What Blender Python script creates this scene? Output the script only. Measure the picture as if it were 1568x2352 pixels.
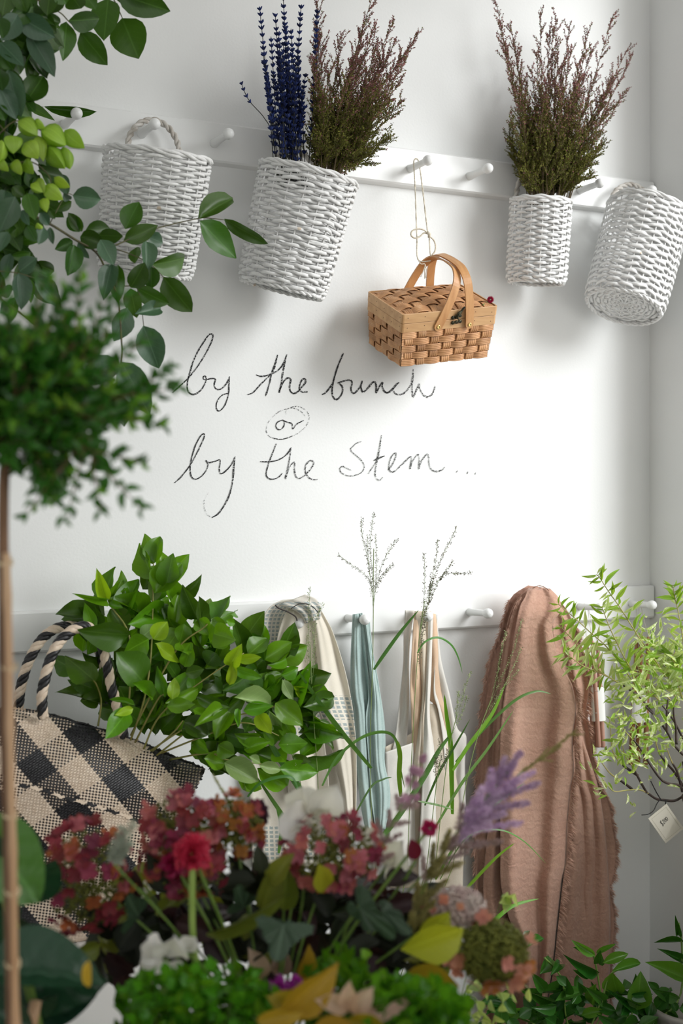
import bpy, math, random
from mathutils import Vector, Matrix, Euler, noise

sc = bpy.context.scene
for o in list(bpy.data.objects):
    bpy.data.objects.remove(o)
COL = sc.collection
V = Vector
R = math.radians
rnd = random.Random(7)

# ------------------------------------------------------------------ camera
F, CX, HY = 3139.0, 784.0, 1126.0            # focal length, centre, horizon (pixels of a 1568 x 2352 frame)
TH = math.atan(1674.0 / 3139.0)              # the wall is seen obliquely
D, H = 2.77, 1.45                            # camera distance from the wall, eye height
CAM = V((0, -D, H))
FW, RT, UP = V((math.sin(TH), math.cos(TH), 0)), V((math.cos(TH), -math.sin(TH), 0)), V((0, 0, 1))
cam_d = bpy.data.cameras.new('camera')
cam = bpy.data.objects.new('camera', cam_d)
COL.objects.link(cam)
cam.location = CAM
cam.rotation_euler = (R(90), 0, -TH)
cam_d.sensor_fit = 'VERTICAL'
cam_d.sensor_height = 36.0
cam_d.lens = F / 2352.0 * 36.0
cam_d.shift_y = (HY - 1176.0) / 2352.0
cam_d.clip_start = 0.05
cam_d.dof.use_dof = True
cam_d.dof.focus_distance = 2.95
cam_d.dof.aperture_fstop = 3.4
cam_d.dof.aperture_blades = 7
sc.camera = cam

# ------------------------------------------------------------------ light
world = bpy.data.worlds.new('daylight')
sc.world = world
world.use_nodes = True
wb = world.node_tree.nodes['Background']
wb.inputs[0].default_value = (1.0, 0.99, 0.96, 1)
wb.inputs[1].default_value = 1.5
sun_d = bpy.data.lights.new('window_daylight', 'SUN')
sun_d.energy = 3.2
sun_d.angle = R(34)
sun_d.color = (0.97, 0.99, 1.0)
sun = bpy.data.objects.new('window_daylight', sun_d)
COL.objects.link(sun)
SUN_DIR = V((0.62, -0.80, 0.45)).normalized()     # towards the sky seen through the shop window
sun.rotation_euler = SUN_DIR.to_track_quat('Z', 'Y').to_euler()
sun.location = (4, -4, 4)
vs = sc.view_settings
vs.view_transform = 'Standard'
vs.look = 'None'
vs.exposure = 0.15
vs.gamma = 1.0
vs.use_curve_mapping = False
sc.cycles.use_denoising = True
sc.cycles.max_bounces = 5
sc.cycles.diffuse_bounces = 3
sc.cycles.glossy_bounces = 2
sc.cycles.caustics_reflective = False
sc.cycles.caustics_refractive = False
sc.cycles.use_adaptive_sampling = True
sc.cycles.adaptive_threshold = 0.03
sc.cycles.adaptive_min_samples = 16
sc.cycles.transparent_max_bounces = 12
sc.cycles.sample_clamp_indirect = 4.0


# ------------------------------------------------------------------ pixel -> place
def ray(px, py):
    return FW + RT * ((px - CX) / F) + UP * ((HY - py) / F)


def P(px, py, off=0.0):
    """point seen at a pixel on the plane `off` metres in front of the back wall"""
    r = ray(px, py)
    return CAM + r * ((D - off) / r.y)


def Q(px, py, depth):
    """point seen at a pixel at a distance along the view axis"""
    return CAM + ray(px, py) * depth


def dep(p):
    return (p - CAM).dot(FW)


def off_of(px, depth):
    return -(Q(px, HY, depth).y)


# ------------------------------------------------------------------ objects
def tag(o, label=None, cat=None, group=None, kind=None):
    if label: o['label'] = label
    if cat: o['category'] = cat
    if group: o['group'] = group
    if kind: o['kind'] = kind
    return o


def empty(name, loc, label, cat, group=None, rot=None):
    o = bpy.data.objects.new(name, None)
    COL.objects.link(o)
    o.location = loc
    o.empty_display_size = 0.02
    if rot is not None:
        o.rotation_euler = rot
    return tag(o, label, cat, group)


def link(name, me, parent=None, mtx=None):
    """mtx is in world space of an unrotated, unscaled parent empty (only its location counts)"""
    o = bpy.data.objects.new(name, me)
    COL.objects.link(o)
    if parent is not None:
        o.parent = parent
    if mtx is not None:
        o.matrix_local = mtx
    return o


class MB:
    """collects faces and links them as ONE mesh object"""

    def __init__(s):
        s.v, s.f, s.m, s.uv = [], [], [], []

    def quadgrid(s, rows, mi=0, closed_u=False, closed_v=False, uv=None):
        n, m = len(rows), len(rows[0])
        b = len(s.v)
        for r in rows:
            s.v += [tuple(p) for p in r]
        for i in range(n if closed_v else n - 1):
            for j in range(m if closed_u else m - 1):
                i2, j2 = (i + 1) % n, (j + 1) % m
                s.f.append((b + i * m + j, b + i * m + j2, b + i2 * m + j2, b + i2 * m + j))
                s.m.append(mi)
                if uv:
                    s.uv.append((uv[i][j], uv[i][j + 1 if j + 1 < len(uv[i]) else j2],
                                 uv[i + 1 if i + 1 < len(uv) else i2][j + 1 if j + 1 < len(uv[i]) else j2],
                                 uv[i + 1 if i + 1 < len(uv) else i2][j]))
                else:
                    s.uv.append(None)

    def face(s, pts, mi=0, uv=None):
        b = len(s.v)
        s.v += [tuple(p) for p in pts]
        s.f.append(tuple(range(b, b + len(pts))))
        s.m.append(mi)
        s.uv.append(uv)

    def box(s, c, sz, M=None, mi=0):
        hx, hy, hz = sz[0] / 2, sz[1] / 2, sz[2] / 2
        b = len(s.v)
        for x in (-hx, hx):
            for y in (-hy, hy):
                for z in (-hz, hz):
                    p = V((c[0] + x, c[1] + y, c[2] + z))
                    s.v.append(tuple(M @ p if M else p))
        for q in ((0, 1, 3, 2), (4, 6, 7, 5), (0, 4, 5, 1), (2, 3, 7, 6), (0, 2, 6, 4), (1, 5, 7, 3)):
            s.f.append(tuple(b + k for k in q)); s.m.append(mi); s.uv.append(None)

    def tube(s, pts, rad, seg=6, mi=0, caps=True, closed=False, flat=1.0, nrm=None, twist=0.0):
        pts = [V(p) for p in pts]
        n = len(pts)
        if not hasattr(rad, '__len__'):
            rad = [rad] * n
        rows = []
        up = V(nrm) if nrm is not None else None
        prev = None
        for i in range(n):
            if closed:
                t = pts[(i + 1) % n] - pts[i - 1]
            else:
                t = pts[min(i + 1, n - 1)] - pts[max(i - 1, 0)]
            if t.length < 1e-9: t = V((0, 0, 1))
            t.normalize()
            if up is not None:
                a = up - t * up.dot(t)
            elif prev is not None:
                a = prev - t * prev.dot(t)
            else:
                a = (V((0, 0, 1)) if abs(t.z) < 0.9 else V((1, 0, 0)))
                a = a - t * a.dot(t)
            if a.length < 1e-7:
                a = t.orthogonal()
            a.normalize()
            prev = a
            b = t.cross(a)
            rr = rad[i]
            row = []
            for k in range(seg):
                an = 2 * math.pi * k / seg + twist * i
                row.append(pts[i] + a * (math.cos(an) * rr * flat) + b * (math.sin(an) * rr))
            rows.append(row)
        base = len(s.v)
        s.quadgrid(rows, mi, closed_u=True, closed_v=closed)
        if caps and not closed:
            s.f.append(tuple(base + k for k in reversed(range(seg)))); s.m.append(mi); s.uv.append(None)
            s.f.append(tuple(base + (n - 1) * seg + k for k in range(seg))); s.m.append(mi); s.uv.append(None)

    def lathe(s, prof, M, seg=16, mi=0):
        rows = []
        for (r, z) in prof:
            rows.append([M @ V((r * math.cos(2 * math.pi * k / seg), r * math.sin(2 * math.pi * k / seg), z)) for k in range(seg)])
        base = len(s.v)
        s.quadgrid(rows, mi, closed_u=True)
        n = len(prof)
        if prof[0][0] > 1e-6:
            s.f.append(tuple(base + k for k in reversed(range(seg)))); s.m.append(mi); s.uv.append(None)
        if prof[-1][0] > 1e-6:
            s.f.append(tuple(base + (n - 1) * seg + k for k in range(seg))); s.m.append(mi); s.uv.append(None)

    def mesh(s, name, mats, smooth=True):
        me = bpy.data.meshes.new(name)
        me.from_pydata(s.v, [], s.f)
        for m in (mats if isinstance(mats, (list, tuple)) else [mats]):
            me.materials.append(m)
        me.polygons.foreach_set('material_index', s.m)
        me.polygons.foreach_set('use_smooth', [smooth] * len(s.f))
        if any(u is not None for u in s.uv):
            lay = me.uv_layers.new(name='UVMap')
            k = 0
            dat = [0.0] * (2 * len(me.loops))
            for fi, f in enumerate(s.f):
                u = s.uv[fi]
                for j in range(len(f)):
                    if u is not None:
                        dat[2 * k], dat[2 * k + 1] = u[j][0], u[j][1]
                    k += 1
            lay.data.foreach_set('uv', dat)
        me.update()
        return me

    def build(s, name, mats, parent=None, smooth=True, shift=None):
        """verts are in world space; with a parent empty they are moved to its local space"""
        if parent is not None and shift is None:
            shift = parent.location
        if shift is not None:
            s.v = [(p[0] - shift[0], p[1] - shift[1], p[2] - shift[2]) for p in s.v]
        return link(name, s.mesh(name, mats, smooth), parent)


def cr(pts, n=6, closed=False):
    """Catmull-Rom through points (tuples of any length)"""
    pts = [tuple(p) for p in pts]
    out = []
    m = len(pts)
    for i in range(m if closed else m - 1):
        p0 = pts[(i - 1) % m] if closed else pts[max(i - 1, 0)]
        p1, p2 = pts[i], pts[(i + 1) % m]
        p3 = pts[(i + 2) % m] if closed else pts[min(i + 2, m - 1)]
        for k in range(n):
            t = k / n
            out.append(tuple(0.5 * (2 * b + (c - a) * t + (2 * a - 5 * b + 4 * c - d) * t * t + (3 * b - a - 3 * c + d) * t ** 3)
                             for a, b, c, d in zip(p0, p1, p2, p3)))
    if not closed:
        out.append(pts[-1])
    return out


def lerp(a, b, t):
    return a + (b - a) * t


def interp(tab, x):
    """tab: rows (x, a, b, ...) -> smooth interpolation"""
    if x <= tab[0][0]: return tab[0][1:]
    for i in range(len(tab) - 1):
        if x <= tab[i + 1][0]:
            t = (x - tab[i][0]) / (tab[i + 1][0] - tab[i][0])
            return tuple(lerp(a, b, t) for a, b in zip(tab[i][1:], tab[i + 1][1:]))
    return tab[-1][1:]


# ------------------------------------------------------------------ materials
def newmat(name):
    m = bpy.data.materials.new(name)
    m.use_nodes = True
    nt = m.node_tree
    return m, nt, nt.nodes['Principled BSDF']


def N(nt, kind, **kw):
    n = nt.nodes.new(kind)
    for k, v in kw.items():
        setattr(n, k, v)
    return n


def L(nt, a, b):
    nt.links.new(a, b)


def ramp(nt, fac, stops, interp='LINEAR'):
    r = N(nt, 'ShaderNodeValToRGB')
    r.color_ramp.interpolation = interp
    e = r.color_ramp.elements
    while len(e) < len(stops): e.new(0.5)
    for x, (p, c) in zip(e, stops):
        x.position = p
        x.color = (c[0], c[1], c[2], 1) if hasattr(c, '__len__') else (c, c, c, 1)
    L(nt, fac, r.inputs[0])
    return r.outputs[0]


def math_(nt, op, a, b=None, c=None):
    n = N(nt, 'ShaderNodeMath', operation=op)
    for i, x in enumerate((a, b, c)):
        if x is None: continue
        if hasattr(x, 'is_linked') or hasattr(x, 'links'): L(nt, x, n.inputs[i])
        else: n.inputs[i].default_value = x
    return n.outputs[0]


def mixc(nt, fac, a, b, mode='MIX'):
    n = N(nt, 'ShaderNodeMix', data_type='RGBA', blend_type=mode)
    for sock, x in ((n.inputs[0], fac), (n.inputs[6], a), (n.inputs[7], b)):
        if hasattr(x, 'links'): L(nt, x, sock)
        elif hasattr(x, '__len__'): sock.default_value = (x[0], x[1], x[2], 1)
        else: sock.default_value = x
    return n.outputs[2]


def noise_(nt, scale, detail=2.0, coord='Object', rough=0.5, sx=None):
    tc = N(nt, 'ShaderNodeTexCoord')
    n = N(nt, 'ShaderNodeTexNoise')
    n.inputs['Scale'].default_value = scale
    n.inputs['Detail'].default_value = detail
    n.inputs['Roughness'].default_value = rough
    if sx:
        mp = N(nt, 'ShaderNodeMapping')
        mp.inputs['Scale'].default_value = sx
        L(nt, tc.outputs[coord], mp.inputs[0])
        L(nt, mp.outputs[0], n.inputs['Vector'])
    else:
        L(nt, tc.outputs[coord], n.inputs['Vector'])
    return n.outputs['Fac']


def bump(nt, bs, height, strength=0.3, dist=0.001):
    b = N(nt, 'ShaderNodeBump')
    b.inputs['Strength'].default_value = strength
    b.inputs['Distance'].default_value = dist
    L(nt, height, b.inputs['Height'])
    L(nt, b.outputs[0], bs.inputs['Normal'])


def objrand(nt):
    return N(nt, 'ShaderNodeObjectInfo').outputs['Random']


def simple(name, c1, c2=None, rough=0.6, scale=40, bscale=None, bstr=0.2, bdist=0.001, rand=0.0, metal=0.0, spec=0.5, sx=None):
    m, nt, bs = newmat(name)
    col = None
    if c2 is not None:
        col = ramp(nt, noise_(nt, scale, 3, sx=sx), [(0.3, c1), (0.7, c2)])
    else:
        rgb = N(nt, 'ShaderNodeRGB'); rgb.outputs[0].default_value = (*c1, 1); col = rgb.outputs[0]
    if rand:
        hsv = N(nt, 'ShaderNodeHueSaturation')
        L(nt, col, hsv.inputs['Color'])
        L(nt, math_(nt, 'MULTIPLY_ADD', objrand(nt), rand * 2, 1 - rand), hsv.inputs['Value'])
        col = hsv.outputs[0]
    L(nt, col, bs.inputs['Base Color'])
    bs.inputs['Roughness'].default_value = rough
    bs.inputs['Metallic'].default_value = metal
    bs.inputs['Specular IOR Level'].default_value = spec
    if bscale:
        bump(nt, bs, noise_(nt, bscale, 3, sx=sx), bstr, bdist)
    return m


def leafmat(name, dark, light, vein=None, rough=0.35, trans=0.35, veinamt=0.6, hue=0.02, val=0.25, mottle=None, edge=None):
    """leaf: colour varies per leaf, midrib and side veins from the leaf's own UV (u across 0..1, v along 0..1), light passes through"""
    m, nt, bs = newmat(name)
    uvn = N(nt, 'ShaderNodeUVMap'); uvn.uv_map = 'UVMap'
    sep = N(nt, 'ShaderNodeSeparateXYZ')
    L(nt, uvn.outputs[0], sep.inputs[0])
    u, v = sep.outputs[0], sep.outputs[1]
    au = math_(nt, 'ABSOLUTE', math_(nt, 'SUBTRACT', u, 0.5))
    mid = math_(nt, 'LESS_THAN', au, 0.022)
    sv = math_(nt, 'FRACT', math_(nt, 'SUBTRACT', math_(nt, 'MULTIPLY', v, 7.0), math_(nt, 'MULTIPLY', au, 4.5)))
    side = math_(nt, 'LESS_THAN', sv, 0.09)
    r = objrand(nt)
    base = mixc(nt, r, dark, light)
    nz = noise_(nt, 60, 2)
    base = mixc(nt, math_(nt, 'MULTIPLY', nz, 0.5), base, light)
    if mottle is not None:
        f = ramp(nt, noise_(nt, mottle[1], 4, rough=0.7), [(mottle[2], 0.0), (mottle[2] + 0.08, 1.0)])
        base = mixc(nt, f, base, mottle[0])
    if edge is not None:
        f = ramp(nt, math_(nt, 'ADD', au, math_(nt, 'MULTIPLY', nz, 0.2)), [(edge[1], 0.0), (edge[1] + 0.12, 1.0)])
        base = mixc(nt, f, base, edge[0])
    vc = vein or tuple(min(1, x * 1.7 + 0.03) for x in light)
    base = mixc(nt, math_(nt, 'MULTIPLY', math_(nt, 'MAXIMUM', mid, math_(nt, 'MULTIPLY', side, 0.28)), veinamt), base, vc)
    hsv = N(nt, 'ShaderNodeHueSaturation')
    L(nt, base, hsv.inputs['Color'])
    r2 = math_(nt, 'FRACT', math_(nt, 'MULTIPLY', r, 17.31))
    r3 = math_(nt, 'FRACT', math_(nt, 'MULTIPLY', r, 91.7))
    L(nt, math_(nt, 'MULTIPLY_ADD', r2, hue * 2, 0.5 - hue), hsv.inputs['Hue'])
    L(nt, math_(nt, 'MULTIPLY_ADD', r3, val * 2, 1 - val), hsv.inputs['Value'])
    col = hsv.outputs[0]
    L(nt, col, bs.inputs['Base Color'])
    bs.inputs['Roughness'].default_value = rough
    bump(nt, bs, math_(nt, 'MAXIMUM', mid, math_(nt, 'MULTIPLY', side, 0.5)), 0.25, -0.0006)
    tr = N(nt, 'ShaderNodeBsdfTranslucent')
    tcol = mixc(nt, 0.5, col, (min(1, light[0] * 1.6), min(1, light[1] * 1.5), light[2] * 0.6))
    L(nt, tcol, tr.inputs[0])
    mx = N(nt, 'ShaderNodeMixShader')
    mx.inputs[0].default_value = trans
    L(nt, bs.outputs[0], mx.inputs[1]); L(nt, tr.outputs[0], mx.inputs[2])
    L(nt, mx.outputs[0], nt.nodes['Material Output'].inputs[0])
    return m

# ================================================================== the room
XR = 2.389                                       # right wall plane (inner corner)
m_wall, nt, bs = newmat('white_plaster')
L(nt, ramp(nt, noise_(nt, 3, 3), [(0.3, (0.80, 0.81, 0.80)), (0.7, (0.84, 0.845, 0.835))]), bs.inputs['Base Color'])
bs.inputs['Roughness'].default_value = 0.62
bump(nt, bs, noise_(nt, 170, 3), 0.22, 0.0012)
m_trim = simple('white_gloss_paint', (0.82, 0.83, 0.82), (0.86, 0.865, 0.855), rough=0.33, scale=6, bscale=25, bstr=0.15, bdist=0.0008)
m_ceil = simple('white_ceiling_paint', (0.8, 0.8, 0.79), rough=0.8)
m_floor = simple('grey_floor', (0.11, 0.085, 0.06), (0.17, 0.135, 0.10), rough=0.5, scale=5)
m_glass, nt, bs = newmat('window_glass')
tr = N(nt, 'ShaderNodeBsdfTransparent'); gl = N(nt, 'ShaderNodeBsdfGlossy'); gl.inputs['Roughness'].default_value = 0.02
mx = N(nt, 'ShaderNodeMixShader'); mx.inputs[0].default_value = 0.05
L(nt, tr.outputs[0], mx.inputs[1]); L(nt, gl.outputs[0], mx.inputs[2]); L(nt, mx.outputs[0], nt.nodes['Material Output'].inputs[0])

XL, YF, ZC = -2.2, -4.6, 3.4
WY0, WY1, WZ0, WZ1 = -0.20, -2.35, 0.90, 3.12      # shop window in the right wall


def struct(name, boxes, m, parent=None, smooth=False):
    b = MB()
    for c, s in boxes: b.box(c, s)
    o = b.build(name, m, parent, smooth)
    if parent is None: o['kind'] = 'structure'
    return o


struct('wall_back', [(((XL + XR) / 2 + 0.1, 0.05, ZC / 2), (XR - XL + 0.4, 0.1, ZC))], m_wall)
struct('wall_right', [((XR + 0.1, WY0 / 2, ZC / 2), (0.2, -WY0, ZC)),
                      ((XR + 0.1, (WY1 + YF) / 2, ZC / 2), (0.2, WY1 - YF, ZC)),
                      ((XR + 0.1, (WY0 + WY1) / 2, WZ0 / 2), (0.2, WY0 - WY1, WZ0)),
                      ((XR + 0.1, (WY0 + WY1) / 2, (WZ1 + ZC) / 2), (0.2, WY0 - WY1, ZC - WZ1))], m_wall)
FX0, FX1, FZ0, FZ1 = -1.95, 2.2, 1.15, 3.15                 # unseen shop front, added with the left wall to dim light low down
struct('wall_left', [((XL - 0.1, YF / 2, ZC / 2), (0.2, -YF + 0.4, ZC))], m_wall)
struct('wall_front', [(((XL + XR) / 2, YF - 0.1, FZ0 / 2), (XR - XL, 0.2, FZ0)), (((XL + XR) / 2, YF - 0.1, (FZ1 + ZC) / 2), (XR - XL, 0.2, ZC - FZ1)),
                      (((XL + FX0) / 2, YF - 0.1, (FZ0 + FZ1) / 2), (FX0 - XL, 0.2, FZ1 - FZ0)), (((XR + FX1) / 2, YF - 0.1, (FZ0 + FZ1) / 2), (XR - FX1, 0.2, FZ1 - FZ0))], m_wall)
struct('floor', [(((XL + XR) / 2, YF / 2, -0.05), (XR - XL + 0.4, -YF + 0.2, 0.1))], m_floor)
struct('ceiling', [(((XL + XR) / 2, YF / 2, ZC + 0.05), (XR - XL + 0.4, -YF + 0.2, 0.1))], m_ceil)
win = struct('window_1', [((XR + 0.12, WY0 - 0.025, (WZ0 + WZ1) / 2), (0.06, 0.05, WZ1 - WZ0)),
                          ((XR + 0.12, WY1 + 0.025, (WZ0 + WZ1) / 2), (0.06, 0.05, WZ1 - WZ0)),
                          ((XR + 0.12, (WY0 + WY1) / 2, WZ0 + 0.025), (0.06, WY0 - WY1 - 0.1, 0.05)),
                          ((XR + 0.12, (WY0 + WY1) / 2, WZ1 - 0.025), (0.06, WY0 - WY1 - 0.1, 0.05))], m_trim)
pane = struct('pane', [((XR + 0.12, (WY0 + WY1) / 2, (WZ0 + WZ1) / 2), (0.006, WY0 - WY1 - 0.1, WZ1 - WZ0 - 0.1))], m_glass, win)

# ------------------------------------------------------------------ peg rails
PEGX = [0.8216 + 0.1653 * k for k in range(-4, 10)]
PEG_PROF = [(0.0098, -0.004), (0.0098, 0.004), (0.0088, 0.012), (0.0080, 0.035), (0.0076, 0.056), (0.0072, 0.066), (0.0080, 0.0685),
            (0.0100, 0.0710), (0.0116, 0.0750), (0.0121, 0.0795), (0.0114, 0.0840), (0.0092, 0.0880), (0.0055, 0.0908), (0.0, 0.0918)]
PEG_MAT = Matrix.Rotation(R(88), 4, 'X')          # local z -> out of the wall, two degrees up
pb = MB(); pb.lathe(PEG_PROF, PEG_MAT, 18)
peg_me = pb.mesh('peg', m_trim)


def rail(z0, z1, label, pegz, xs):
    x0, x1 = -1.2, XR - 0.004
    t, c = 0.021, 0.004
    root = empty('peg_rail', (1.2, 0, (z0 + z1) / 2), label, 'peg rail')
    b = MB()
    prof = [(0, z0 - 0.004), (t - c, z0), (t, z0 + c), (t, z1 - c), (t - c, z1), (0, z1)]
    b.quadgrid([[V((x, -y - 0.0003, z)) for (y, z) in prof] for x in (x0, x1)])
    b.face([V((x1, -y, z)) for (y, z) in prof])
    b.face([V((x0, -y, z)) for (y, z) in reversed(prof)])
    b.build('board', m_trim, root, smooth=False)
    for x in xs:
        link('peg', peg_me, root, Matrix.Translation(V((x, -t, pegz)) - root.location))
    return root


ZU, ZL = 2.203, 1.158
rail(2.164, 2.2505, 'white painted peg rail near the top of the wall, wicker baskets hanging on it', ZU, PEGX)
rail(1.1195, 1.203, 'white painted peg rail lower on the wall, cloths hanging on it', ZL, PEGX)

# ------------------------------------------------------------------ charcoal handwriting
def charcoal(name, thr):
    m, nt, bs = newmat(name)
    bs.inputs['Base Color'].default_value = (0.018, 0.018, 0.02, 1)
    bs.inputs['Roughness'].default_value = 0.9
    f = ramp(nt, noise_(nt, 520, 3, rough=0.65), [(thr, 0.0), (thr + 0.08, 1.0)])
    tr = N(nt, 'ShaderNodeBsdfTransparent')
    mx = N(nt, 'ShaderNodeMixShader')
    L(nt, f, mx.inputs[0]); L(nt, tr.outputs[0], mx.inputs[1]); L(nt, bs.outputs[0], mx.inputs[2])
    L(nt, mx.outputs[0], nt.nodes['Material Output'].inputs[0])
    return m


m_char = [charcoal('charcoal_dense', 0.40), charcoal('charcoal_light', 0.455), charcoal('charcoal_faint', 0.52)]
k1, k2 = 380 / 1568, 300 / 1568
SA = lambda pts: [(380 + x * k1, 740 + y * k1) for x, y in pts]
SB = lambda pts: [(720 + x * k2, 780 + y * k2) for x, y in pts]
SC = lambda pts: [(380 + x * k1, 920 + y * k1) for x, y in pts]
SD = lambda pts: [(740 + x * k1, 980 + y * k1) for x, y in pts]
WRITING = {
    'charcoal handwriting on the wall, upper line "by the bunch"': [
        (SA([(65,668),(130,610),(200,545),(240,500),(320,395),(400,260),(440,170),(448,125),(430,112),(405,125),(360,190),(310,270),(265,365),(235,460),(212,545),(205,620),(220,665),(255,685),(300,672),(345,630),(378,570),(385,535),(375,512),(357,520),(360,540),(385,545),(430,535),(470,540),(462,580),(465,615),(490,638),(530,630),(570,590),(597,545),(606,515)]), 3.6, 0),
        (SA([(606,515),(600,600),(597,670),(580,740),(550,805),(505,842),(482,820),(480,780),(500,730),(540,690),(597,672)]), 3.6, 0),
        (SA([(770,690),(830,665),(890,600),(950,540),(1000,490),(1035,425),(1062,310)]), 3.4, 0),
        (SA([(1062,310),(1010,470),(985,570),(960,660),(945,700)]), 4.6, 0),
        (SA([(857,497),(890,512),(940,510),(1000,490),(1060,460),(1110,400),(1148,305)]), 3.6, 0),
        (SA([(1148,305),(1115,450),(1095,580),(1075,668),(1090,620),(1120,560),(1155,530),(1185,545),(1175,600),(1180,650),(1210,675),(1250,660),(1290,615),(1325,570),(1320,540),(1295,545),(1272,590),(1268,640),(1300,662),(1345,660)]), 4.6, 0),
        (SB([(95,662),(140,640),(190,580),(230,520),(255,430),(290,320),(335,210),(355,160)]), 4.5, 0),
        (SB([(355,165),(300,290),(250,440),(225,560),(222,650),(250,712),(285,715),(330,665),(348,600),(335,555),(305,530)]), 5.0, 0),
        (SB([(285,522),(350,500),(420,487),(455,500),(458,545),(445,590),(460,635),(490,642),(540,590),(570,540),(583,495)]), 4.2, 0),
        (SB([(583,495),(565,560),(590,630),(650,580),(700,520),(735,512),(750,560),(748,640),(790,560),(825,515),(820,560),(850,625),(895,635),(950,590),(990,540),(1025,515)]), 4.8, 0),
        (SB([(950,590),(970,640),(1020,662),(1080,645),(1130,595),(1175,520),(1195,430),(1195,355)]), 4.2, 1),
        (SB([(1195,355),(1180,500),(1180,620),(1195,685),(1230,610),(1265,535),(1270,590),(1305,655),(1365,690),(1420,655),(1445,600),(1455,555)]), 4.8, 1)],
    'charcoal word "or" inside a drawn oval, between the two lines of handwriting': [
        (SC([(1140,130),(1140,100),(1200,62),(1270,60),(1340,105),(1360,170),(1330,240),(1260,305),(1180,345),(1090,368),(1010,355),(960,310),(955,250),(990,180),(1060,115),(1140,80),(1220,75),(1290,110),(1320,150)]), 2.4, 2),
        (SC([(1200,335),(1140,358),(1080,367),(1010,352)]), 2.4, 0),
        (SC([(1105,185),(1060,205),(1045,240),(1060,270),(1090,275),(1120,240),(1122,200),(1105,185),(1150,205),(1195,220),(1205,268),(1240,225),(1310,187)]), 3.2, 0)],
    'charcoal handwriting on the wall, lower line "by the stem" with trailing dots': [
        (SC([(82,780),(130,740),(190,670),(240,600),(300,490),(350,385),(368,330),(355,315),(325,345),(285,420),(255,510),(235,600),(235,690),(255,735),(290,745),(340,715),(385,660),(400,605),(382,570),(410,588),(470,575),(512,562),(515,600),(508,650),(520,692),(560,675),(620,610),(658,528)]), 3.2, 0),
        (SC([(658,528),(645,640),(635,760),(605,890),(560,985),(500,1070),(440,1108)]), 4.0, 0),
        (SC([(440,1108),(390,1075),(365,1010),(365,950),(385,900),(405,875)]), 2.6, 2),
        (SC([(1048,408),(1000,530),(965,630),(952,700),(975,738),(1020,745),(1070,725),(1105,688)]), 3.2, 0),
        (SC([(895,578),(960,580),(1040,570),(1110,540),(1160,495),(1188,445)]), 3.4, 0),
        (SC([(1188,445),(1165,600),(1133,742),(1165,650),(1200,595),(1222,590),(1220,660),(1235,720),(1265,738),(1320,705),(1380,640),(1402,590),(1375,568),(1335,600),(1320,660),(1345,720),(1390,748),(1440,748)]), 3.8, 1),
        (SD([(370,142),(325,155),(285,190),(265,215),(290,250),(350,300),(392,360),(385,415),(340,450),(260,468),(190,445),(163,405),(185,375),(220,390),(275,415)]), 2.8, 1),
        (SD([(430,450),(470,390),(515,320),(540,220),(560,80)]), 3.6, 1),
        (SD([(560,80),(530,240),(510,360),(498,440),(510,490),(540,510),(570,480)]), 3.8, 1),
        (SD([(485,320),(530,300),(590,275)]), 4.2, 0),
        (SD([(620,410),(660,360),(695,280),(690,250),(655,280),(630,350),(635,415),(670,428),(720,390),(780,330),(830,285),(840,310),(828,400),(850,330),(900,265),(915,300),(910,400),(940,320),(990,260),(1005,290),(1008,350),(1030,405),(1080,425),(1130,410),(1158,380)]), 4.2, 1),
        (SD([(1279,412),(1268,434)]), 3.0, 0), (SD([(1375,427),(1369,449)]), 3.0, 0), (SD([(1449,434),(1443,454)]), 3.0, 0)],
}
wi = 0
WORDS = {0: [(0, 2), (2, 6), (6, 12)], 1: [(0, 2), (2, 3)], 2: [(0, 3), (3, 6), (6, 11), (11, 12), (12, 13), (13, 14)]}
for li, (lab, strokes) in enumerate(WRITING.items()):
    root = empty('charcoal_handwriting', P(*strokes[0][0][0]), lab, 'handwriting')
    for s0, s1 in WORDS[li]:
        b = MB()
        for pts, w, mi in strokes[s0:s1]:
            sm = cr(pts, 7)
            w3 = [P(x, y) for x, y in sm]
            n = len(w3)
            rows = []
            wi += 1
            for i, p in enumerate(w3):
                t = (w3[min(i + 1, n - 1)] - w3[max(i - 1, 0)])
                t.normalize()
                s = V((-t.z, 0, t.x))
                hw = w * 0.00052 * (0.85 + 0.3 * noise.noise(p * 60)) * (0.6 + 0.4 * min(1, min(i, n - 1 - i) / 6))
                z = -0.0006 - 0.00004 * wi
                rows.append([p + s * hw + V((0, z, 0)), p - s * hw + V((0, z, 0))])
            b.quadgrid(rows, mi)
        b.build('oval' if li == 1 and s0 == 0 else ('dot' if s0 >= 11 else 'word'), m_char, root)

# ================================================================== white wicker wall baskets
m_wick, nt, bs = newmat('white_painted_willow')
n1 = noise_(nt, 90, 4, rough=0.7)
c = ramp(nt, n1, [(0.25, (0.62, 0.62, 0.60)), (0.45, (0.80, 0.80, 0.79)), (0.75, (0.88, 0.88, 0.87))])
fl = ramp(nt, noise_(nt, 34, 2), [(0.74, 0.0), (0.77, 1.0)])
c = mixc(nt, math_(nt, 'MULTIPLY', fl, 0.6), c, (0.62, 0.45, 0.27))
L(nt, c, bs.inputs['Base Color'])
bs.inputs['Roughness'].default_value = 0.55
bump(nt, bs, noise_(nt, 260, 3, sx=(0.35, 0.35, 1.6)), 0.3, 0.0008)
m_whan = simple('weathered_white_willow', (0.42, 0.38, 0.33), (0.74, 0.72, 0.68), rough=0.7, scale=55, bscale=200, bstr=0.3)


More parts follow.
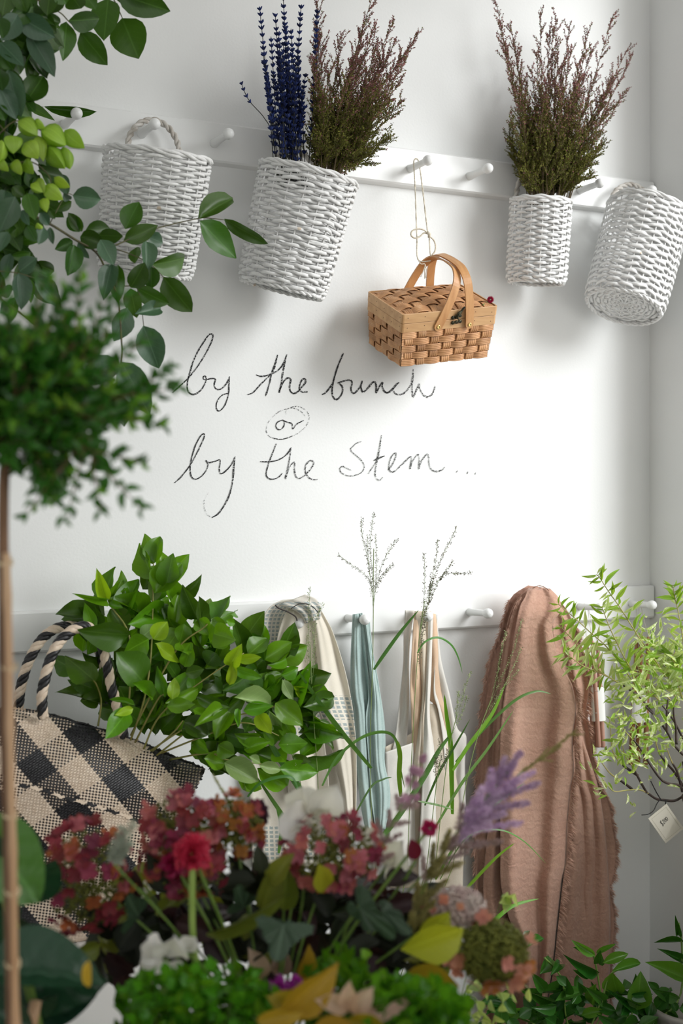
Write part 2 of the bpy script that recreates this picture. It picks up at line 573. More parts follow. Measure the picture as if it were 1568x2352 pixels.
def twisted(b, path, r, strands=2, pitch=0.03, rr=None, seg=6, closed=False, mi=None, nrm=None):
    """rope: strands spiralling round a path of points"""
    path = [V(p) for p in path]
    n = len(path)
    s = [0.0]
    for i in range(1, n): s.append(s[-1] + (path[i] - path[i - 1]).length)
    tot = s[-1] + ((path[0] - path[-1]).length if closed else 0)
    if closed:
        pitch = tot / max(1, round(tot / pitch))
    rr = rr or r * 0.62
    frames = []
    prev = None
    for i in range(n):
        t = (path[(i + 1) % n] - path[i - 1]) if closed else (path[min(i + 1, n - 1)] - path[max(i - 1, 0)])
        t.normalize()
        a = V(nrm) if nrm is not None else (prev if prev is not None else t.orthogonal())
        a = (a - t * a.dot(t)).normalized()
        prev = a
        frames.append((a, t.cross(a)))
    for k in range(strands):
        pts = []
        for i in range(n):
            an = 2 * math.pi * (s[i] / pitch + k / strands)
            a, c = frames[i]
            pts.append(path[i] + a * (math.cos(an) * r) + c * (math.sin(an) * r))
        b.tube(pts, rr, seg, mi=(mi[k % len(mi)] if mi else 0), closed=closed)


def wicker(label, top, bot, offt, offb, wt, wb_, nst, rows, seed, handle):
    """a hanging basket between two pixel positions (axis), each at its distance from the wall"""
    rg = random.Random(seed)
    pt, pbm = P(*top, offt), P(*bot, offb)
    ax = (pt - pbm); hgt = ax.length; ax.normalize()
    Rt, Rb = wt / 2 * dep(pt) / F, wb_ / 2 * dep(pbm) / F
    ex = V((1, 0, 0)); ex = (ex - ax * ex.dot(ax)).normalized()
    ey = ax.cross(ex)
    root = empty('wicker_basket', pbm, label, 'basket', 'white wicker baskets on the peg rail')
    Mx = Matrix((ex, ey, ax)).transposed()

    def at(r, th, z):
        return pbm + Mx @ V((r * math.cos(th), r * math.sin(th), z))

    rad = lambda z: lerp(Rb, Rt, z / hgt) * (1 - 0.05 * max(0, 1 - z / hgt * 9) ** 2)
    pitch = hgt / rows
    ph0 = rg.random() * 6.28
    seed3 = V((rg.random() * 50, rg.random() * 50, rg.random() * 50))
    for k in range(rows):
        b = MB()
        zc = (k + 0.5) * pitch
        ring = []
        ns = nst * 6
        ph = ph0
        for i in range(ns):
            th = 2 * math.pi * i / ns
            cval = math.cos(nst / 2 * th + k * math.pi)
            out = max(-1, min(1, cval * 1.8))
            jz = noise.noise(V((math.cos(th) * 2.2, math.sin(th) * 2.2, k * 0.13)) + seed3) * pitch * 0.9 + noise.noise(V((math.cos(th) * 6, math.sin(th) * 6, k * 1.9)) + seed3) * pitch * 0.22
            jr = noise.noise(V((math.cos(th) * 5, math.sin(th) * 5, k * 2.7)) + seed3)
            jh = noise.noise(V((math.cos(th) * 7, math.sin(th) * 7, k * 4.1 + 9)) + seed3)
            z = zc + jz + pitch * 0.06 * math.sin(nst / 2 * th + k * math.pi)
            r = rad(z) + 0.0034 * out + 0.0010 * jr
            hh = pitch * (0.43 + 0.085 * out + 0.09 * jh)
            tk = 0.0013 + 0.0004 * out
            a = th + ph
            ring.append([at(r - tk, a, z + hh * 0.75), at(r + tk * 0.6, a, z + hh), at(r + tk * 1.3, a, z + hh * 0.25),
                         at(r + tk * 1.2, a, z - hh * 0.35), at(r + tk * 0.4, a, z - hh), at(r - tk, a, z - hh * 0.75)])
        b.quadgrid(ring, closed_u=True, closed_v=True)
        b.build('weaver', m_wick, root)
    for i in range(nst):
        b = MB()
        th = 2 * math.pi * i / nst + ph0
        b.tube([at(rad(z), th + 0.004 * math.sin(z * 60 + i), z) for z in [hgt * j / 8 for j in range(9)]], 0.0020, 5)
        b.build('stake', m_wick, root)
    # plaited rims
    b = MB()
    n = 120
    twisted(b, [at(Rt + 0.001, 2 * math.pi * i / n, hgt + 0.003 + 0.0012 * math.sin(i * 0.5)) for i in range(n)], 0.0030, 3, 0.10, 0.0036, 6, True)
    b.build('rim', m_wick, root)
    b = MB()
    twisted(b, [at(rad(0) - 0.001, 2 * math.pi * i / n, -0.001) for i in range(n)], 0.0024, 2, 0.035, 0.0028, 5, True)
    b.build('base_border', m_wick, root)
    # woven base
    b = MB()
    for q in range(9):
        rr = rad(0) * (0.12 + 0.1 * q)
        ns = 48
        ring = []
        for i in range(ns):
            th = 2 * math.pi * i / ns
            zz = 0.006 + 0.0022 * math.cos(12 * th + q * math.pi) + 0.003 * (1 - rr / rad(0))
            hw = rad(0) * 0.055
            ring.append([at(rr - hw, th, zz), at(rr, th, zz - 0.0018), at(rr + hw, th, zz), at(rr, th, zz + 0.0018)])
        b.quadgrid(ring, closed_u=True, closed_v=True)
    for i in range(12):
        th = 2 * math.pi * i / 12
        b.tube([at(0.0, th, 0.008), at(rad(0) * 0.99, th, 0.006)], 0.0022, 5)
    b.build('base', m_wick, root)
    # twisted handle over the peg
    if handle:
        b = MB()
        twisted(b, cr([tuple(P(*q)) for q in handle], 8), 0.0033, 2, 0.035, 0.0040, 6)
        b.build('handle', m_whan, root)
    return dict(top=pt, ax=ax, R=Rt, h=hgt, at=at, root=root)


BK1 = wicker('empty white wicker basket behind the leafy vine, leftmost of the wall baskets', (362, 360), (334, 628), 0.165, 0.125, 240, 212, 18, 36, 3,
             [(292, 352, .068), (298, 312, .056), (318, 286, .050), (340, 276, .047), (362, 278, .047), (385, 292, .052), (404, 318, .058), (413, 352, .068)])
BK2 = wicker('large tilted white wicker basket holding dried lavender and heather', (708, 404), (646, 664), 0.165, 0.122, 224, 200, 18, 32, 5,
             [(628, 420, .062), (634, 370, .056), (652, 345, .05), (668, 341, .047), (690, 350, .05), (722, 380, .056), (740, 430, .062)])
BK3 = wicker('small white wicker basket holding a bunch of heather', (1242, 466), (1231, 648), 0.110, 0.095, 134, 132, 16, 26, 8,
             [(1184, 462, .055), (1189, 428, .052), (1200, 402, .048), (1216, 392, .046), (1236, 398, .048), (1254, 424, .052), (1262, 460, .055)])
BK4 = wicker('tilted empty white wicker basket at the corner, its woven base showing', (1488, 492), (1432, 704), 0.135, 0.160, 186, 180, 18, 30, 12,
             [(1400, 485, .060), (1408, 448, .054), (1425, 430, .050), (1448, 424, .048), (1470, 432, .050), (1486, 452, .056), (1494, 485, .062)])

# ================================================================== picnic basket on a string
m_reed, nt, bs = newmat('woven_wood_chip')
c = ramp(nt, noise_(nt, 38, 3, sx=(1, 1, 1)), [(0.3, (0.40, 0.195, 0.085)), (0.55, (0.56, 0.29, 0.13)), (0.8, (0.68, 0.41, 0.23))])
hsv = N(nt, 'ShaderNodeHueSaturation'); L(nt, c, hsv.inputs['Color'])
L(nt, math_(nt, 'MULTIPLY_ADD', objrand(nt), 0.3, 0.88), hsv.inputs['Value'])
L(nt, hsv.outputs[0], bs.inputs['Base Color'])
bs.inputs['Roughness'].default_value = 0.5
bump(nt, bs, noise_(nt, 300, 2), 0.15, 0.0005)
m_band = simple('pale_wood_band', (0.52, 0.285, 0.125), (0.66, 0.40, 0.19), rough=0.45, scale=22, sx=(0.5, 3, 3), bscale=200, bstr=0.08)
m_hwood = simple('bent_wood_handle', (0.50, 0.235, 0.085), (0.64, 0.34, 0.14), rough=0.38, scale=30, sx=(3, 0.6, 0.6))
m_brass = simple('brass', (0.80, 0.58, 0.22), rough=0.28, metal=1.0)
m_bronze = simple('dark_bronze', (0.035, 0.04, 0.032), (0.09, 0.085, 0.05), rough=0.32, metal=0.8, scale=120)
m_nail = simple('small_nail', (0.16, 0.09, 0.04), rough=0.5)
m_string = simple('natural_cotton_string', (0.62, 0.55, 0.43), (0.78, 0.72, 0.60), rough=0.85, scale=300)
m_inside = simple('dark_inner_chip', (0.16, 0.075, 0.03), rough=0.7)

PW, PD, PH1, PH2, PH3, PTP = 0.2369, 0.1691, 0.0213, 0.0208, 0.1023, 0.925
PO = V((1.6331, -0.1398, 1.8629))
PR = Matrix.Rotation(-0.0066, 3, 'Z') @ Matrix.Rotation(0.4257, 3, 'X') @ Matrix.Rotation(-0.1493, 3, 'Y')
pic = empty('picnic_basket', PO, 'small woven chip picnic basket with lid hanging from a string', 'basket')


def PB(x, y, z):
    return PO + PR @ V((x, y, z))


def reed_strip(path, nrm, width_dir, hw, ridges=5, thick=0.0016, name='weaver', mat=None):
    """a bundle of flat reeds following path; nrm/width_dir given per point"""
    b = MB()
    rows = []
    for p, nn, wd in zip(path, nrm, width_dir):
        row = []
        m = ridges * 4
        for j in range(m + 1):
            u = j / m * 2 - 1
            rdg = abs(math.sin(math.pi * ridges * j / m)) ** 0.6
            row.append(p + wd * (u * hw) + nn * (thick * (0.25 + 0.75 * rdg)))
        rows.append(row)
    b.quadgrid(rows)
    bb = [[r[0], r[0] - n_ * thick * 0.9, r[-1] - n_ * thick * 0.9, r[-1]] for r, n_ in zip(rows, nrm)]
    b.quadgrid(bb)
    return b.build(name, mat or m_reed, pic)


def side_pt(face, u, z):
    """point on a tapering side; u in -1..1 along it, z <= 0; returns (point, normal, along)"""
    s = lerp(1, PTP, min(1, -z / PH3))
    hx, hy = PW / 2 * s, PD / 2 * s
    if face == 0: p, n, a = (u * hx, -hy, z), (0, -1, 0), (1, 0, 0)
    elif face == 1: p, n, a = (hx, u * hy, z), (1, 0, 0), (0, 1, 0)
    elif face == 2: p, n, a = (-u * hx, hy, z), (0, 1, 0), (-1, 0, 0)
    else: p, n, a = (-hx, -u * hy, z), (-1, 0, 0), (0, -1, 0)
    return PB(*p), PR @ V(n), PR @ V(a)


ROWZ = [-PH2 - (k + 0.5) * (PH3 - PH2) / 5 for k in range(5)]
rh = (PH3 - PH2) / 5
NCOL = {0: 7, 1: 5, 2: 7, 3: 5}
upv = PR @ V((0, 0, 1))
# body core
b = MB()
for f in range(4):
    rows = []
    for z in (0.0, -PH3):
        rows.append([side_pt(f, u, z)[0] - side_pt(f, u, z)[1] * 0.0028 for u in (-0.97, 0.97)])
    b.quadgrid(rows)
b.face([side_pt(f, 0.97 * (-1 if f in (0,) else -1), -PH3 + 0.002)[0] for f in range(4)])
b.build('inner_wall', m_inside, pic, smooth=False)
# horizontal weavers, each running round one side
for k, zc in enumerate(ROWZ):
    for f in range(4):
        nc = NCOL[f]
        pts, ns, wds = [], [], []
        M_ = nc * 6
        for i in range(M_ + 1):
            u = -1 + 2 * i / M_
            ph = (i / M_) * nc                        # column coordinate
            w = math.cos(math.pi * (ph - 0.5) + math.pi * ((k + f) % 2))
            w = max(-1, min(1, w * 1.3))
            p, n, a = side_pt(f, u, zc)
            edge = min(i, M_ - i) / 5.0
            amp = 0.0036 * w if edge >= 1 else lerp(0.0004, 0.0036 * w, edge)
            pts.append(p + n * amp); ns.append(n); wds.append(upv)
        reed_strip(pts, ns, wds, rh * 0.47, 4, 0.0014)
# upright stakes
for f in range(4):
    nc = NCOL[f]
    for cidx in range(nc):
        u = -1 + 2 * (cidx + 0.5) / nc
        pts, ns, wds = [], [], []
        M_ = 26
        for i in range(M_ + 1):
            z = lerp(-PH2 + 0.002, -PH3, i / M_)
            ph = i / M_ * 5
            w = -math.cos(math.pi * (ph - 0.5) + math.pi * ((cidx + f) % 2))
            w = max(-1, min(1, w * 1.3))
            p, n, a = side_pt(f, u, z)
            pts.append(p + n * (0.0022 * w - 0.0004)); ns.append(n); wds.append(a)
        sw = (PW if f in (0, 2) else PD) / nc
        reed_strip(pts, ns, wds, sw * 0.29, 4, 0.0013, 'stake')
# wooden bands of body and lid
def band(z0, z1, name, grow):
    b = MB()
    hx, hy, t = PW / 2 + grow, PD / 2 + grow, 0.0028
    cor = []
    for sx, sy in ((-1, -1), (1, -1), (1, 1), (-1, 1)):
        for a in range(4):
            an = {(-1, -1): 180, (1, -1): 270, (1, 1): 0, (-1, 1): 90}[(sx, sy)] + a * 30
            r = 0.006
            cor.append((sx * (hx - r) + r * math.cos(R(an)), sy * (hy - r) + r * math.sin(R(an))))
    rows = []
    for (d, z) in ((0, z0), (0, z0 + 0.0008), (0, z1 - 0.0008), (-0.0006, z1), (-t, z1), (-t, z0)):
        rows.append([PB(x * (1 + d / hx), y * (1 + d / hy), z) for x, y in cor])
    b.quadgrid(rows, closed_u=True, closed_v=True)
    o = b.build(name, m_band, pic, smooth=False)
    for f, cnt, hl in ((0, 6, hx), (3, 5, hy)):
        for i in range(cnt):
            u = -0.88 + 1.76 * i / (cnt - 1)
            zz = (z0 + z1) / 2 + 0.003 * math.sin(i * 2.1 + z0 * 900)
            nb = MB()
            M_ = Matrix.Translation(PB(u * hl if f == 0 else -hx, -hy if f == 0 else -u * hl, zz)) @ (PR @ (Matrix.Rotation(R(90), 3, 'X') if f == 0 else Matrix.Rotation(R(-90), 3, 'Y'))).to_4x4()
            nb.lathe([(0.0011, -0.001), (0.0011, 0.0003), (0.0, 0.0007)], M_, 7)
            nb.build('nail', m_nail, o, shift=PO)
    return o


band(-PH2, -0.0006, 'body_band', 0.0016)
band(0.0006, PH1, 'lid_band', 0.0022)
# lid: arched weave
def lid_pt(u, v):
    bulge = 0.0115 * (1 - abs(u) ** 4) * (1 - abs(v) ** 4)
    return PB(u * (PW / 2 - 0.003), v * (PD / 2 - 0.003), PH1 - 0.003 + bulge)


lidn = PR @ V((0, 0, 1))
b = MB()
b.quadgrid([[lid_pt(-1 + i / 5, -1 + j / 5) - lidn * 0.003 for i in range(11)] for j in range(11)])
b.build('lid_lining', m_inside, pic)
LR, LC = 7, 7
for k in range(LR):                                    # strips along the length
    v = -1 + 2 * (k + 0.5) / LR
    pts, ns, wds = [], [], []
    M_ = LC * 6
    for i in range(M_ + 1):
        u = -1 + 2 * i / M_
        w = math.cos(math.pi * (i / M_ * LC - 0.5) + math.pi * ((k + 1) % 2))
        w = max(-1, min(1, w * 1.3)) * min(1, min(i, M_ - i) / 4)
        pts.append(lid_pt(u, v) + lidn * (0.0034 * w)); ns.append(lidn); wds.append((lid_pt(u, v + 0.02) - lid_pt(u, v - 0.02)).normalized())
    reed_strip(pts, ns, wds, PD / LR * 0.46, 4, 0.0014, 'lid_weaver')
for k in range(LC):
    u = -1 + 2 * (k + 0.5) / LC
    pts, ns, wds = [], [], []
    M_ = LR * 6
    for i in range(M_ + 1):
        v = -1 + 2 * i / M_
        w = -math.cos(math.pi * (i / M_ * LR - 0.5) + math.pi * ((k + 1) % 2))
        w = max(-1, min(1, w * 1.3)) * min(1, min(i, M_ - i) / 4)
        pts.append(lid_pt(u, v) + lidn * (0.0020 * w - 0.0003)); ns.append(lidn); wds.append((lid_pt(u + 0.02, v) - lid_pt(u - 0.02, v)).normalized())
    reed_strip(pts, ns, wds, PW / LC * 0.28, 4, 0.0013, 'lid_stake')
# two swing handles, pivoting on rivets of the long sides
def handle(xp, xt, hz, shift):
    hy = PD / 2 + 0.005
    zp = -0.0135
    path = []
    prof = [(-1, 0.0), (-1.0, 0.25), (-0.97, 0.5), (-0.86, 0.78), (-0.6, 0.95), (-0.25, 1.0), (0.25, 1.0), (0.6, 0.95), (0.86, 0.78), (0.97, 0.5), (1.0, 0.25), (1, 0.0)]
    sm = cr(prof, 5)
    rows, pts = [], []
    for (yy, zz) in sm:
        pts.append(V((lerp(xp, xt, zz), yy * (hy + shift), zp + zz * hz)))
    n = len(pts)
    side = V((1, 0, 0)) - (V((xt - xp, 0, hz)).normalized() * V((xt - xp, 0, hz)).normalized().x)
    side.normalize()
    hw, tk = 0.0098, 0.0017
    b = MB()
    for i in range(n):
        t = (pts[min(i + 1, n - 1)] - pts[max(i - 1, 0)]).normalized()
        nn = t.cross(side).normalized()
        rows.append([PB(*(pts[i] + side * hw + nn * tk)), PB(*(pts[i] - side * hw + nn * tk)), PB(*(pts[i] - side * hw - nn * tk)), PB(*(pts[i] + side * hw - nn * tk))])
    # rounded ends below the rivets
    b.quadgrid(rows, closed_u=True)
    for sgn, pp in ((-1, pts[0]), (1, pts[-1])):
        M_ = Matrix.Translation(PB(*pp)) @ (PR @ Matrix.Rotation(R(90), 3, 'X')).to_4x4()
        b.lathe([(0.0, -tk), (hw, -tk), (hw, tk), (0.0, tk)], M_, 14)
    o = b.build('handle', m_hwood, pic, smooth=False)
    for sgn, pp in ((-1, pts[0]), (1, pts[-1])):
        nb = MB()
        M_ = Matrix.Translation(PB(pp.x, pp.y + sgn * tk, pp.z)) @ (PR @ Matrix.Rotation(R(90 if sgn < 0 else -90), 3, 'X')).to_4x4()
        nb.lathe([(0.0048, -0.001), (0.0048, 0.0006), (0.0042, 0.0016), (0.0034, 0.0019), (0.0022, 0.0013), (0.0, 0.0014)], M_, 16)
        nb.build('rivet', m_brass, o, shift=PO)
    return [PB(*p) for p in pts]


ha = handle(-0.030, 0.026, 0.118, -0.001)
hb = handle(0.047, 0.036, 0.124, 0.003)
# latch
b = MB()
lx, ly = 0.016, -PD / 2 - 0.0035
for dx, dz, r in ((-0.010, 0.004, 0.0042), (0.008, 0.007, 0.0038), (-0.001, 0.006, 0.0052), (-0.009, -0.008, 0.0042), (0.009, -0.006, 0.0042), (0.0, -0.007, 0.0040)):
    M_ = Matrix.Translation(PB(lx + dx, ly, dz)) @ (PR @ Matrix.Rotation(R(90), 3, 'X')).to_4x4()
    b.lathe([(r, -0.002), (r, 0.0006), (r * 0.6, 0.0014), (0.0, 0.0016)], M_, 12)
b.tube([PB(lx - 0.010, ly, -0.008), PB(lx + 0.010, ly, -0.006)], 0.0022, 8)
b.tube([PB(*q) for q in cr([(lx - 0.002, ly - 0.003, 0.003), (lx + 0.001, ly - 0.004, 0.012), (lx + 0.006, ly - 0.0045, 0.018), (lx + 0.010, ly - 0.006, 0.025), (lx + 0.014, ly - 0.007, 0.029)], 5)],
       [0.003 + 0.0022 * math.sin(min(1, i / 12) * math.pi) for i in range(21)], 8, flat=0.6)
b.tube([PB(lx, ly - 0.002, 0.004), PB(lx, ly - 0.009, 0.001), PB(lx, ly - 0.006, -0.006)], 0.0016, 7)
b.build('latch', m_bronze, pic)
# string: loop over the peg, down to the handles, with a bow
strp = empty('hanging_string', V((PEGX[9], -0.06, ZU)), 'natural cotton string tied in a bow, from peg to picnic basket handles', 'string')
topc = (ha[len(ha) // 2] + hb[len(hb) // 2]) * 0.5
so = 0.062
s1 = [tuple(P(1003 - 14, 599, 0.14)), tuple(P(960, 596, 0.125)), tuple(P(957, 540, 0.10)), tuple(P(953, 430, 0.075)), tuple(P(950, 376, 0.066)), tuple(P(953, 366, 0.064)),
      tuple(P(958, 366, 0.062)), tuple(P(963, 380, 0.060)), tuple(P(972, 450, 0.08)), tuple(P(981, 527, 0.11)), tuple(P(985, 542, 0.12)), tuple(P(988, 583, 0.135)), tuple(P(992, 588, 0.14))]
b = MB(); twisted(b, cr(s1, 14), 0.0009, 2, 0.008, 0.0011, 5); b.build('loop', m_string, strp)
s2 = [(984, 538), (972, 528), (958, 526), (946, 531), (944, 541), (953, 547), (964, 543), (974, 535), (984, 538)]
b = MB(); twisted(b, cr([tuple(P(x, y, 0.125)) for x, y in s2], 8), 0.0010, 2, 0.008, 0.0012, 5)
s3 = [(986, 543), (996, 552), (1000, 566), (998, 578), (992, 586)]
twisted(b, cr([tuple(P(x, y, 0.128)) for x, y in s3], 8), 0.0010, 2, 0.008, 0.0012, 5)
b.tube([P(981, 533, 0.128), P(986, 538, 0.13), P(985, 546, 0.128)], [0.003, 0.0042, 0.003], 7)
b.build('bow', m_string, strp)
b = MB()
for q in (([(960, 596), (966, 606), (976, 607), (972, 622), (966, 636)]), ([(976, 607), (979, 620), (977, 634), (980, 641)]), ([(976, 607), (975, 622), (975, 640)])):
    b.tube([P(x, y, 0.165) for x, y in cr(q, 5)], 0.0010, 5)
b.build('loose_end', m_string, strp)
# red globe flower tucked in the lid
m_red = simple('crimson_petals', (0.38, 0.008, 0.06), (0.62, 0.03, 0.13), rough=0.6, scale=200)
m_stemg = simple('green_stem', (0.10, 0.20, 0.03), (0.18, 0.28, 0.05), rough=0.5, scale=60)
gf = empty('globe_flower', P(1126, 688, 0.215), 'small crimson globe flower tucked into the picnic basket lid', 'flower')
b = MB()
g0 = gf.location
for i in range(90):
    z = 1 - 2 * (i + 0.5) / 90
    an = i * 2.39996
    d = V((math.sqrt(1 - z * z) * math.cos(an), math.sqrt(1 - z * z) * math.sin(an), z))
    s_ = d.orthogonal().normalized()
    b.face([g0 + d * 0.004 + s_ * 0.0013, g0 + d * 0.0096, g0 + d * 0.004 - s_ * 0.0013])
    s_ = d.cross(s_)
    b.face([g0 + d * 0.004 + s_ * 0.0013, g0 + d * 0.0090, g0 + d * 0.004 - s_ * 0.0013])
b.build('flower_head', m_red, gf, smooth=False)
b = MB(); b.tube([g0, g0 + V((-0.01, 0.004, -0.008)), PB(0.085, -0.080, PH1 + 0.003)], 0.0012, 5); b.build('stem', m_stemg, gf)

# ================================================================== leaf tools
def leaf_me(name, mats, wpos=0.42, tipe=1.0, basee=0.75, fold=0.16, curl=0.12, wav=0.0, nl=6, seed=0, lobes=None, thick=False):
    """unit leaf: base at origin, tip at +Y, width 1 along X, folded along the midrib, curling back to -Z"""
    rg = random.Random(seed)
    rows, uvs = [], []
    ph = rg.random() * 6
    for i in range(nl + 1):
        t = i / nl
        if t < wpos: w = math.sin(t / wpos * math.pi / 2) ** basee
        else: w = math.cos((t - wpos) / (1 - wpos) * math.pi / 2) ** tipe
        if lobes: w *= 1 + lobes * math.sin(t * 14)
        w = max(w, 0.02 if i in (0, nl) else 0.0) * 0.5
        row, ur = [], []
        for u in (-1, -0.5, 0, 0.5, 1):
            z = abs(u) * w * fold * 2 - curl * t * t + wav * math.sin(t * 9 + ph + u * 1.5) * abs(u) * 0.5
            row.append(V((u * w, t, z)))
            ur.append((0.5 + u * w, t))
        rows.append(row); uvs.append(ur)
    b = MB()
    b.quadgrid(rows, uv=uvs)
    return b.mesh(name, mats)


def frame(base, tip, width, roll=0.0, face=None):
    y = tip - base
    ln = y.length
    if ln < 1e-6: ln = 1e-6
    y = y / ln
    c = (face if face is not None else (CAM - base)).normalized()
    x = y.cross(c)
    if x.length < 1e-4: x = y.orthogonal()
    x.normalize()
    if roll: x = Matrix.Rotation(roll, 3, y) @ x
    z = x.cross(y)
    return Matrix(((x.x * width, y.x * ln, z.x * ln, base.x), (x.y * width, y.y * ln, z.y * ln, base.y), (x.z * width, y.z * ln, z.z * ln, base.z), (0, 0, 0, 1)))


def put(parent, me, base, tip, width, roll=0.0, name='leaf', face=None):
    m = frame(base, tip, width, roll, face)
    if parent is not None:
        m.translation = m.translation - parent.location
    return link(name, me, parent, m)


def add_leaf(b, base, tip, width, roll=0.0, wpos=0.42, curl=0.12, fold=0.15, face=None, mi=0, nl=3):
    """a small leaf added to a shared bmesh of uncountable foliage"""
    M_ = frame(base, tip, width, roll, face)
    rows, uvs = [], []
    for i in range(nl + 1):
        t = i / nl
        w = math.sin(t / wpos * math.pi / 2) ** 0.75 if t < wpos else math.cos((t - wpos) / (1 - wpos) * math.pi / 2)
        w = max(w, 0.03) * 0.5
        rows.append([M_ @ V((u * w, t, abs(u) * w * fold * 2 - curl * t * t)) for u in (-1, 0, 1)])
        uvs.append([(0.5 + u * w, t) for u in (-1, 0, 1)])
    b.quadgrid(rows, mi, uv=uvs)


def rv(rg):
    while True:
        v = V((rg.uniform(-1, 1), rg.uniform(-1, 1), rg.uniform(-1, 1)))
        if 0.05 < v.length < 1: return v.normalized()


# ================================================================== vine with pods, top left
m_vine = leafmat('vine_leaf', (0.016, 0.058, 0.006), (0.050, 0.135, 0.010), rough=0.34, trans=0.30, veinamt=0.45, val=0.35, hue=0.012)
m_vine2 = leafmat('vine_leaf_sky_sheen', (0.04, 0.098, 0.055), (0.07, 0.145, 0.08), rough=0.36, trans=0.22, veinamt=0.5, val=0.25, hue=0.01)  # bluish grey of reflected sky painted into these leaves
m_twig = simple('brown_green_twig', (0.055, 0.045, 0.02), (0.13, 0.13, 0.04), rough=0.6, scale=60)
m_pod = leafmat('green_pod', (0.25, 0.43, 0.03), (0.42, 0.60, 0.07), rough=0.4, trans=0.35, veinamt=0.3, val=0.2, hue=0.012)
VL = [leaf_me('vine_leaf_%d' % i, m_vine, wpos=(0.44, 0.48, 0.40)[i % 3], tipe=(0.75, 0.62, 0.85)[i % 3], basee=0.62, fold=(0.14, 0.22, 0.08)[i % 3], curl=(0.10, 0.2, 0.04)[i % 3], wav=0.05, seed=i, nl=7) for i in range(3)]
VL2 = [leaf_me('vine_leaf_b%d' % i, m_vine2, wpos=0.44, tipe=0.75, basee=0.65, fold=0.12 + 0.1 * i, curl=0.1 + 0.1 * i, wav=0.05, seed=i, nl=7) for i in range(2)]
# inflated three-sided pod
pb = MB()
rows, uvs = [], []
for i in range(8):
    t = i / 7
    r = 0.5 * (math.sin(min(1, t / 0.38) * math.pi / 2) ** 0.7 if t < 0.38 else math.cos((t - 0.38) / 0.62 * math.pi / 2) ** 0.8)
    row, ur = [], []
    for k in range(13):
        an = 2 * math.pi * k / 12
        rr = max(r, 0.02) * (1 + 0.30 * math.cos(3 * an) + 0.06 * math.cos(6 * an)) / 1.05
        row.append(V((rr * math.sin(an + 0.5), t, rr * math.cos(an + 0.5) * 0.62)))
        ur.append((k / 12 * 3 % 1.0, t))
    rows.append(row); uvs.append(ur)
pb.quadgrid(rows, uv=uvs)
pod_me = pb.mesh('pod', m_pod)

vine = empty('vine_branch', P(60, 300, 0.45), 'leafy vine branch with pale green pods hanging down the left side', 'vine')
K = 400 / 1568
LA = [(1100,165,1245,528,310,.3,0),(725,290,965,590,215,.32,0),(600,195,572,545,165,.34,0),(620,185,905,180,185,.36,0),(975,-10,930,360,250,.31,0),(1050,-60,1535,105,240,.35,0),
      (255,300,495,675,190,.42,1),(235,330,432,705,110,.40,0),(170,150,490,340,200,.44,1),(160,130,20,360,180,.46,1),(0,380,205,580,150,.47,1),(75,625,185,1050,190,.45,1),(235,925,398,665,200,.40,0),
      (225,930,490,1080,80,.09,0),(400,960,875,1025,90,.07,0),(0,790,150,1070,150,.46,1),(340,130,570,210,90,.42,0),(300,60,60,180,170,.44,0),(250,-40,130,120,160,.46,0),(450,-60,420,130,150,.43,0),
      (560,-30,430,110,120,.41,0),(650,-40,720,90,180,.4,0),(760,-60,860,80,130,.38,0),(1000,-80,1340,60,150,.33,0),(20,480,120,640,120,.48,0),(-40,950,60,1080,110,.46,0),(60,-60,20,140,170,.47,0),(160,-90,230,100,150,.48,0),(-20,150,30,330,150,.5,0),(520,-100,600,40,150,.45,0),(-10,620,20,820,140,.5,0)]
K2 = 300 / 1568
LBv = [(875,985,1210,1040,235,.42,1),(985,1420,820,1195,140,.4,0),(860,1060,640,1170,120,.42,0),(60,930,20,1180,180,.48,1),(330,960,420,1270,190,.5,0),(270,1160,340,1340,100,.5,1),(180,1000,0,1420,260,.52,1),
       (480,1190,590,1350,120,.49,1),(520,1360,470,1568,150,.5,1),(600,1370,630,1568,80,.49,1),(330,1350,430,1540,150,.5,0),(100,1430,-20,1640,160,.52,1),(200,1380,180,1500,110,.5,0),(450,690,800,780,150,.44,0),
       (740,730,800,980,140,.42,1),(0,640,210,720,130,.45,0),(0,760,160,830,130,.45,0),(150,880,290,1010,130,.47,0),(420,920,530,1100,120,.47,0),(760,960,850,1060,90,.45,1),(590,1170,660,1270,80,.46,0),
       (60,600,250,860,180,.44,0),(300,700,420,900,170,.43,0),(20,1000,200,1050,150,.44,0),(180,1180,260,1400,150,.45,0),(100,1250,110,1450,150,.46,0),(560,560,700,640,120,.42,0)]
K3 = 540 / 1568
LCv = [(240,270,165,145,85,.40,0),(195,330,80,385,75,.42,0),(205,355,178,550,115,.42,0),(230,340,300,450,50,.42,1),(280,260,450,245,110,.40,0),(245,300,395,345,115,.41,0),(370,290,530,300,105,.42,0),(545,250,635,62,130,.40,0),
       (535,330,765,225,110,.41,0),(690,300,800,345,95,.40,1),(1030,185,1275,8,140,.36,0),(1040,195,1290,445,170,.36,0),(1205,185,1500,358,90,.36,0),(380,320,470,485,110,.44,1),(685,330,700,520,105,.42,1),(720,485,970,460,150,.39,0),
       (800,570,985,810,165,.39,0),(580,640,680,480,130,.42,0),(720,500,715,645,110,.41,0),(455,485,400,695,115,.44,1),(500,490,490,735,95,.43,0),(580,645,620,845,110,.42,0),(625,645,830,755,125,.40,0),(780,780,640,800,95,.40,1),
       (560,775,478,1000,140,.42,1),(665,895,770,1180,165,.41,1),(610,480,620,360,80,.41,0)]
K4 = 420 / 1568
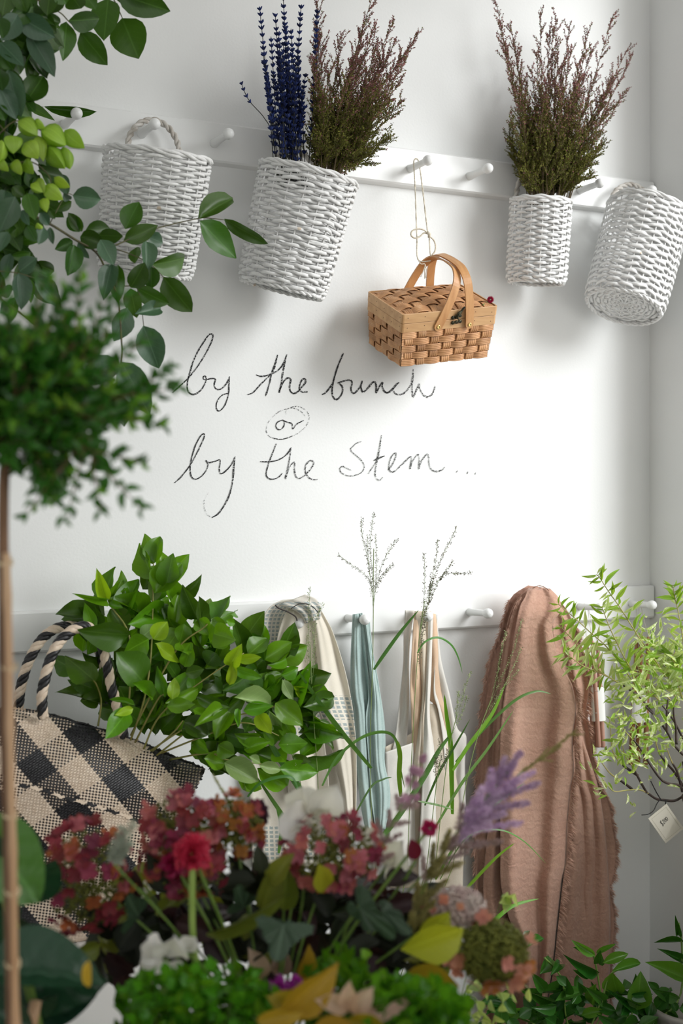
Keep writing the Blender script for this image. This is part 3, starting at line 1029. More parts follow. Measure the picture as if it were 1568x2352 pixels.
LDv = [(1020,1000,710,1195,230,.46,1),(1040,1010,1280,1455,220,.46,1),(1010,1180,1065,1555,180,.45,0),(90,85,35,295,105,.46,1),(100,100,270,90,90,.46,0),(165,240,310,120,140,.47,1),(160,250,200,550,155,.48,1),(235,290,265,505,90,.46,0),
       (300,285,530,550,125,.45,1),(110,400,-20,400,110,.46,0),(130,460,80,680,110,.46,0),(475,860,690,1010,200,.45,0),(0,600,60,500,90,.47,1),(-10,700,30,900,100,.47,1)]
rg = random.Random(11)


def place_list(lst, k, ox, oy, root, sets, rj=0.5, bend=0.02, ws=1.0):
    for (bx, by, tx, ty, w, off, s) in lst:
        base = P(ox + bx * k, oy + by * k, off)
        tip = P(ox + tx * k, oy + ty * k, off + rg.uniform(-bend, bend * 1.5))
        me = rg.choice(sets[s])
        put(root, me, base, tip, ws * w * k * dep(base) / F * rg.uniform(0.98, 1.06), rg.uniform(-rj, rj))


for lst, k, ox, oy in ((LA, K, 0, 0), (LBv, K2, 0, 260), (LCv, K3, 100, 440), (LDv, K4, 0, 560)):
    place_list(lst, k, ox, oy, vine, (VL, VL2), ws=1.12)
for i in range(120):
    y = rg.choice((rg.uniform(-30, 330), rg.uniform(330, 640)))
    x = rg.uniform(-40, 105 if y < 130 or y > 300 else 40)
    base = P(x, y, rg.uniform(0.36, 0.43))
    a = rg.uniform(0, 6.28)
    ln = rg.uniform(60, 95)
    tip = P(x + math.cos(a) * ln * 0.8, y + abs(math.sin(a)) * ln, rg.uniform(0.33, 0.42))
    put(vine, rg.choice(VL), base, tip, ln * 0.6 * dep(base) / F, rg.uniform(-0.9, 0.9))
PODS = [(215,90,450,270,190),(410,90,540,180,110),(490,190,790,390,230),(775,205,1015,420,175),(120,265,160,485,190),(290,360,460,545,190),(465,270,520,580,110),(575,400,780,665,190),(760,400,840,670,120),(300,560,400,730,160),
        (10,330,-10,590,200),(370,850,510,950,130),(465,780,530,960,110),(530,870,755,1040,150),(650,770,840,890,90),(520,1020,560,1190,110),(440,1330,500,1390,80),(180,560,250,740,150),(-10,560,100,700,140)]
for (bx, by, tx, ty, w) in PODS:
    base = P(bx * K2, 260 + by * K2, 0.50)
    tip = P(tx * K2, 260 + ty * K2, 0.51)
    put(vine, pod_me, base, tip, 1.15 * w * K2 * dep(base) / F, rg.uniform(-1.5, 1.5), 'pod')
VSTEMS = [([(-60, -200, .42), (-40, 60, .46), (-25, 300, .47), (-20, 520, .48), (-10, 640, .48), (0, 683, .47), (21, 700, .46), (54, 725, .46), (88, 755, .46), (125, 790, .45)], 2.6),
          ([(-22, 480, .48), (60, 490, .48), (114, 514, .46), (172, 550, .43), (219, 578, .42), (243, 619, .43), (262, 660, .44), (272, 691, .45), (279, 784, .45), (279, 829, .46), (272, 880, .46)], 2.0),
          ([(219, 578, .42), (260, 572, .42), (310, 588, .42), (348, 609, .41), (375, 636, .39)], 1.1), ([(240, 576, .42), (300, 548, .41), (362, 524, .38), (455, 502, .36), (487, 502, .36), (514, 505, .36)], 1.2),
          ([(243, 619, .43), (280, 655, .42), (316, 664, .41), (330, 748, .41)], 1.1), ([(-20, 620, .48), (0, 623, .47), (40, 627, .47), (80, 639, .45)], 1.1),
          ([(-42, -20, .46), (60, -10, .44), (132, 25, .40), (157, 48, .36), (184, 74, .32)], 1.3), ([(-44, -60, .46), (200, -60, .36), (255, -10, .32), (281, 42, .30)], 1.3),
          ([(-38, 20, .46), (44, 40, .45), (66, 76, .42)], 1.0), ([(-30, 60, .46), (0, 116, .46), (19, 160, .45)], 1.0), ([(-25, 230, .47), (40, 240, .3), (75, 243, .12), (100, 246, .08)], 0.9),
          ([(-22, 330, .48), (30, 280, .50), (70, 285, .50), (95, 300, .50), (140, 310, .50)], 1.1), ([(-22, 400, .48), (60, 370, .50), (110, 400, .50), (120, 440, .5)], 1.1), ([(114, 514, .46), (150, 450, .44), (167, 448, .42)], 0.8),
          ([(-24, 260, .48), (10, 300, .49), (18, 312, .49)], 0.9)]
for pts, w in VSTEMS:
    b = MB()
    sm = cr([tuple(P(*q)) for q in pts], 5)
    n = len(sm)
    b.tube(sm, [w * 0.0011 * lerp(1.2, 0.6, i / n) for i in range(n)], 5)
    b.build('stem', m_twig, vine)

# ================================================================== clipped myrtle standard, near left
m_myr = leafmat('myrtle_leaf', (0.012, 0.07, 0.008), (0.06, 0.20, 0.018), rough=0.28, trans=0.3, veinamt=0.2, val=0.45, hue=0.015)
m_myr_n = leafmat('myrtle_young_leaf', (0.09, 0.26, 0.02), (0.20, 0.40, 0.04), rough=0.35, trans=0.4, veinamt=0.2, val=0.25)
m_bark = simple('brown_bark', (0.13, 0.065, 0.03), (0.24, 0.13, 0.07), rough=0.7, scale=50, sx=(1, 1, 0.3), bscale=150, bstr=0.3)
m_cane = simple('bamboo_cane', (0.42, 0.24, 0.12), (0.60, 0.40, 0.24), rough=0.5, scale=18, sx=(2, 2, 0.3))
m_raffia = simple('raffia_tie', (0.62, 0.47, 0.28), (0.75, 0.60, 0.40), rough=0.8, scale=200)
TD = 1.38
tc = Q(70, 930, TD)
topi = empty('myrtle_topiary', V((Q(25, 2352, TD).x, Q(25, 2352, TD).y, 0.50)), 'blurred myrtle standard with round leafy crown on a caned stem, nearest left', 'potted tree')
ML = [leaf_me('myrtle_leaf_%d' % i, m_myr if i < 3 else m_myr_n, wpos=0.4, tipe=1.1, fold=0.3, curl=0.1 * i, nl=4) for i in range(4)]
rg = random.Random(5)
bst, btw = MB(), MB()
nleaf = 0
sprigs = []
sc_ = TD / F
for i in range(190):
    d = rv(rg)
    rad_ = rg.random() ** 0.33
    c = tc + RT * (d.x * 225 * sc_ * rad_ * 0.8) + UP * (d.z * 185 * sc_ * rad_ * 0.8) + FW * (d.y * 215 * sc_ * rad_ * 0.8)
    sprigs.append((c, (d * 1.0 + rv(rg) * 0.55 + UP * 0.25).normalized(), rg.uniform(0.022, 0.045), rad_ > 0.72 and d.y < 0.35))
for (px, py, dx, dy, ln) in ((178, 735, .1, 1, .05), (150, 745, -.3, 1, .045), (200, 790, .4, .9, .05), (318, 905, 1, .15, .040), (290, 960, 1, -.25, .038), (330, 885, .8, .5, .030), (250, 1090, .6, -.6, .05),
                             (180, 1080, -.2, -1, .05), (130, 1090, -.6, -.8, .05), (230, 1040, .9, -.2, .045), (80, 750, .2, 1, .045), (20, 760, -.1, 1, .05), (270, 830, .8, .6, .04), (240, 770, .5, .9, .045), (215, 1075, .2, -1, .045), (110, 760, .5, .9, .04)):
    sprigs.append((Q(px, py, TD - 0.03), (RT * dx + UP * dy - FW * 0.2).normalized(), ln, True))
for (c, d, ln, vis) in sprigs:
    btw.tube([c - d * ln * 0.8, c, c + d * ln], [0.0012, 0.0009, 0.0005], 4)
    side = d.orthogonal().normalized()
    npair = 5 if not vis else 6
    for k in range(npair):
        s = k / (npair - 1)
        p = c + d * (ln * (s * 1.25 - 0.3))
        for sg in (-1, 1):
            axis = (Matrix.Rotation(k * 1.57 + rg.uniform(-.3, .3), 3, d) @ side) * sg
            ld = (axis * 0.85 + d * (0.45 + 0.6 * s) + UP * 0.1).normalized()
            L_ = rg.uniform(0.015, 0.024) * (1.1 - 0.3 * s)
            tip = p + ld * L_
            w = L_ * rg.uniform(0.36, 0.5)
            if vis and nleaf < 298:
                put(topi, ML[3] if (s > 0.85 or rg.random() < 0.12) else ML[rg.randrange(3)], p, tip, w, rg.uniform(-1.2, 1.2)); nleaf += 1
            else:
                add_leaf(bst, p, tip, w, rg.uniform(-1.3, 1.3), fold=0.3, mi=1 if rg.random() < 0.15 else 0)
o = bst.build('foliage', [m_myr, m_myr_n], topi); o['kind'] = 'stuff'
btw.build('twigs', m_bark, topi)['kind'] = 'stuff'
b = MB()
tp = [tuple(Q(x, y, TD)) for x, y in ((60, 960), (20, 1040), (9, 1110), (8, 1300), (10, 1500), (14, 1750), (20, 2000), (26, 2352))] + [(topi.location.x, topi.location.y, 0.78)]
b.tube(cr(tp, 6), 0.0056, 10)
b.build('trunk', m_bark, topi)
b = MB()
tp2 = [tuple(Q(x, y, TD - 0.012)) for x, y in ((14, 1270), (20, 1500), (24, 1750), (30, 2000), (36, 2352))] + [(topi.location.x + 0.01, topi.location.y - 0.012, 0.79)]
cp = cr(tp2, 6)
b.tube(cp, [0.0042 + (0.0008 if i % 7 == 3 else 0) for i in range(len(cp))], 10)
b.build('cane', m_cane, topi)
for (x, y) in ((12, 1292), (22, 1532), (24, 1870), (28, 2046), (29, 2212)):
    b = MB()
    c = Q(x, y, TD - 0.006)
    for q in range(2):
        b.tube([c + V((0.0070 * math.cos(a), 0.0100 * math.sin(a), (q - .5) * 0.0022 + 0.002 * math.sin(a + q))) for a in [2 * math.pi * k / 14 for k in range(14)]], 0.0010, 5, closed=True)
    b.build('tie', m_raffia, topi)
b = MB()
b.lathe([(0.0, 0.0), (0.085, 0.0), (0.105, 0.12), (0.115, 0.30), (0.120, 0.31), (0.118, 0.325), (0.105, 0.325), (0.100, 0.30), (0.0, 0.295)], Matrix.Translation(topi.location), 24)
b.build('pot', simple('terracotta', (0.42, 0.19, 0.10), (0.52, 0.26, 0.15), rough=0.8, scale=12), topi)

# ================================================================== cloths on the lower peg rail
def fabric(name, c1, c2, rough=0.9, wscale=900, bstr=0.25, bdist=0.0006, trans=0.12, rib=None, band=None, hdir=0.0):
    """woven cloth; band = (list of (v0, v1) in UV, cell size u, cell size v, colour) prints a grid of small blocks"""
    m, nt, bs = newmat(name)
    n1 = noise_(nt, 14, 4)
    n2 = noise_(nt, wscale * 0.5, 2)
    col = ramp(nt, math_(nt, 'ADD', math_(nt, 'MULTIPLY', n1, 0.6), math_(nt, 'MULTIPLY', n2, 0.4)), [(0.35, c1), (0.65, c2)])
    uvn = N(nt, 'ShaderNodeUVMap'); uvn.uv_map = 'UVMap'
    sep = N(nt, 'ShaderNodeSeparateXYZ'); L(nt, uvn.outputs[0], sep.inputs[0])
    u, v = sep.outputs[0], sep.outputs[1]
    if band:
        spans, cu, cv, bc = band
        mask = None
        for v0, v1 in spans:
            mm = math_(nt, 'MULTIPLY', math_(nt, 'GREATER_THAN', v, v0), math_(nt, 'LESS_THAN', v, v1))
            mask = mm if mask is None else math_(nt, 'MAXIMUM', mask, mm)
        wob = math_(nt, 'MULTIPLY', noise_(nt, 300, 1), 0.25)
        fu = math_(nt, 'GREATER_THAN', math_(nt, 'ADD', math_(nt, 'FRACT', math_(nt, 'DIVIDE', u, cu)), wob), 0.48)
        fv = math_(nt, 'GREATER_THAN', math_(nt, 'ADD', math_(nt, 'FRACT', math_(nt, 'DIVIDE', v, cv)), wob), 0.48)
        mk = math_(nt, 'MULTIPLY', mask, math_(nt, 'MULTIPLY', fu, fv))
        col = mixc(nt, math_(nt, 'MULTIPLY', mk, 0.85), col, bc)
    L(nt, col, bs.inputs['Base Color'])
    bs.inputs['Roughness'].default_value = rough
    bs.inputs['Specular IOR Level'].default_value = 0.2
    bs.inputs['Sheen Weight'].default_value = 0.25
    hgt = math_(nt, 'ADD', noise_(nt, wscale, 2), math_(nt, 'MULTIPLY', noise_(nt, 90, 3), 1.2))
    if rib:
        w1 = math_(nt, 'SINE', math_(nt, 'ADD', math_(nt, 'MULTIPLY', v, rib[0]), math_(nt, 'MULTIPLY', noise_(nt, 45, 3), 16.0)))
        hgt = math_(nt, 'ADD', hgt, math_(nt, 'MULTIPLY', w1, rib[1]))
    bump(nt, bs, hgt, bstr, bdist)
    tr = N(nt, 'ShaderNodeBsdfTranslucent'); L(nt, col, tr.inputs[0])
    mx = N(nt, 'ShaderNodeMixShader'); mx.inputs[0].default_value = trans
    L(nt, bs.outputs[0], mx.inputs[1]); L(nt, tr.outputs[0], mx.inputs[2])
    L(nt, mx.outputs[0], nt.nodes['Material Output'].inputs[0])
    return m


def smooth_tab(tab, n):
    return cr(tab, n)


def drape(parent, name, mat, left, right, off, fold, nu=28, nv=60, vs_=None, thick=0.0016, top_round=0.0, uvoff=0.0, seed=0, uscale=1.0):
    """hanging cloth between a left and a right edge (pixel polylines (x, y)), standing `off`(v) from the wall with folds(u, v)"""
    def resample(pl):
        sm = cr(pl, 10)
        s = [0.0]
        for a, b in zip(sm, sm[1:]): s.append(s[-1] + math.hypot(b[0] - a[0], b[1] - a[1]))
        out = []
        k = 0
        for i in range(nv + 1):
            t = s[-1] * i / nv
            while k < len(s) - 2 and s[k + 1] < t: k += 1
            f = (t - s[k]) / max(1e-9, s[k + 1] - s[k])
            out.append((lerp(sm[k][0], sm[k + 1][0], f), lerp(sm[k][1], sm[k + 1][1], f)))
        return out
    Lf, Rf = resample(left), resample(right)
    rows, uvs = [], []
    sd = V((seed * 3.1, seed * 1.7, seed))
    for i in range(nv + 1):
        v = i / nv
        o0 = interp(off, v)[0] if hasattr(off, '__len__') else off
        row, ur = [], []
        for j in range(nu + 1):
            u = j / nu
            x, y = lerp(Lf[i][0], Rf[i][0], u), lerp(Lf[i][1], Rf[i][1], u)
            d = fold(u, v) + 0.0035 * noise.noise(V((u * 3, v * 7, 0)) + sd) * min(1, v * 6)
            p = P(x, y, max(0.004, o0 + d))
            row.append(p)
            ur.append((u * abs(Rf[i][0] - Lf[i][0]) / 1000.0 * uscale, uvoff + (y - 1380) / 600.0))
        rows.append(row); uvs.append(ur)
    b = MB()
    b.quadgrid(rows, uv=uvs)
    o = b.build(name, mat, parent)
    md = o.modifiers.new('thickness', 'SOLIDIFY'); md.thickness = thick; md.offset = 0
    return o, rows


def folds(*terms, env=lambda v: min(1, 0.25 + v * 2.5)):
    def f(u, v):
        return env(v) * sum(a * math.cos(2 * math.pi * (k * u + ph + dr * v)) for a, k, ph, dr in terms)
    return f


def fringe(parent, mat, pts, length, outward, step=0.00038, name='fringe', jit=0.42, seed=1):
    """loose threads along an edge"""
    rg = random.Random(seed)
    b = MB()
    for a, c in zip(pts, pts[1:]):
        n = max(1, int((c - a).length / step))
        for k in range(n):
            p = a.lerp(c, (k + rg.random()) / n)
            d = (outward + V((rg.uniform(-1, 1), rg.uniform(-1, 1), rg.uniform(-1, 1))) * jit).normalized()
            wav = 0.72 + 0.28 * math.sin(p.z * 150 + p.x * 90)
            ln = length * rg.uniform(0.6, 1.15) * wav
            s = d.cross(V((rg.uniform(-1, 1), rg.uniform(-1, 1), rg.uniform(-1, 1)))).normalized() * 0.00085
            q = p + d * ln * 0.5 + V((0, 0, -0.15 * ln))
            e = p + d * ln + V((0, 0, -0.45 * ln))
            b.face([p - s, p + s, q + s * 0.8, q - s * 0.8]); b.face([q - s * 0.8, q + s * 0.8, e])
    o = b.build(name, mat, parent, smooth=False)
    o['kind'] = 'stuff'
    return o


# ---- cream towel with slate check bands
m_towel = fabric('cream_cotton', (0.83, 0.77, 0.65), (0.90, 0.85, 0.75), band=([(0.362, 0.455), (0.465, 0.52)], 0.0125, 0.0165, (0.34, 0.41, 0.42)), trans=0.2)
m_towel_b = fabric('cream_cotton_check_end', (0.78, 0.74, 0.65), (0.87, 0.83, 0.75), band=([(0.0, 0.22)], 0.010, 0.0150, (0.36, 0.43, 0.44)), trans=0.15)
m_towel_c = fabric('cream_cotton_lower_check', (0.83, 0.77, 0.65), (0.90, 0.85, 0.75), band=([(0.86, 0.99)], 0.0125, 0.0165, (0.36, 0.43, 0.42)), trans=0.2)
tw = empty('kitchen_towel', V((PEGX[7] + 0.03, -0.05, ZL)), 'cream cotton towel with slate blue check bands, leftmost cloth on the lower rail', 'towel')
drape(tw, 'back_layer', m_towel_c, [(625, 1420), (612, 1520), (590, 1650), (575, 1800), (580, 1990)], [(735, 1420), (770, 1520), (795, 1650), (806, 1800), (808, 1990)], [(0, .035), (1, .02)], folds((.008, 2.2, .1, .1)), seed=1)
drape(tw, 'side_fold', m_towel_b, [(648, 1378), (622, 1392), (604, 1420), (599, 1470), (596, 1540), (596, 1600)], [(700, 1374), (668, 1400), (655, 1440), (648, 1490), (640, 1540), (640, 1600)], [(0, .075), (1, .055)], folds((.010, 1.0, .0, 0)), nu=14, nv=30, seed=2)
drape(tw, 'front_layer', m_towel, [(672, 1384), (650, 1420), (634, 1480), (626, 1560), (640, 1660), (652, 1740), (664, 1830)], [(728, 1384), (722, 1430), (722, 1520), (727, 1604), (742, 1690), (752, 1760), (756, 1830)], [(0, .105), (.15, .095), (1, .06)],
      folds((.013, 1.35, .45, .05), (.003, 3.3, .2, 0)), seed=3)
drape(tw, 'front_layer', m_towel, [(690, 1378), (712, 1420), (718, 1500), (722, 1599), (747, 1674), (770, 1760), (786, 1832), (796, 1930)], [(722, 1376), (748, 1420), (767, 1459), (793, 1544), (809, 1622), (817, 1713), (818, 1820), (815, 1930)], [(0, .105), (.15, .10), (1, .065)],
      folds((.010, 1.1, .55, .05), (.003, 2.7, .3, 0)), seed=4)
drape(tw, 'knot_roll', m_towel_b, [(640, 1390), (668, 1398), (690, 1412), (700, 1432)], [(700, 1366), (725, 1376), (737, 1396), (734, 1422)], [(0, .085), (.5, .125), (1, .11)], lambda u, v: 0.012 * math.sin(math.pi * u) + 0.004 * math.sin(u * 14), nu=18, nv=18, seed=5)
b = MB()
b.tube([P(x, y, .135) for x, y in cr([(632, 1390), (640, 1397), (660, 1405), (678, 1416), (682, 1426)], 6)], 0.0016, 6)
b.tube([P(x, y, .137) for x, y in cr([(668, 1398), (690, 1386), (712, 1390), (728, 1404), (731, 1416)], 6)], 0.0010, 6)
b.build('hem_thread', simple('dark_thread', (0.05, 0.04, 0.035), rough=0.8), tw)

# ---- sage blue linen cloth
m_sage = fabric('sage_blue_linen', (0.39, 0.51, 0.49), (0.49, 0.61, 0.585), wscale=600, bstr=0.4, trans=0.1)
sg = empty('linen_apron', V((PEGX[8], -0.05, ZL)), 'sage blue linen apron hanging narrow from its peg', 'apron')
drape(sg, 'back_fall', m_sage, [(828, 1412), (822, 1500), (822, 1620), (826, 1720), (830, 1800)], [(848, 1416), (856, 1500), (874, 1600), (884, 1680), (884, 1790)], [(0, .075), (.1, .05), (1, .03)], folds((.006, 1.2, .3, 0)), nu=12, seed=6)
drape(sg, 'front_fall', m_sage, [(810, 1411), (807, 1470), (805, 1531), (806, 1596), (813, 1640), (817, 1739), (827, 1843), (840, 1910)], [(832, 1408), (836, 1470), (848, 1560), (862, 1640), (872, 1720), (880, 1790), (890, 1843), (879, 1910)], [(0, .085), (.12, .075), (1, .06)],
      folds((.008, 1.3, .5, .15), (.002, 4, .1, .2)), seed=7)
drape(sg, 'front_fall', m_sage, [(826, 1409), (834, 1440), (842, 1520), (846, 1600), (840, 1650), (846, 1740), (852, 1830), (862, 1900)], [(846, 1420), (853, 1480), (871, 1583), (881, 1661), (883, 1752), (894, 1804), (895, 1850), (884, 1905)], [(0, .088), (.12, .082), (1, .075)],
      folds((.007, 1.1, .4, -.1), (.002, 4, .1, .1)), seed=8)

# ---- natural canvas apron with pocket and straps
m_canvas = fabric('natural_canvas', (0.80, 0.70, 0.56), (0.87, 0.79, 0.67), wscale=700, trans=0.28)
m_canvas_w = fabric('pale_canvas', (0.83, 0.80, 0.74), (0.90, 0.87, 0.82), wscale=700, trans=0.2)
m_peach = fabric('peach_cotton_lining', (0.86, 0.63, 0.44), (0.91, 0.71, 0.53), wscale=700, trans=0.3)
ap = empty('canvas_apron', V((PEGX[9] + 0.01, -0.05, ZL)), 'natural canvas apron with pocket and peach lining, on the middle peg', 'apron')
drape(ap, 'body', m_canvas, [(884, 1716), (886, 1800), (890, 1900), (896, 2040)], [(1030, 1640), (1060, 1730), (1066, 1850), (1062, 2040)], [(0, .03), (1, .035)], folds((.010, 1.6, .3, .1)), seed=9)
drape(ap, 'back_strap', m_canvas_w, [(930, 1402), (927, 1460), (926, 1523), (918, 1600), (908, 1690), (900, 1725)], [(952, 1402), (942, 1460), (938, 1530), (939, 1605), (935, 1680), (932, 1715)], [(0, .085), (.1, .055), (1, .03)], folds((.004, 1, .2, 0)), nu=8, seed=10)
drape(ap, 'strap', m_peach, [(951, 1408), (946, 1480), (942, 1564), (944, 1640), (948, 1745)], [(960, 1408), (962, 1500), (968, 1590), (966, 1660), (957, 1735)], [(0, .09), (1, .055)], folds((.003, 1, .4, 0)), nu=8, seed=11)
drape(ap, 'strap', m_canvas, [(952, 1404), (958, 1470), (962, 1523), (966, 1618), (950, 1741), (948, 1800)], [(990, 1404), (984, 1500), (980, 1578), (972, 1659), (972, 1740), (970, 1800)], [(0, .098), (.1, .085), (1, .06)], folds((.007, 1, .5, 0)), nu=10, seed=12)
drape(ap, 'lining', m_peach, [(986, 1408), (984, 1500), (984, 1600), (996, 1620), (1016, 1700)], [(1000, 1410), (1008, 1500), (1012, 1580), (1030, 1640), (1046, 1720)], [(0, .085), (1, .05)], folds((.004, 1, .4, 0)), nu=8, seed=13)
drape(ap, 'front_panel', m_canvas_w, [(984, 1405), (980, 1520), (976, 1620), (972, 1720), (968, 1830), (962, 1960), (960, 2040)], [(994, 1406), (990, 1540), (986, 1640), (996, 1720), (1000, 1830), (1000, 1960), (998, 2040)], [(0, .100), (.1, .09), (1, .07)], folds((.004, 1, .5, 0)), nu=10, seed=14)
drape(ap, 'side_panel', m_canvas_w, [(1000, 1500), (996, 1590), (1006, 1630), (1016, 1690), (1022, 1760), (1030, 1850), (1034, 1950)], [(1003, 1412), (1012, 1512), (1032, 1595), (1050, 1673), (1070, 1690), (1067, 1754), (1069, 1850)], [(0, .075), (1, .045)], folds((.006, 1, .1, 0)), nu=10, seed=15)
drape(ap, 'bib', m_canvas, [(974, 1615), (971, 1680), (970, 1740), (968, 1850), (966, 1980)], [(1000, 1618), (1012, 1660), (1030, 1720), (1052, 1820), (1056, 1980)], [(0, .06), (1, .055)], folds((.004, 1, .3, 0)), nu=10, seed=16)
drape(ap, 'pocket', m_canvas_w, [(884, 1728), (886, 1800), (890, 1880), (896, 1990)], [(948, 1706), (950, 1780), (952, 1880), (956, 1990)], [(0, .062), (.5, .05), (1, .045)], lambda u, v: 0.004 * math.sin(math.pi * u), nu=10, seed=17)

# ---- dusty pink muslin throw with frayed edges
m_pink = fabric('dusty_pink_muslin', (0.50, 0.285, 0.21), (0.60, 0.37, 0.28), wscale=420, bstr=0.5, bdist=0.0016, rib=(190.0, 0.55), trans=0.1)
m_frng = simple('dusty_pink_thread', (0.58, 0.34, 0.25), (0.68, 0.44, 0.34), rough=0.9, scale=200)
th = empty('muslin_throw', V((PEGX[11], -0.05, ZL)), 'dusty pink muslin throw with frayed edges hanging from the lower rail', 'throw')
LEFT_BACK = [(1213, 1345), (1175, 1371), (1157, 1422), (1146, 1463), (1130, 1499), (1118, 1550), (1108, 1613), (1100, 1703), (1096, 1779), (1093, 1900), (1094, 2000), (1100, 2100), (1120, 2300), (1125, 2370)]
o, rows = drape(th, 'back_layer', m_pink, LEFT_BACK, [(1250, 1350), (1230, 1400), (1215, 1460), (1205, 1560), (1200, 1660), (1200, 1800), (1205, 1950), (1210, 2100), (1215, 2250), (1220, 2370)], [(0, .10), (.1, .055), (1, .03)], folds((.007, 2.0, .3, .1), (.003, 5, 0, .2)), seed=20, nv=80)
fringe(th, m_frng, [r[0] for r in rows[4:]], 0.020, V((-0.75, -0.35, -0.1)), seed=21)
o, rows = drape(th, 'middle_layer', m_pink, [(1215, 1350), (1182, 1386), (1162, 1447), (1147, 1550), (1136, 1639), (1131, 1741), (1126, 1850), (1116, 1950), (1110, 2050), (1125, 2200), (1140, 2370)], [(1260, 1352), (1240, 1400), (1220, 1500), (1215, 1600), (1215, 1741), (1220, 1900), (1225, 2050), (1240, 2200), (1250, 2370)], [(0, .12), (.1, .085), (1, .06)],
                folds((.008, 1.9, .5, .1), (.003, 4.5, .2, .1)), seed=22, nv=80)
fringe(th, m_frng, [P(x, y, .125) for x, y in cr([(1196, 1370), (1182, 1392), (1174, 1420), (1166, 1450), (1150, 1480)], 6)], 0.013, V((-0.5, -0.7, -0.2)), seed=23)
MAIN_R = [(1262, 1352), (1284, 1376), (1286, 1405), (1268, 1432), (1274, 1486), (1287, 1524), (1305, 1557), (1315, 1580), (1322, 1630), (1314, 1697), (1317, 1766), (1310, 1805), (1307, 1838), (1302, 1889), (1298, 1979), (1290, 2017), (1284, 2068), (1277, 2132), (1272, 2183), (1264, 2246), (1256, 2297), (1250, 2370)]
o, rows = drape(th, 'front_layer', m_pink, [(1212, 1352), (1205, 1372), (1193, 1395), (1180, 1460), (1170, 1530), (1158, 1600), (1149, 1680), (1147, 1754), (1148, 1850), (1149, 1950), (1150, 2030), (1168, 2106), (1188, 2150), (1200, 2220), (1208, 2290), (1208, 2370)], MAIN_R, [(0, .125), (.06, .15), (.2, .13), (1, .095)],
                folds((.013, 1.5, .68, .04), (.003, 3.3, .3, .2)), nu=44, nv=110, seed=24)
edge = [r[-1] for r in rows]
fringe(th, m_frng, [p + V((0, -0.006, 0)) for p in edge[24:]], 0.024, V((0.7, -0.6, -0.15)), seed=25, step=0.00035)
fringe(th, m_frng, [P(x, y, .15) for x, y in cr([(1222, 1352), (1236, 1346), (1250, 1350), (1260, 1358)], 6)], 0.010, V((0.2, -0.5, 0.7)), seed=26)
OUT_R = [(1285, 1380), (1302, 1402), (1318, 1435), (1334, 1494), (1346, 1542), (1354, 1575), (1345, 1639), (1352, 1677), (1362, 1741), (1372, 1800), (1396, 1838), (1406, 1902), (1414, 1953), (1406, 2017), (1398, 2042), (1408, 2093), (1408, 2157), (1402, 2208), (1400, 2300), (1398, 2370)]
o, rows = drape(th, 'side_layer', m_pink, [(1270, 1380), (1268, 1440), (1276, 1500), (1290, 1560), (1300, 1640), (1300, 1740), (1300, 1840), (1300, 1950), (1300, 2050), (1296, 2150), (1290, 2370)], OUT_R, [(0, .09), (.1, .055), (1, .035)], folds((.009, 1.7, .1, .1), (.002, 3, .3, .2)), seed=27, nv=90)
fringe(th, m_frng, [r[-1] for r in rows[6:]], 0.018, V((0.7, -0.6, -0.05)), seed=28, step=0.00035)
fringe(th, m_frng, [P(x, y, .10) for x, y in cr([(1292, 1420), (1294, 1460), (1300, 1500), (1305, 1540)], 8)], 0.016, V((0.3, -0.8, -0.2)), seed=29)
drape(th, 'leg_layer', m_pink, [(1310, 1720), (1304, 1850), (1298, 1960), (1290, 2050), (1280, 2150), (1270, 2260), (1262, 2370)], [(1335, 1690), (1352, 1740), (1374, 1813), (1388, 1902), (1397, 2017), (1401, 2106), (1400, 2220), (1398, 2370)], [(0, .05), (1, .055)],
      folds((.008, 1.5, .6, .1), (.002, 3.1, .2, .15)), seed=30, nv=70)

# ---- hanging taper candles
m_wax_p = simple('dusty_pink_wax', (0.47, 0.255, 0.19), (0.53, 0.30, 0.23), rough=0.4, scale=15)
m_wax_b = simple('brown_wax', (0.24, 0.10, 0.03), (0.32, 0.15, 0.05), rough=0.38, scale=15)
m_wax_t = simple('terracotta_wax', (0.42, 0.20, 0.10), (0.50, 0.26, 0.14), rough=0.38, scale=15)
m_wick = simple('white_wick', (0.78, 0.74, 0.66), rough=0.9)
m_paper = simple('white_paper', (0.80, 0.79, 0.77), rough=0.7)
m_ink = simple('grey_ink', (0.30, 0.29, 0.28), rough=0.8)


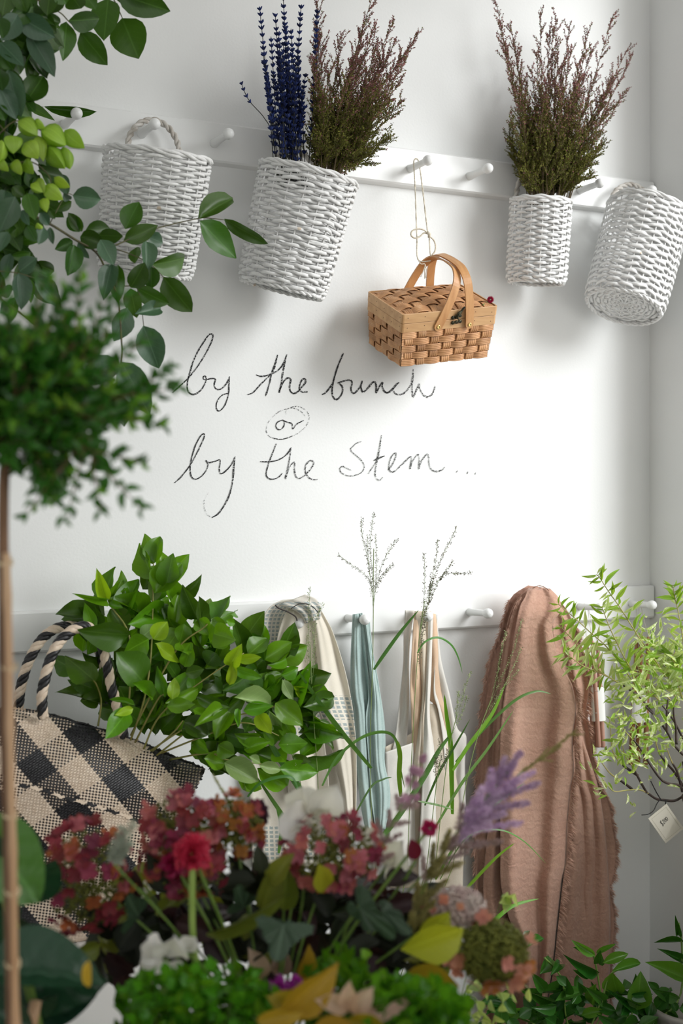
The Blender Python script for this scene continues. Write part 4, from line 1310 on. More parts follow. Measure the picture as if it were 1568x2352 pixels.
def candles(label, pegi, cands, band_px, off, ybot):
    root = empty('candle_bundle', V((PEGX[pegi], -0.06, ZL)), label, 'candles')
    for (xt, yt, xb, m, o_) in cands:
        A, B_ = P(xt, yt, off + o_), P(xb, ybot, off + o_)
        d = (B_ - A)
        ln = d.length
        r = 0.0066
        q = (-d).to_track_quat('Z', 'Y').to_matrix().to_4x4()
        b = MB()
        b.lathe([(0.0, 0.0), (r * 0.9, 0.0), (r, 0.003), (r * 0.92, ln * 0.5), (r * 0.78, ln * 0.93), (r * 0.66, ln * 0.985), (r * 0.3, ln * 1.0), (0.0, ln * 1.003)], Matrix.Translation(B_) @ q, 14)
        c = b.build('candle', m, root)
        b = MB()
        pk = V((PEGX[pegi] + (xt - cands[0][0]) * 0.00025 - 0.004, -0.021 - 0.028 - o_ * 0.5, ZL + 0.0095))
        b.tube([A + V((0, 0, -0.002)), A.lerp(pk, 0.5) + V((0, 0.001, 0)), pk, pk + V((0, -0.006, -0.008))], 0.0008, 5)
        b.build('wick', m_wick, c, shift=root.location)
    x0, x1, x2, x3, y0, y1 = band_px
    b = MB()
    rows = []
    for (xa, xb_, y) in ((x0, x1, y0), (x2, x3, y1)):
        row = []
        for k in range(20):
            an = 2 * math.pi * k / 20
            c = P((xa + xb_) / 2, y, off)
            hw = (xb_ - xa) / 2 * dep(c) / F / math.cos(TH) * 1.04
            row.append(c + V((hw * math.cos(an), 0.0115 * math.sin(an), 0)))
        rows.append(row)
    b.quadgrid(rows, closed_u=True)
    o = b.build('paper_band', m_paper, root)
    o['label'] = 'white paper band'
    b = MB()
    for k, (fx, fy, w) in enumerate(((0.25, 0.12, 0.10), (0.45, 0.13, 0.16), (0.3, 0.78, 0.25))):
        c = P(lerp(x2, x3, fx), lerp(y0, y1, fy), off + 0.0128)
        b.box(c, (w * 0.03, 0.0003, 0.0012))
    b.build('print', m_ink, o, shift=root.location)
    return root


candles('three dusty pink taper candles hung by their wicks beside the throw', 12, [(1347, 1478, 1364, m_wax_p, -0.006), (1360, 1471, 1374, m_wax_p, 0.006), (1372, 1476, 1384, m_wax_p, -0.002)], (1355, 1386, 1358, 1390, 1577, 1655), 0.058, 1716)
candles('brown and terracotta taper candles hung on the last peg by the corner', 13, [(1462, 1474, 1448, m_wax_b, -0.006), (1472, 1456, 1464, m_wax_b, 0.004), (1488, 1462, 1482, m_wax_t, 0.006)], (1452, 1496, 1448, 1494, 1592, 1658), 0.062, 1756)

# ================================================================== woven tote with salal
m_palm_b = simple('black_palm_strip', (0.010, 0.010, 0.012), (0.028, 0.027, 0.030), rough=0.45, scale=90, rand=0.2)
m_palm_c = simple('natural_palm_strip', (0.71, 0.56, 0.42), (0.84, 0.70, 0.56), rough=0.55, scale=90, bscale=500, bstr=0.2)
m_bagin = simple('dark_weave_inside', (0.03, 0.025, 0.02), rough=0.9)
BAG = [(-90, 1632), (0, 1625), (32, 1626), (105, 1636), (191, 1661), (281, 1688), (335, 1708), (400, 1736), (469, 1763), (462, 1790), (440, 1832), (405, 1900), (372, 1960), (340, 2020), (318, 2075), (290, 2120), (240, 2155), (150, 2170), (0, 2172), (-90, 2172)]
bag = empty('woven_tote', P(180, 2180, 0.25), 'black and natural checked woven palm tote bag with plaited handles', 'bag')


def inside(x, y, poly=BAG):
    c = False
    n = len(poly)
    for i in range(n):
        x1, y1 = poly[i]; x2, y2 = poly[(i + 1) % n]
        if (y1 > y) != (y2 > y) and x < (x2 - x1) * (y - y1) / (y2 - y1) + x1:
            c = not c
    return c


def edged(x, y):
    """distance to the visible edges of the bag"""
    d = 1e9
    for i in range(1, len(BAG) - 2):
        (x1, y1), (x2, y2) = BAG[i], BAG[i + 1]
        dx, dy = x2 - x1, y2 - y1
        t = max(0, min(1, ((x - x1) * dx + (y - y1) * dy) / (dx * dx + dy * dy)))
        w = 1.0 if i >= 8 else 1.0
        d = min(d, math.hypot(x - x1 - t * dx, y - y1 - t * dy) * w)
    return d


def bag_off(x, y):
    q = 1 - min(1, edged(x, y) / 190.0)
    return 0.215 + 0.115 * math.sqrt(max(0, 1 - q * q))


def bagP(x, y, lift=0.0):
    return P(x, y, bag_off(x, y) + lift)


ks = 500 / 1568
CELL = 15.6 * ks
bb = MB()
ax_, bx_ = (0.83, -0.557), (0.64, 0.768)
O0 = (600 * ks, 1580 + 345 * ks)
blk = lambda q, per, half: abs((q + per / 2) % per - per / 2) < half
for i in range(-120, 121):
    for j in range(-70, 121):
        s, t = i * CELL, j * CELL
        x, y = O0[0] + s * ax_[0] + t * bx_[0], O0[1] + s * ax_[1] + t * bx_[1]
        if x < -40 or not inside(x, y): continue
        warp = blk(s / ks, 406, 103)
        weft = blk(t / ks, 448, 108)
        over = (i + j) % 2 == 0
        blackc = warp if over else weft
        h = CELL * 0.5
        # the strip on top runs along warp (b) or weft (a) and bows over its neighbours
        la, lb = (1.12, 1.42) if over else (0.98, 0.72)
        jx = 0.25 * noise.noise(V((i * 0.7, j * 0.7, 3)))
        def pt(ua, ub, lift):
            xx = x + (ua * ax_[0] + ub * bx_[0]) * h + jx
            yy = y + (ua * ax_[1] + ub * bx_[1]) * h + jx
            return bagP(xx, yy, lift)
        lo, hi = (0.0004, 0.0026) if over else (0.0004, 0.0017)
        if over:
            rows = [[pt(-la, -lb, lo), pt(la, -lb, lo)], [pt(-la, -lb * .4, hi), pt(la, -lb * .4, hi)], [pt(-la, lb * .4, hi), pt(la, lb * .4, hi)], [pt(-la, lb, lo), pt(la, lb, lo)]]
        else:
            rows = [[pt(-la, -lb, lo), pt(-la, lb, lo)], [pt(-la * .4, -lb, hi), pt(-la * .4, lb, hi)], [pt(la * .4, -lb, hi), pt(la * .4, lb, hi)], [pt(la, -lb, lo), pt(la, lb, lo)]]
        bb.quadgrid(rows, 0 if blackc else 1)
o = bb.build('weave', [m_palm_b, m_palm_c], bag, smooth=False)
o['kind'] = 'stuff'
# body under the weave: front skin and back skin
sk = MB()
cenx, ceny = 120, 1900
ringp = cr(BAG, 4, closed=True)
NR = 10
rowsf, rowsb = [], []
for k in range(NR + 1):
    f = k / NR
    rowsf.append([bagP(lerp(cenx, x, f * 0.992), lerp(ceny, y, f * 0.992), -0.0006) for x, y in ringp])
    rowsb.append([P(lerp(cenx, x, f * 0.992), lerp(ceny, y, f * 0.992), 0.215 - 0.10 * math.sqrt(max(0, 1 - (1 - min(1, edged(lerp(cenx, x, f), lerp(ceny, y, f)) / 190.0)) ** 2))) for x, y in ringp])
sk.quadgrid(rowsf, closed_u=True)
sk.quadgrid(rowsb, closed_u=True)
sk.build('lining', m_bagin, bag)
# zigzag join of the two woven lengths
sm = MB()
seam = cr([(20, 690), (130, 700), (300, 735), (460, 790), (620, 830), (760, 875), (950, 940), (1060, 1000)], 6)
for q in range(0, len(seam) - 1):
    (x1, y1), (x2, y2) = seam[q], seam[q + 1]
    for e in range(2):
        f = e / 2
        x, y = lerp(x1, x2, f) * ks, 1580 + lerp(y1, y2, f) * ks
        L_ = 13
        a = 0.35 + 0.5 * ((q + e) % 3 - 1)
        p0, p1 = (x - L_ * math.cos(a) * .5, y - L_ * math.sin(a) * .5), (x + L_ * math.cos(a) * .5, y + L_ * math.sin(a) * .5)
        nx, ny = -math.sin(a) * 2.6, math.cos(a) * 2.6
        sm.face([bagP(p0[0] - nx, p0[1] - ny, .003), bagP(p1[0] - nx, p1[1] - ny, .0035), bagP(p1[0] + nx, p1[1] + ny, .0035), bagP(p0[0] + nx, p0[1] + ny, .003)], (q // 3) % 2)
sm.build('join', [m_palm_b, m_palm_c], bag, smooth=False)['kind'] = 'stuff'
b = MB()
twisted(b, [bagP(x, y + 2, 0.0015) for x, y in cr([(60, 1630), (105, 1637), (191, 1662), (281, 1689), (335, 1709), (400, 1737), (468, 1764)], 8)], 0.0018, 2, 0.012, 0.0022, 5)
b.build('top_edge', m_palm_b, bag)
HN = [(99, 1648, .285), (96, 1600, .29), (104, 1555, .29), (118, 1508, .285), (140, 1470, .28), (168, 1447, .275), (197, 1439, .27), (224, 1462, .27), (242, 1510, .275), (252, 1560, .28), (262, 1600, .285), (276, 1650, .285), (284, 1692, .28)]
HF = [(42, 1640, .16), (46, 1590, .16), (58, 1540, .16), (78, 1495, .16), (104, 1460, .16), (140, 1440, .16), (180, 1442, .16), (214, 1470, .165), (236, 1520, .17), (248, 1580, .17), (256, 1640, .17), (262, 1690, .17)]
for h in (HN, HF):
    b = MB()
    twisted(b, cr([tuple(P(*q)) for q in h], 10), 0.0048, 4, 0.046, 0.0058, 7, mi=[0, 0, 1, 1])
    b.build('handle', [m_palm_b, m_palm_c], bag)

# ---- salal branches
m_sal = leafmat('salal_leaf', (0.065, 0.195, 0.006), (0.15, 0.36, 0.010), rough=0.30, trans=0.38, veinamt=0.35, val=0.3, hue=0.012)
m_sal_y = leafmat('salal_young_leaf', (0.24, 0.43, 0.012), (0.37, 0.56, 0.02), rough=0.33, trans=0.42, veinamt=0.3, val=0.2, hue=0.01)
m_sal_d = leafmat('salal_old_leaf', (0.025, 0.080, 0.005), (0.07, 0.155, 0.009), rough=0.33, trans=0.25, veinamt=0.4, val=0.3, hue=0.01)  # darker leaves; their colour also stands in for shade inside the bunch
m_sal_p = leafmat('salal_leaf_back', (0.20, 0.34, 0.10), (0.30, 0.44, 0.16), rough=0.45, trans=0.35, veinamt=0.6, val=0.15, hue=0.01)
m_sstem = simple('salal_stem', (0.20, 0.22, 0.05), (0.32, 0.28, 0.08), rough=0.5, scale=40)


def lset(tagname, m, n=3):
    return [leaf_me('%s_%d' % (tagname, i), m, wpos=(0.42, 0.47, 0.38)[i % 3], tipe=(0.85, 0.7, 0.95)[i % 3], basee=0.6, fold=(0.2, 0.34, 0.1)[i % 3], curl=(0.12, 0.28, -0.08)[i % 3], wav=0.10, seed=20 + i, nl=7) for i in range(n)]


SAL = (lset('salal', m_sal), lset('salal_young', m_sal_y), lset('salal_old', m_sal_d), lset('salal_back', m_sal_p))
sal = empty('salal_bunch', P(380, 1720, 0.27), 'bunch of fresh green salal branches sticking out of the woven tote', 'foliage')
K = 400 / 1568
S2 = [(870,335,805,68,150,.20,0),(880,330,905,75,160,.21,0),(880,600,1115,300,225,.24,0),(920,520,1180,240,180,.20,0),(865,680,880,430,110,.22,3),(440,660,372,425,105,.22,1),(450,660,220,632,60,.23,0),(460,700,600,725,60,.24,0),(470,690,595,495,120,.20,0),
      (600,820,705,455,170,.22,0),(540,760,640,560,150,.19,0),(340,930,255,680,100,.22,0),(390,890,350,700,110,.19,2),(640,880,1035,710,200,.26,0),(1070,900,1110,590,160,.24,0),(1080,780,1125,530,110,.18,0),(1130,720,1185,620,70,.18,0),(1210,840,1200,670,80,.19,0),
      (1330,820,1390,650,150,.2,3),(1380,820,1470,720,50,.24,0),(1430,850,1590,780,110,.24,0),(1230,870,1370,830,110,.22,0),(660,970,200,950,230,.30,2),(830,1010,600,1130,190,.31,0),(760,1000,900,880,120,.28,3),(870,1010,990,860,140,.33,1),(1110,920,960,1140,180,.27,0),
      (890,1050,1085,1220,110,.34,1),(1150,1260,1210,1060,110,.32,0),(1310,1190,1240,1000,110,.27,2),(1380,1040,1565,890,210,.3,0),(1480,830,1400,1010,150,.27,0),(480,740,640,960,180,.21,2),(700,700,800,860,170,.19,2),(900,720,1000,640,150,.2,0),(1000,700,960,860,150,.2,2)]
S3 = [(345,330,70,85,210,.30,2),(770,330,560,75,270,.33,2),(340,400,90,310,120,.24,2),(380,480,220,510,150,.22,2),(680,350,915,490,110,.36,0),(975,480,910,190,85,.36,0),(1040,495,1060,300,100,.37,1),(980,530,1300,400,120,.35,0),(990,560,1245,540,120,.36,0),
      (700,545,480,485,50,.34,0),(650,590,430,870,170,.37,0),(690,580,520,640,70,.38,1),(1130,760,1360,780,180,.33,2),(1250,870,1360,985,110,.36,0),(1230,590,1330,640,90,.34,0),(560,380,640,540,160,.26,2),(880,600,760,700,150,.25,2),(1160,260,1330,220,110,.3,2)]
K4s = 360 / 1568
S4 = [(560,650,650,470,135,.36,1),(550,840,600,600,95,.36,1),(640,590,875,560,90,.36,1),(740,540,940,360,165,.34,0),(900,590,1180,410,175,.34,0),(930,640,1170,580,85,.35,0),(1070,740,1250,680,125,.36,0),(600,680,875,760,115,.37,0),(820,680,560,900,250,.33,2),
      (930,880,1080,700,135,.35,0),(1100,770,1200,850,110,.36,1),(1080,790,1180,1000,100,.37,3),(1190,850,1340,920,115,.37,1),(600,970,1030,1020,165,.38,3),(690,1100,990,1050,120,.39,0),(220,960,560,1070,115,.36,2),(480,1080,265,1200,135,.38,0),(560,1120,415,1335,170,.39,0),
      (640,1080,640,1260,60,.4,0),(830,1130,980,1340,135,.39,1),(950,1100,1050,1310,110,.38,3),(1010,1020,1290,1240,205,.37,0),(1080,1180,1200,1390,145,.37,0),(600,1330,885,1400,140,.39,0),(700,1490,930,1400,135,.39,0),(1040,1440,1330,1430,175,.37,0),(1180,1560,1370,1600,90,.36,2),
      (1050,1680,1420,1710,180,.37,0),(500,1620,850,1790,195,.38,3),(850,1650,1080,1690,105,.39,3),(750,1560,870,1620,75,.4,3),(440,1440,600,1540,175,.38,0),(300,1580,520,1630,165,.37,0),(210,1420,330,1520,110,.37,0),(100,1210,340,1330,185,.36,2),
      (380,180,520,260,90,.33,0),(400,330,570,380,210,.34,0),(100,230,60,420,140,.3,0),(250,180,330,330,140,.3,0),(420,520,330,640,180,.3,2),(60,420,150,560,150,.3,0),(900,760,1000,900,150,.34,0),(700,900,900,960,180,.33,2),(880,1250,1080,1420,170,.36,0),(1180,1020,1250,1150,120,.34,0),(1000,1500,1120,1620,150,.35,0),(780,1180,700,1330,150,.36,2),(520,200,615,230,70,.32,0),(560,130,640,110,70,.32,0)]
rg = random.Random(31)
SALPOLY = [(210, 1390), (290, 1340), (350, 1330), (430, 1360), (480, 1390), (540, 1420), (560, 1480), (650, 1500), (700, 1580), (710, 1680), (715, 1760), (600, 1790), (500, 1790), (420, 1740), (330, 1690), (250, 1640), (180, 1560), (165, 1500)]
cnt = 0
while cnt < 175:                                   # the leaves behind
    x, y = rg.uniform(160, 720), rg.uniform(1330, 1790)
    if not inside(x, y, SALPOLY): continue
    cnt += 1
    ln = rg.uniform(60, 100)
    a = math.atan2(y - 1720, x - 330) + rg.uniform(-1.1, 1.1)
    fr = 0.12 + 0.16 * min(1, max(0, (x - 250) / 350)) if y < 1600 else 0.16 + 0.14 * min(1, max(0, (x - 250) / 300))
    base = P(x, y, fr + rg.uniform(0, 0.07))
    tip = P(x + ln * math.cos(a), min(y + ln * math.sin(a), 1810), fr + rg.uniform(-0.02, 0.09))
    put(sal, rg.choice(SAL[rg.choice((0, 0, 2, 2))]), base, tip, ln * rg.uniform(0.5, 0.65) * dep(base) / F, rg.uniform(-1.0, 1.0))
for i in range(60):                                # dark leaves added for the shaded interior, low down by the wall
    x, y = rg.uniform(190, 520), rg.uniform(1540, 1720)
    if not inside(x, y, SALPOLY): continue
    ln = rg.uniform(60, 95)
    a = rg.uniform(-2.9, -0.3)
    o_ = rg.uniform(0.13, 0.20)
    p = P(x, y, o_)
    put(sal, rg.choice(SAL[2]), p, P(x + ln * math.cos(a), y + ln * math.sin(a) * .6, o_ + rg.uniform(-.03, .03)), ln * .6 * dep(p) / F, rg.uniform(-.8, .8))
for lst, k, ox, oy in ((S2, K, 130, 1210), (S3, K, 130, 1480), (S4, K4s, 400, 1380)):
    place_list(lst, k, ox, oy, sal, SAL, rj=0.45, bend=0.03, ws=1.2)
for pts in ([(330, 1720, .27), (370, 1640, .30), (470, 1560, .32), (560, 1500, .34)], [(345, 1725, .27), (450, 1660, .32), (560, 1640, .36), (640, 1620, .37)], [(300, 1700, .26), (330, 1610, .3), (345, 1520, .3), (350, 1420, .25), (352, 1320, .22), (352, 1290, .2)],
            [(370, 1730, .27), (470, 1690, .34), (560, 1660, .38), (640, 1690, .38)], [(225, 1668, .25), (232, 1610, .25), (220, 1570, .28), (205, 1555, .3)], [(310, 1705, .26), (360, 1610, .34), (375, 1595, .36)],
            [(390, 1745, .27), (480, 1730, .36), (520, 1745, .38), (600, 1755, .38), (640, 1765, .38)], [(290, 1690, .27), (300, 1480, .28), (260, 1400, .24), (238, 1385, .23)], [(300, 1690, .27), (400, 1500, .3), (470, 1440, .32), (478, 1425, .30)],
            [(360, 1735, .27), (430, 1680, .33), (450, 1670, .34)], [(350, 1725, .28), (400, 1680, .35), (420, 1655, .36)]):
    b = MB()
    sm_ = cr([tuple(P(*q)) for q in pts], 6)
    b.tube(sm_, [0.0019 * lerp(1.1, 0.6, i / len(sm_)) for i in range(len(sm_))], 5)
    b.build('stem', m_sstem, sal)

# ================================================================== dried lavender and heather in the baskets
m_lav = simple('indigo_lavender_bud', (0.008, 0.012, 0.045), (0.022, 0.040, 0.16), rough=0.8, scale=70, spec=0.2)
m_lavs = simple('dry_dark_stem', (0.015, 0.016, 0.018), (0.045, 0.045, 0.035), rough=0.9, scale=60, spec=0.2)
m_hea_g = simple('heather_green', (0.075, 0.085, 0.012), (0.18, 0.18, 0.03), rough=0.8, scale=45, spec=0.25)
m_hea_p = simple('heather_rose', (0.17, 0.070, 0.055), (0.36, 0.16, 0.16), rough=0.8, scale=45, spec=0.25)
m_heas = simple('heather_stem', (0.07, 0.05, 0.025), (0.15, 0.105, 0.055), rough=0.85, scale=60)


def lavender_stem(root, pts, r0, first, rg):
    b = MB()
    sm = [V(p) for p in cr([tuple(p) for p in pts], 8)]
    n = len(sm)
    b.tube(sm, [0.0011 * lerp(1.0, 0.7, i / n) for i in range(n)], 4, mi=0)
    s = [0.0]
    for i in range(1, n): s.append(s[-1] + (sm[i] - sm[i - 1]).length)
    tot = s[-1]
    d = tot * first
    k = 0
    while d < tot:
        f = d / tot
        while k < n - 2 and s[k + 1] < d: k += 1
        p = sm[k].lerp(sm[k + 1], (d - s[k]) / max(1e-9, s[k + 1] - s[k]))
        t = (sm[min(k + 1, n - 1)] - sm[k]).normalized()
        a = t.orthogonal().normalized()
        c = t.cross(a)
        nb = 6
        ph = rg.random() * 6
        for q in range(nb):
            an = ph + 2 * math.pi * q / nb
            od = (a * math.cos(an) + c * math.sin(an))
            dirn = (od * rg.uniform(0.7, 1.0) + t * rg.uniform(0.75, 1.15)).normalized()
            L_ = rg.uniform(0.0068, 0.0100) * r0
            b.tube([p - t * 0.001, p + dirn * L_ * 0.45, p + dirn * L_ * 0.85, p + dirn * L_ * 1.05], [0.0008, 0.0019 * r0, 0.0015 * r0, 0.0003], 5, mi=1)
        d += rg.uniform(0.0105, 0.0165) * (1.35 if f < 0.55 else 1.0)
    return b.build('lavender_stem', [m_lavs, m_lav], root)


rg = random.Random(17)
lav = empty('lavender_bunch', P(670, 400, 0.165), 'bunch of dried indigo lavender standing in the large tilted basket', 'dried flowers')
TOPS = [(596, 18), (650, -12), (691, 18), (728, 26), (632, 34), (604, 122), (655, 58), (640, 78), (668, 66), (660, 110), (648, 120), (682, 96), (688, 130), (702, 168), (606, 140), (622, 84), (636, 110), (674, 140), (612, 180), (628, 170), (664, 170), (694, 200), (618, 240), (700, 240), (645, 200), (655, 230),
        (612, 200), (640, 160), (672, 200), (684, 180), (650, 100), (660, 150), (668, 120), (636, 190), (646, 240), (660, 260), (676, 230), (630, 260), (690, 260), (640, 130), (655, 180), (680, 150)]
for i, (tx, ty) in enumerate(TOPS):
    bx = lerp(632, 712, (i * 0.618) % 1) * 0.6 + 0.4 * lerp(632, 712, (tx - 596) / 130)
    o1 = 0.15 + rg.uniform(-0.045, 0.05)
    mid = (lerp(bx, tx, 0.5) + rg.uniform(-5, 5), lerp(430, ty, 0.5))
    ob = 0.15 + rg.uniform(-0.03, 0.04)
    lavender_stem(lav, [P(bx, 430, ob), P(lerp(bx, mid[0], .5), lerp(430, mid[1], .5), ob), P(*mid, (ob + o1) / 2), P(lerp(mid[0], tx, .6), lerp(mid[1], ty, .6), o1), P(tx, ty, o1)], 1.0, 0.30 + rg.uniform(-.1, .12), rg)
lavender_stem(lav, [P(640, 420, .16), P(625, 310, .16), P(606, 270, .16), P(575, 235, .165), P(562, 212, .165), P(553, 188, .165)], 0.8, 0.80, rg)


def heather_sprig(root, pts, rg, ymin, ymax, twigs, spread):
    """a stem with short side twigs set with tiny scale leaves, greener low down, rosier at the tips"""
    b = MB()
    sm = [V(p) for p in cr([tuple(p) for p in pts], 6)]
    n = len(sm)
    b.tube(sm, [0.0013 * lerp(1.0, 0.45, i / n) for i in range(n)], 4, mi=0)

    def leaves(A, B_, cnt):
        t = (B_ - A).normalized()
        for q in range(cnt):
            f = (q + rg.random()) / cnt
            p = A.lerp(B_, f)
            o = rv(rg)
            d = (o - t * o.dot(t)).normalized() * 0.8 + t * 0.7
            d.normalize()
            L_ = rg.uniform(0.0034, 0.0058)
            s = d.cross(rv(rg)).normalized() * L_ * 0.28
            hz = (p.z - ymin) / max(1e-6, ymax - ymin)
            mi = 2 if rg.random() < max(0.04, min(0.86, (hz - 0.20) * 1.8)) else 1
            b.face([p, p + d * L_ * 0.5 + s, p + d * L_, p + d * L_ * 0.5 - s], mi)
    for k in range(twigs):
        f = 0.16 + 0.84 * (k + rg.random()) / twigs
        i = min(n - 2, int(f * (n - 1)))
        p = sm[i].lerp(sm[i + 1], f * (n - 1) - i)
        t = (sm[i + 1] - sm[i]).normalized()
        o = rv(rg)
        d = ((o - t * o.dot(t)).normalized() * rg.uniform(0.35, 0.8) + t).normalized()
        L_ = spread * rg.uniform(0.5, 1.2) * (1.15 - 0.6 * f)
        e = p + d * L_ + V((0, 0, 0.12 * L_))
        b.tube([p, p + d * L_ * 0.5, e], [0.0006, 0.0005, 0.0003], 3, mi=0, caps=False)
        leaves(p, e, max(6, int(L_ / 0.00095)))
    leaves(sm[int(n * 0.55)], sm[-1], 26)
    return b.build('sprig', [m_heas, m_hea_g, m_hea_p], root, smooth=False)


def heather(label, base_px, tips, seed, spread, twigs, oc, ow):
    rg = random.Random(seed)
    x0, x1, yb = base_px
    root = empty('heather_bunch', P((x0 + x1) / 2, yb, oc), label, 'dried flowers', 'bunches of heather in baskets')
    zlo, zhi = P(x0, yb - 30, oc).z, P(x0, 20, oc).z
    xm = sum(t[0] for t in tips) / len(tips)
    xt_ = [(lerp(a, (x0 + x1) / 2, 0.22) + rg.uniform(-26, 26), max(b_ + rg.uniform(25, 110), 60)) for a, b_ in tips]
    for i, (tx, ty) in enumerate(list(tips) + [t for t in xt_ if t[1] < yb - 40][::1]):
        bx = lerp(x0, x1, max(0, min(1, 0.5 + (tx - xm) / 300 + rg.uniform(-.18, .18))))
        ob, o1 = oc + rg.uniform(-.03, .03), oc + rg.uniform(-ow, ow)
        my = lerp(yb, ty, 0.5)
        mx_ = lerp(bx, tx, 0.40) + rg.uniform(-6, 6)
        heather_sprig(root, [P(bx, yb + 10, ob), P(lerp(bx, mx_, .45), lerp(yb, my, .5), ob), P(mx_, my, lerp(ob, o1, .5)), P(lerp(mx_, tx, .55), lerp(my, ty, .55), o1), P(tx, ty, o1)], rg, zlo, zhi, twigs, spread)
    return root


HT1 = [(728, 2), (735, 96), (782, 86), (850, 8), (902, 52), (864, 112), (958, 80), (892, 132), (918, 192), (920, 236), (902, 266), (886, 322), (846, 372), (722, 150), (718, 290), (792, 190), (820, 150), (872, 200), (840, 262), (760, 160), (745, 220), (805, 240), (860, 60), (830, 90), (940, 110), (905, 100),
       (930, 140), (810, 300), (770, 260), (730, 330), (875, 250), (850, 310), (780, 330), (740, 290), (760, 340), (830, 340)]
heather('bunch of rosy brown heather beside the lavender in the large tilted basket', (716, 796, 400), HT1, 41, 0.050, 30, 0.16, 0.06)
HT2 = [(1140, 8), (1146, 56), (1182, 112), (1240, 32), (1277, 42), (1306, 64), (1408, 34), (1440, 114), (1452, 126), (1432, 216), (1396, 252), (1386, 332), (1196, 200), (1172, 280), (1172, 332), (1180, 362), (1346, 114), (1358, 112), (1232, 122), (1290, 152), (1332, 172), (1262, 180), (1372, 170), (1402, 190),
       (1252, 250), (1300, 262), (1352, 282), (1212, 300), (1220, 160), (1240, 210), (1290, 210), (1340, 220), (1380, 220), (1270, 300), (1320, 320), (1230, 340), (1360, 350), (1340, 380), (1210, 380), (1250, 370), (1300, 370), (1280, 330), (1200, 240), (1310, 120)]
heather('bunch of heather filling the small wicker basket', (1212, 1304, 462), HT2, 42, 0.046, 32, 0.11, 0.055)

# ================================================================== variegated willow, right edge
m_wil = leafmat('variegated_willow_leaf', (0.28, 0.44, 0.08), (0.46, 0.60, 0.18), rough=0.45, trans=0.45, veinamt=0.35, val=0.2, hue=0.015, mottle=((0.80, 0.83, 0.60), 110, 0.47))
m_wil_g = leafmat('green_willow_leaf', (0.18, 0.36, 0.04), (0.34, 0.52, 0.08), rough=0.42, trans=0.45, veinamt=0.35, val=0.2, hue=0.015)
m_wst = simple('young_willow_stem', (0.42, 0.42, 0.12), (0.50, 0.40, 0.16), rough=0.5, scale=40)
m_wbr = simple('dark_willow_branch', (0.028, 0.020, 0.016), (0.09, 0.055, 0.045), rough=0.6, scale=60)
WL = [leaf_me('willow_leaf_%d' % i, m_wil if i < 2 else m_wil_g, wpos=0.45, tipe=1.1, basee=0.9, fold=0.08 + 0.04 * i, curl=(0.12, -0.12, 0.2, 0.05)[i], wav=0.05, nl=5, seed=i) for i in range(4)]
wil = empty('willow_tree', P(1600, 2350, 0.42), 'small variegated willow with pale speckled leaves at the right edge', 'potted tree')
wil.location.z = 0.0
ka, oa = 328 / 1568, (1240, 1310)
kb, ob_ = 268 / 1568, (1300, 1600)
fa = lambda L_: [(oa[0] + x * ka, oa[1] + y * ka) for x, y in L_]
fb = lambda L_: [(ob_[0] + x * kb, ob_[1] + y * kb) for x, y in L_]
WB = [(fa([(1230,1560),(1130,1440),(1000,1320),(800,1200),(600,1100),(470,1050),(320,940),(250,905)]), .26, 0.35, 7), (fa([(1380,1170),(1200,890),(1100,760),(930,490),(850,370),(750,230),(660,90),(620,45)]), .30, 0.0, 9),
      (fa([(1080,1300),(990,1180),(880,1020),(720,830),(560,690),(400,540),(280,440),(200,370)]), .28, 0.05, 8), (fa([(900,1260),(660,1110),(520,960),(420,830),(300,700),(210,600)]), .24, 0.05, 7),
      (fa([(1040,1260),(1000,1100),(920,950),(830,770),(760,620),(700,460),(680,400)]), .31, 0.05, 8), (fa([(1620,1300),(1590,1000),(1560,700),(1510,430),(1480,300),(1455,160)]), .33, 0.05, 9),
      (fa([(1500,1420),(1420,1250),(1400,1120),(1330,1000),(1280,860),(1270,800)]), .27, 0.1, 7), (fa([(1560,1400),(1500,1200),(1480,1050),(1400,900),(1380,880)]), .29, 0.1, 7), (fa([(1640,1250),(1560,1120),(1500,1050),(1450,960),(1500,880)]), .31, 0.0, 7),
      (fa([(1300,1420),(1200,1320),(1120,1200),(1080,1080),(1030,960)]), .26, 0.05, 7), (fa([(1430,1420),(1320,1320),(1240,1260),(1160,1240),(1100,1200)]), .24, 0.05, 7),
      (fb([(1568,1340),(1450,1400),(1300,1390),(1200,1370),(1080,1290),(960,1250),(800,1260),(650,1275),(560,1200),(480,1090),(400,960)]), .26, 0.38, 10), (fb([(1080,1290),(1000,1150),(900,960),(850,880),(780,760),(740,560),(720,420)]), .26, 0.35, 8),
      (fb([(1568,1250),(1500,1190),(1380,1170),(1270,1110),(1130,920),(960,650),(780,450),(700,250)]), .29, 0.75, 5), (fb([(1568,780),(1450,650),(1350,470),(1200,270),(1100,170),(950,0)]), .30, 0.85, 2),
      (fb([(960,1060),(800,950),(700,860),(620,720),(600,500),(580,300)]), .25, 0.3, 9), (fb([(1350,470),(1350,200),(1370,20)]), .31, 0.9, 1), (fb([(1568,1200),(1440,1000),(1350,900),(1250,760),(1200,600),(1150,450)]), .28, 0.55, 7),
      (fb([(1560,1280),(1490,1010),(1430,900),(1380,780),(1340,650)]), .29, 0.5, 7), (fb([(880,1240),(760,1150),(600,1040),(500,920),(420,800)]), .24, 0.35, 7), (fb([(1480,640),(1470,400),(1440,200),(1460,40)]), .32, 0.8, 2), (fb([(1568,560),(1430,300),(1260,80)]), .31, 0.9, 2)]
rg = random.Random(77)
nl_ = 0
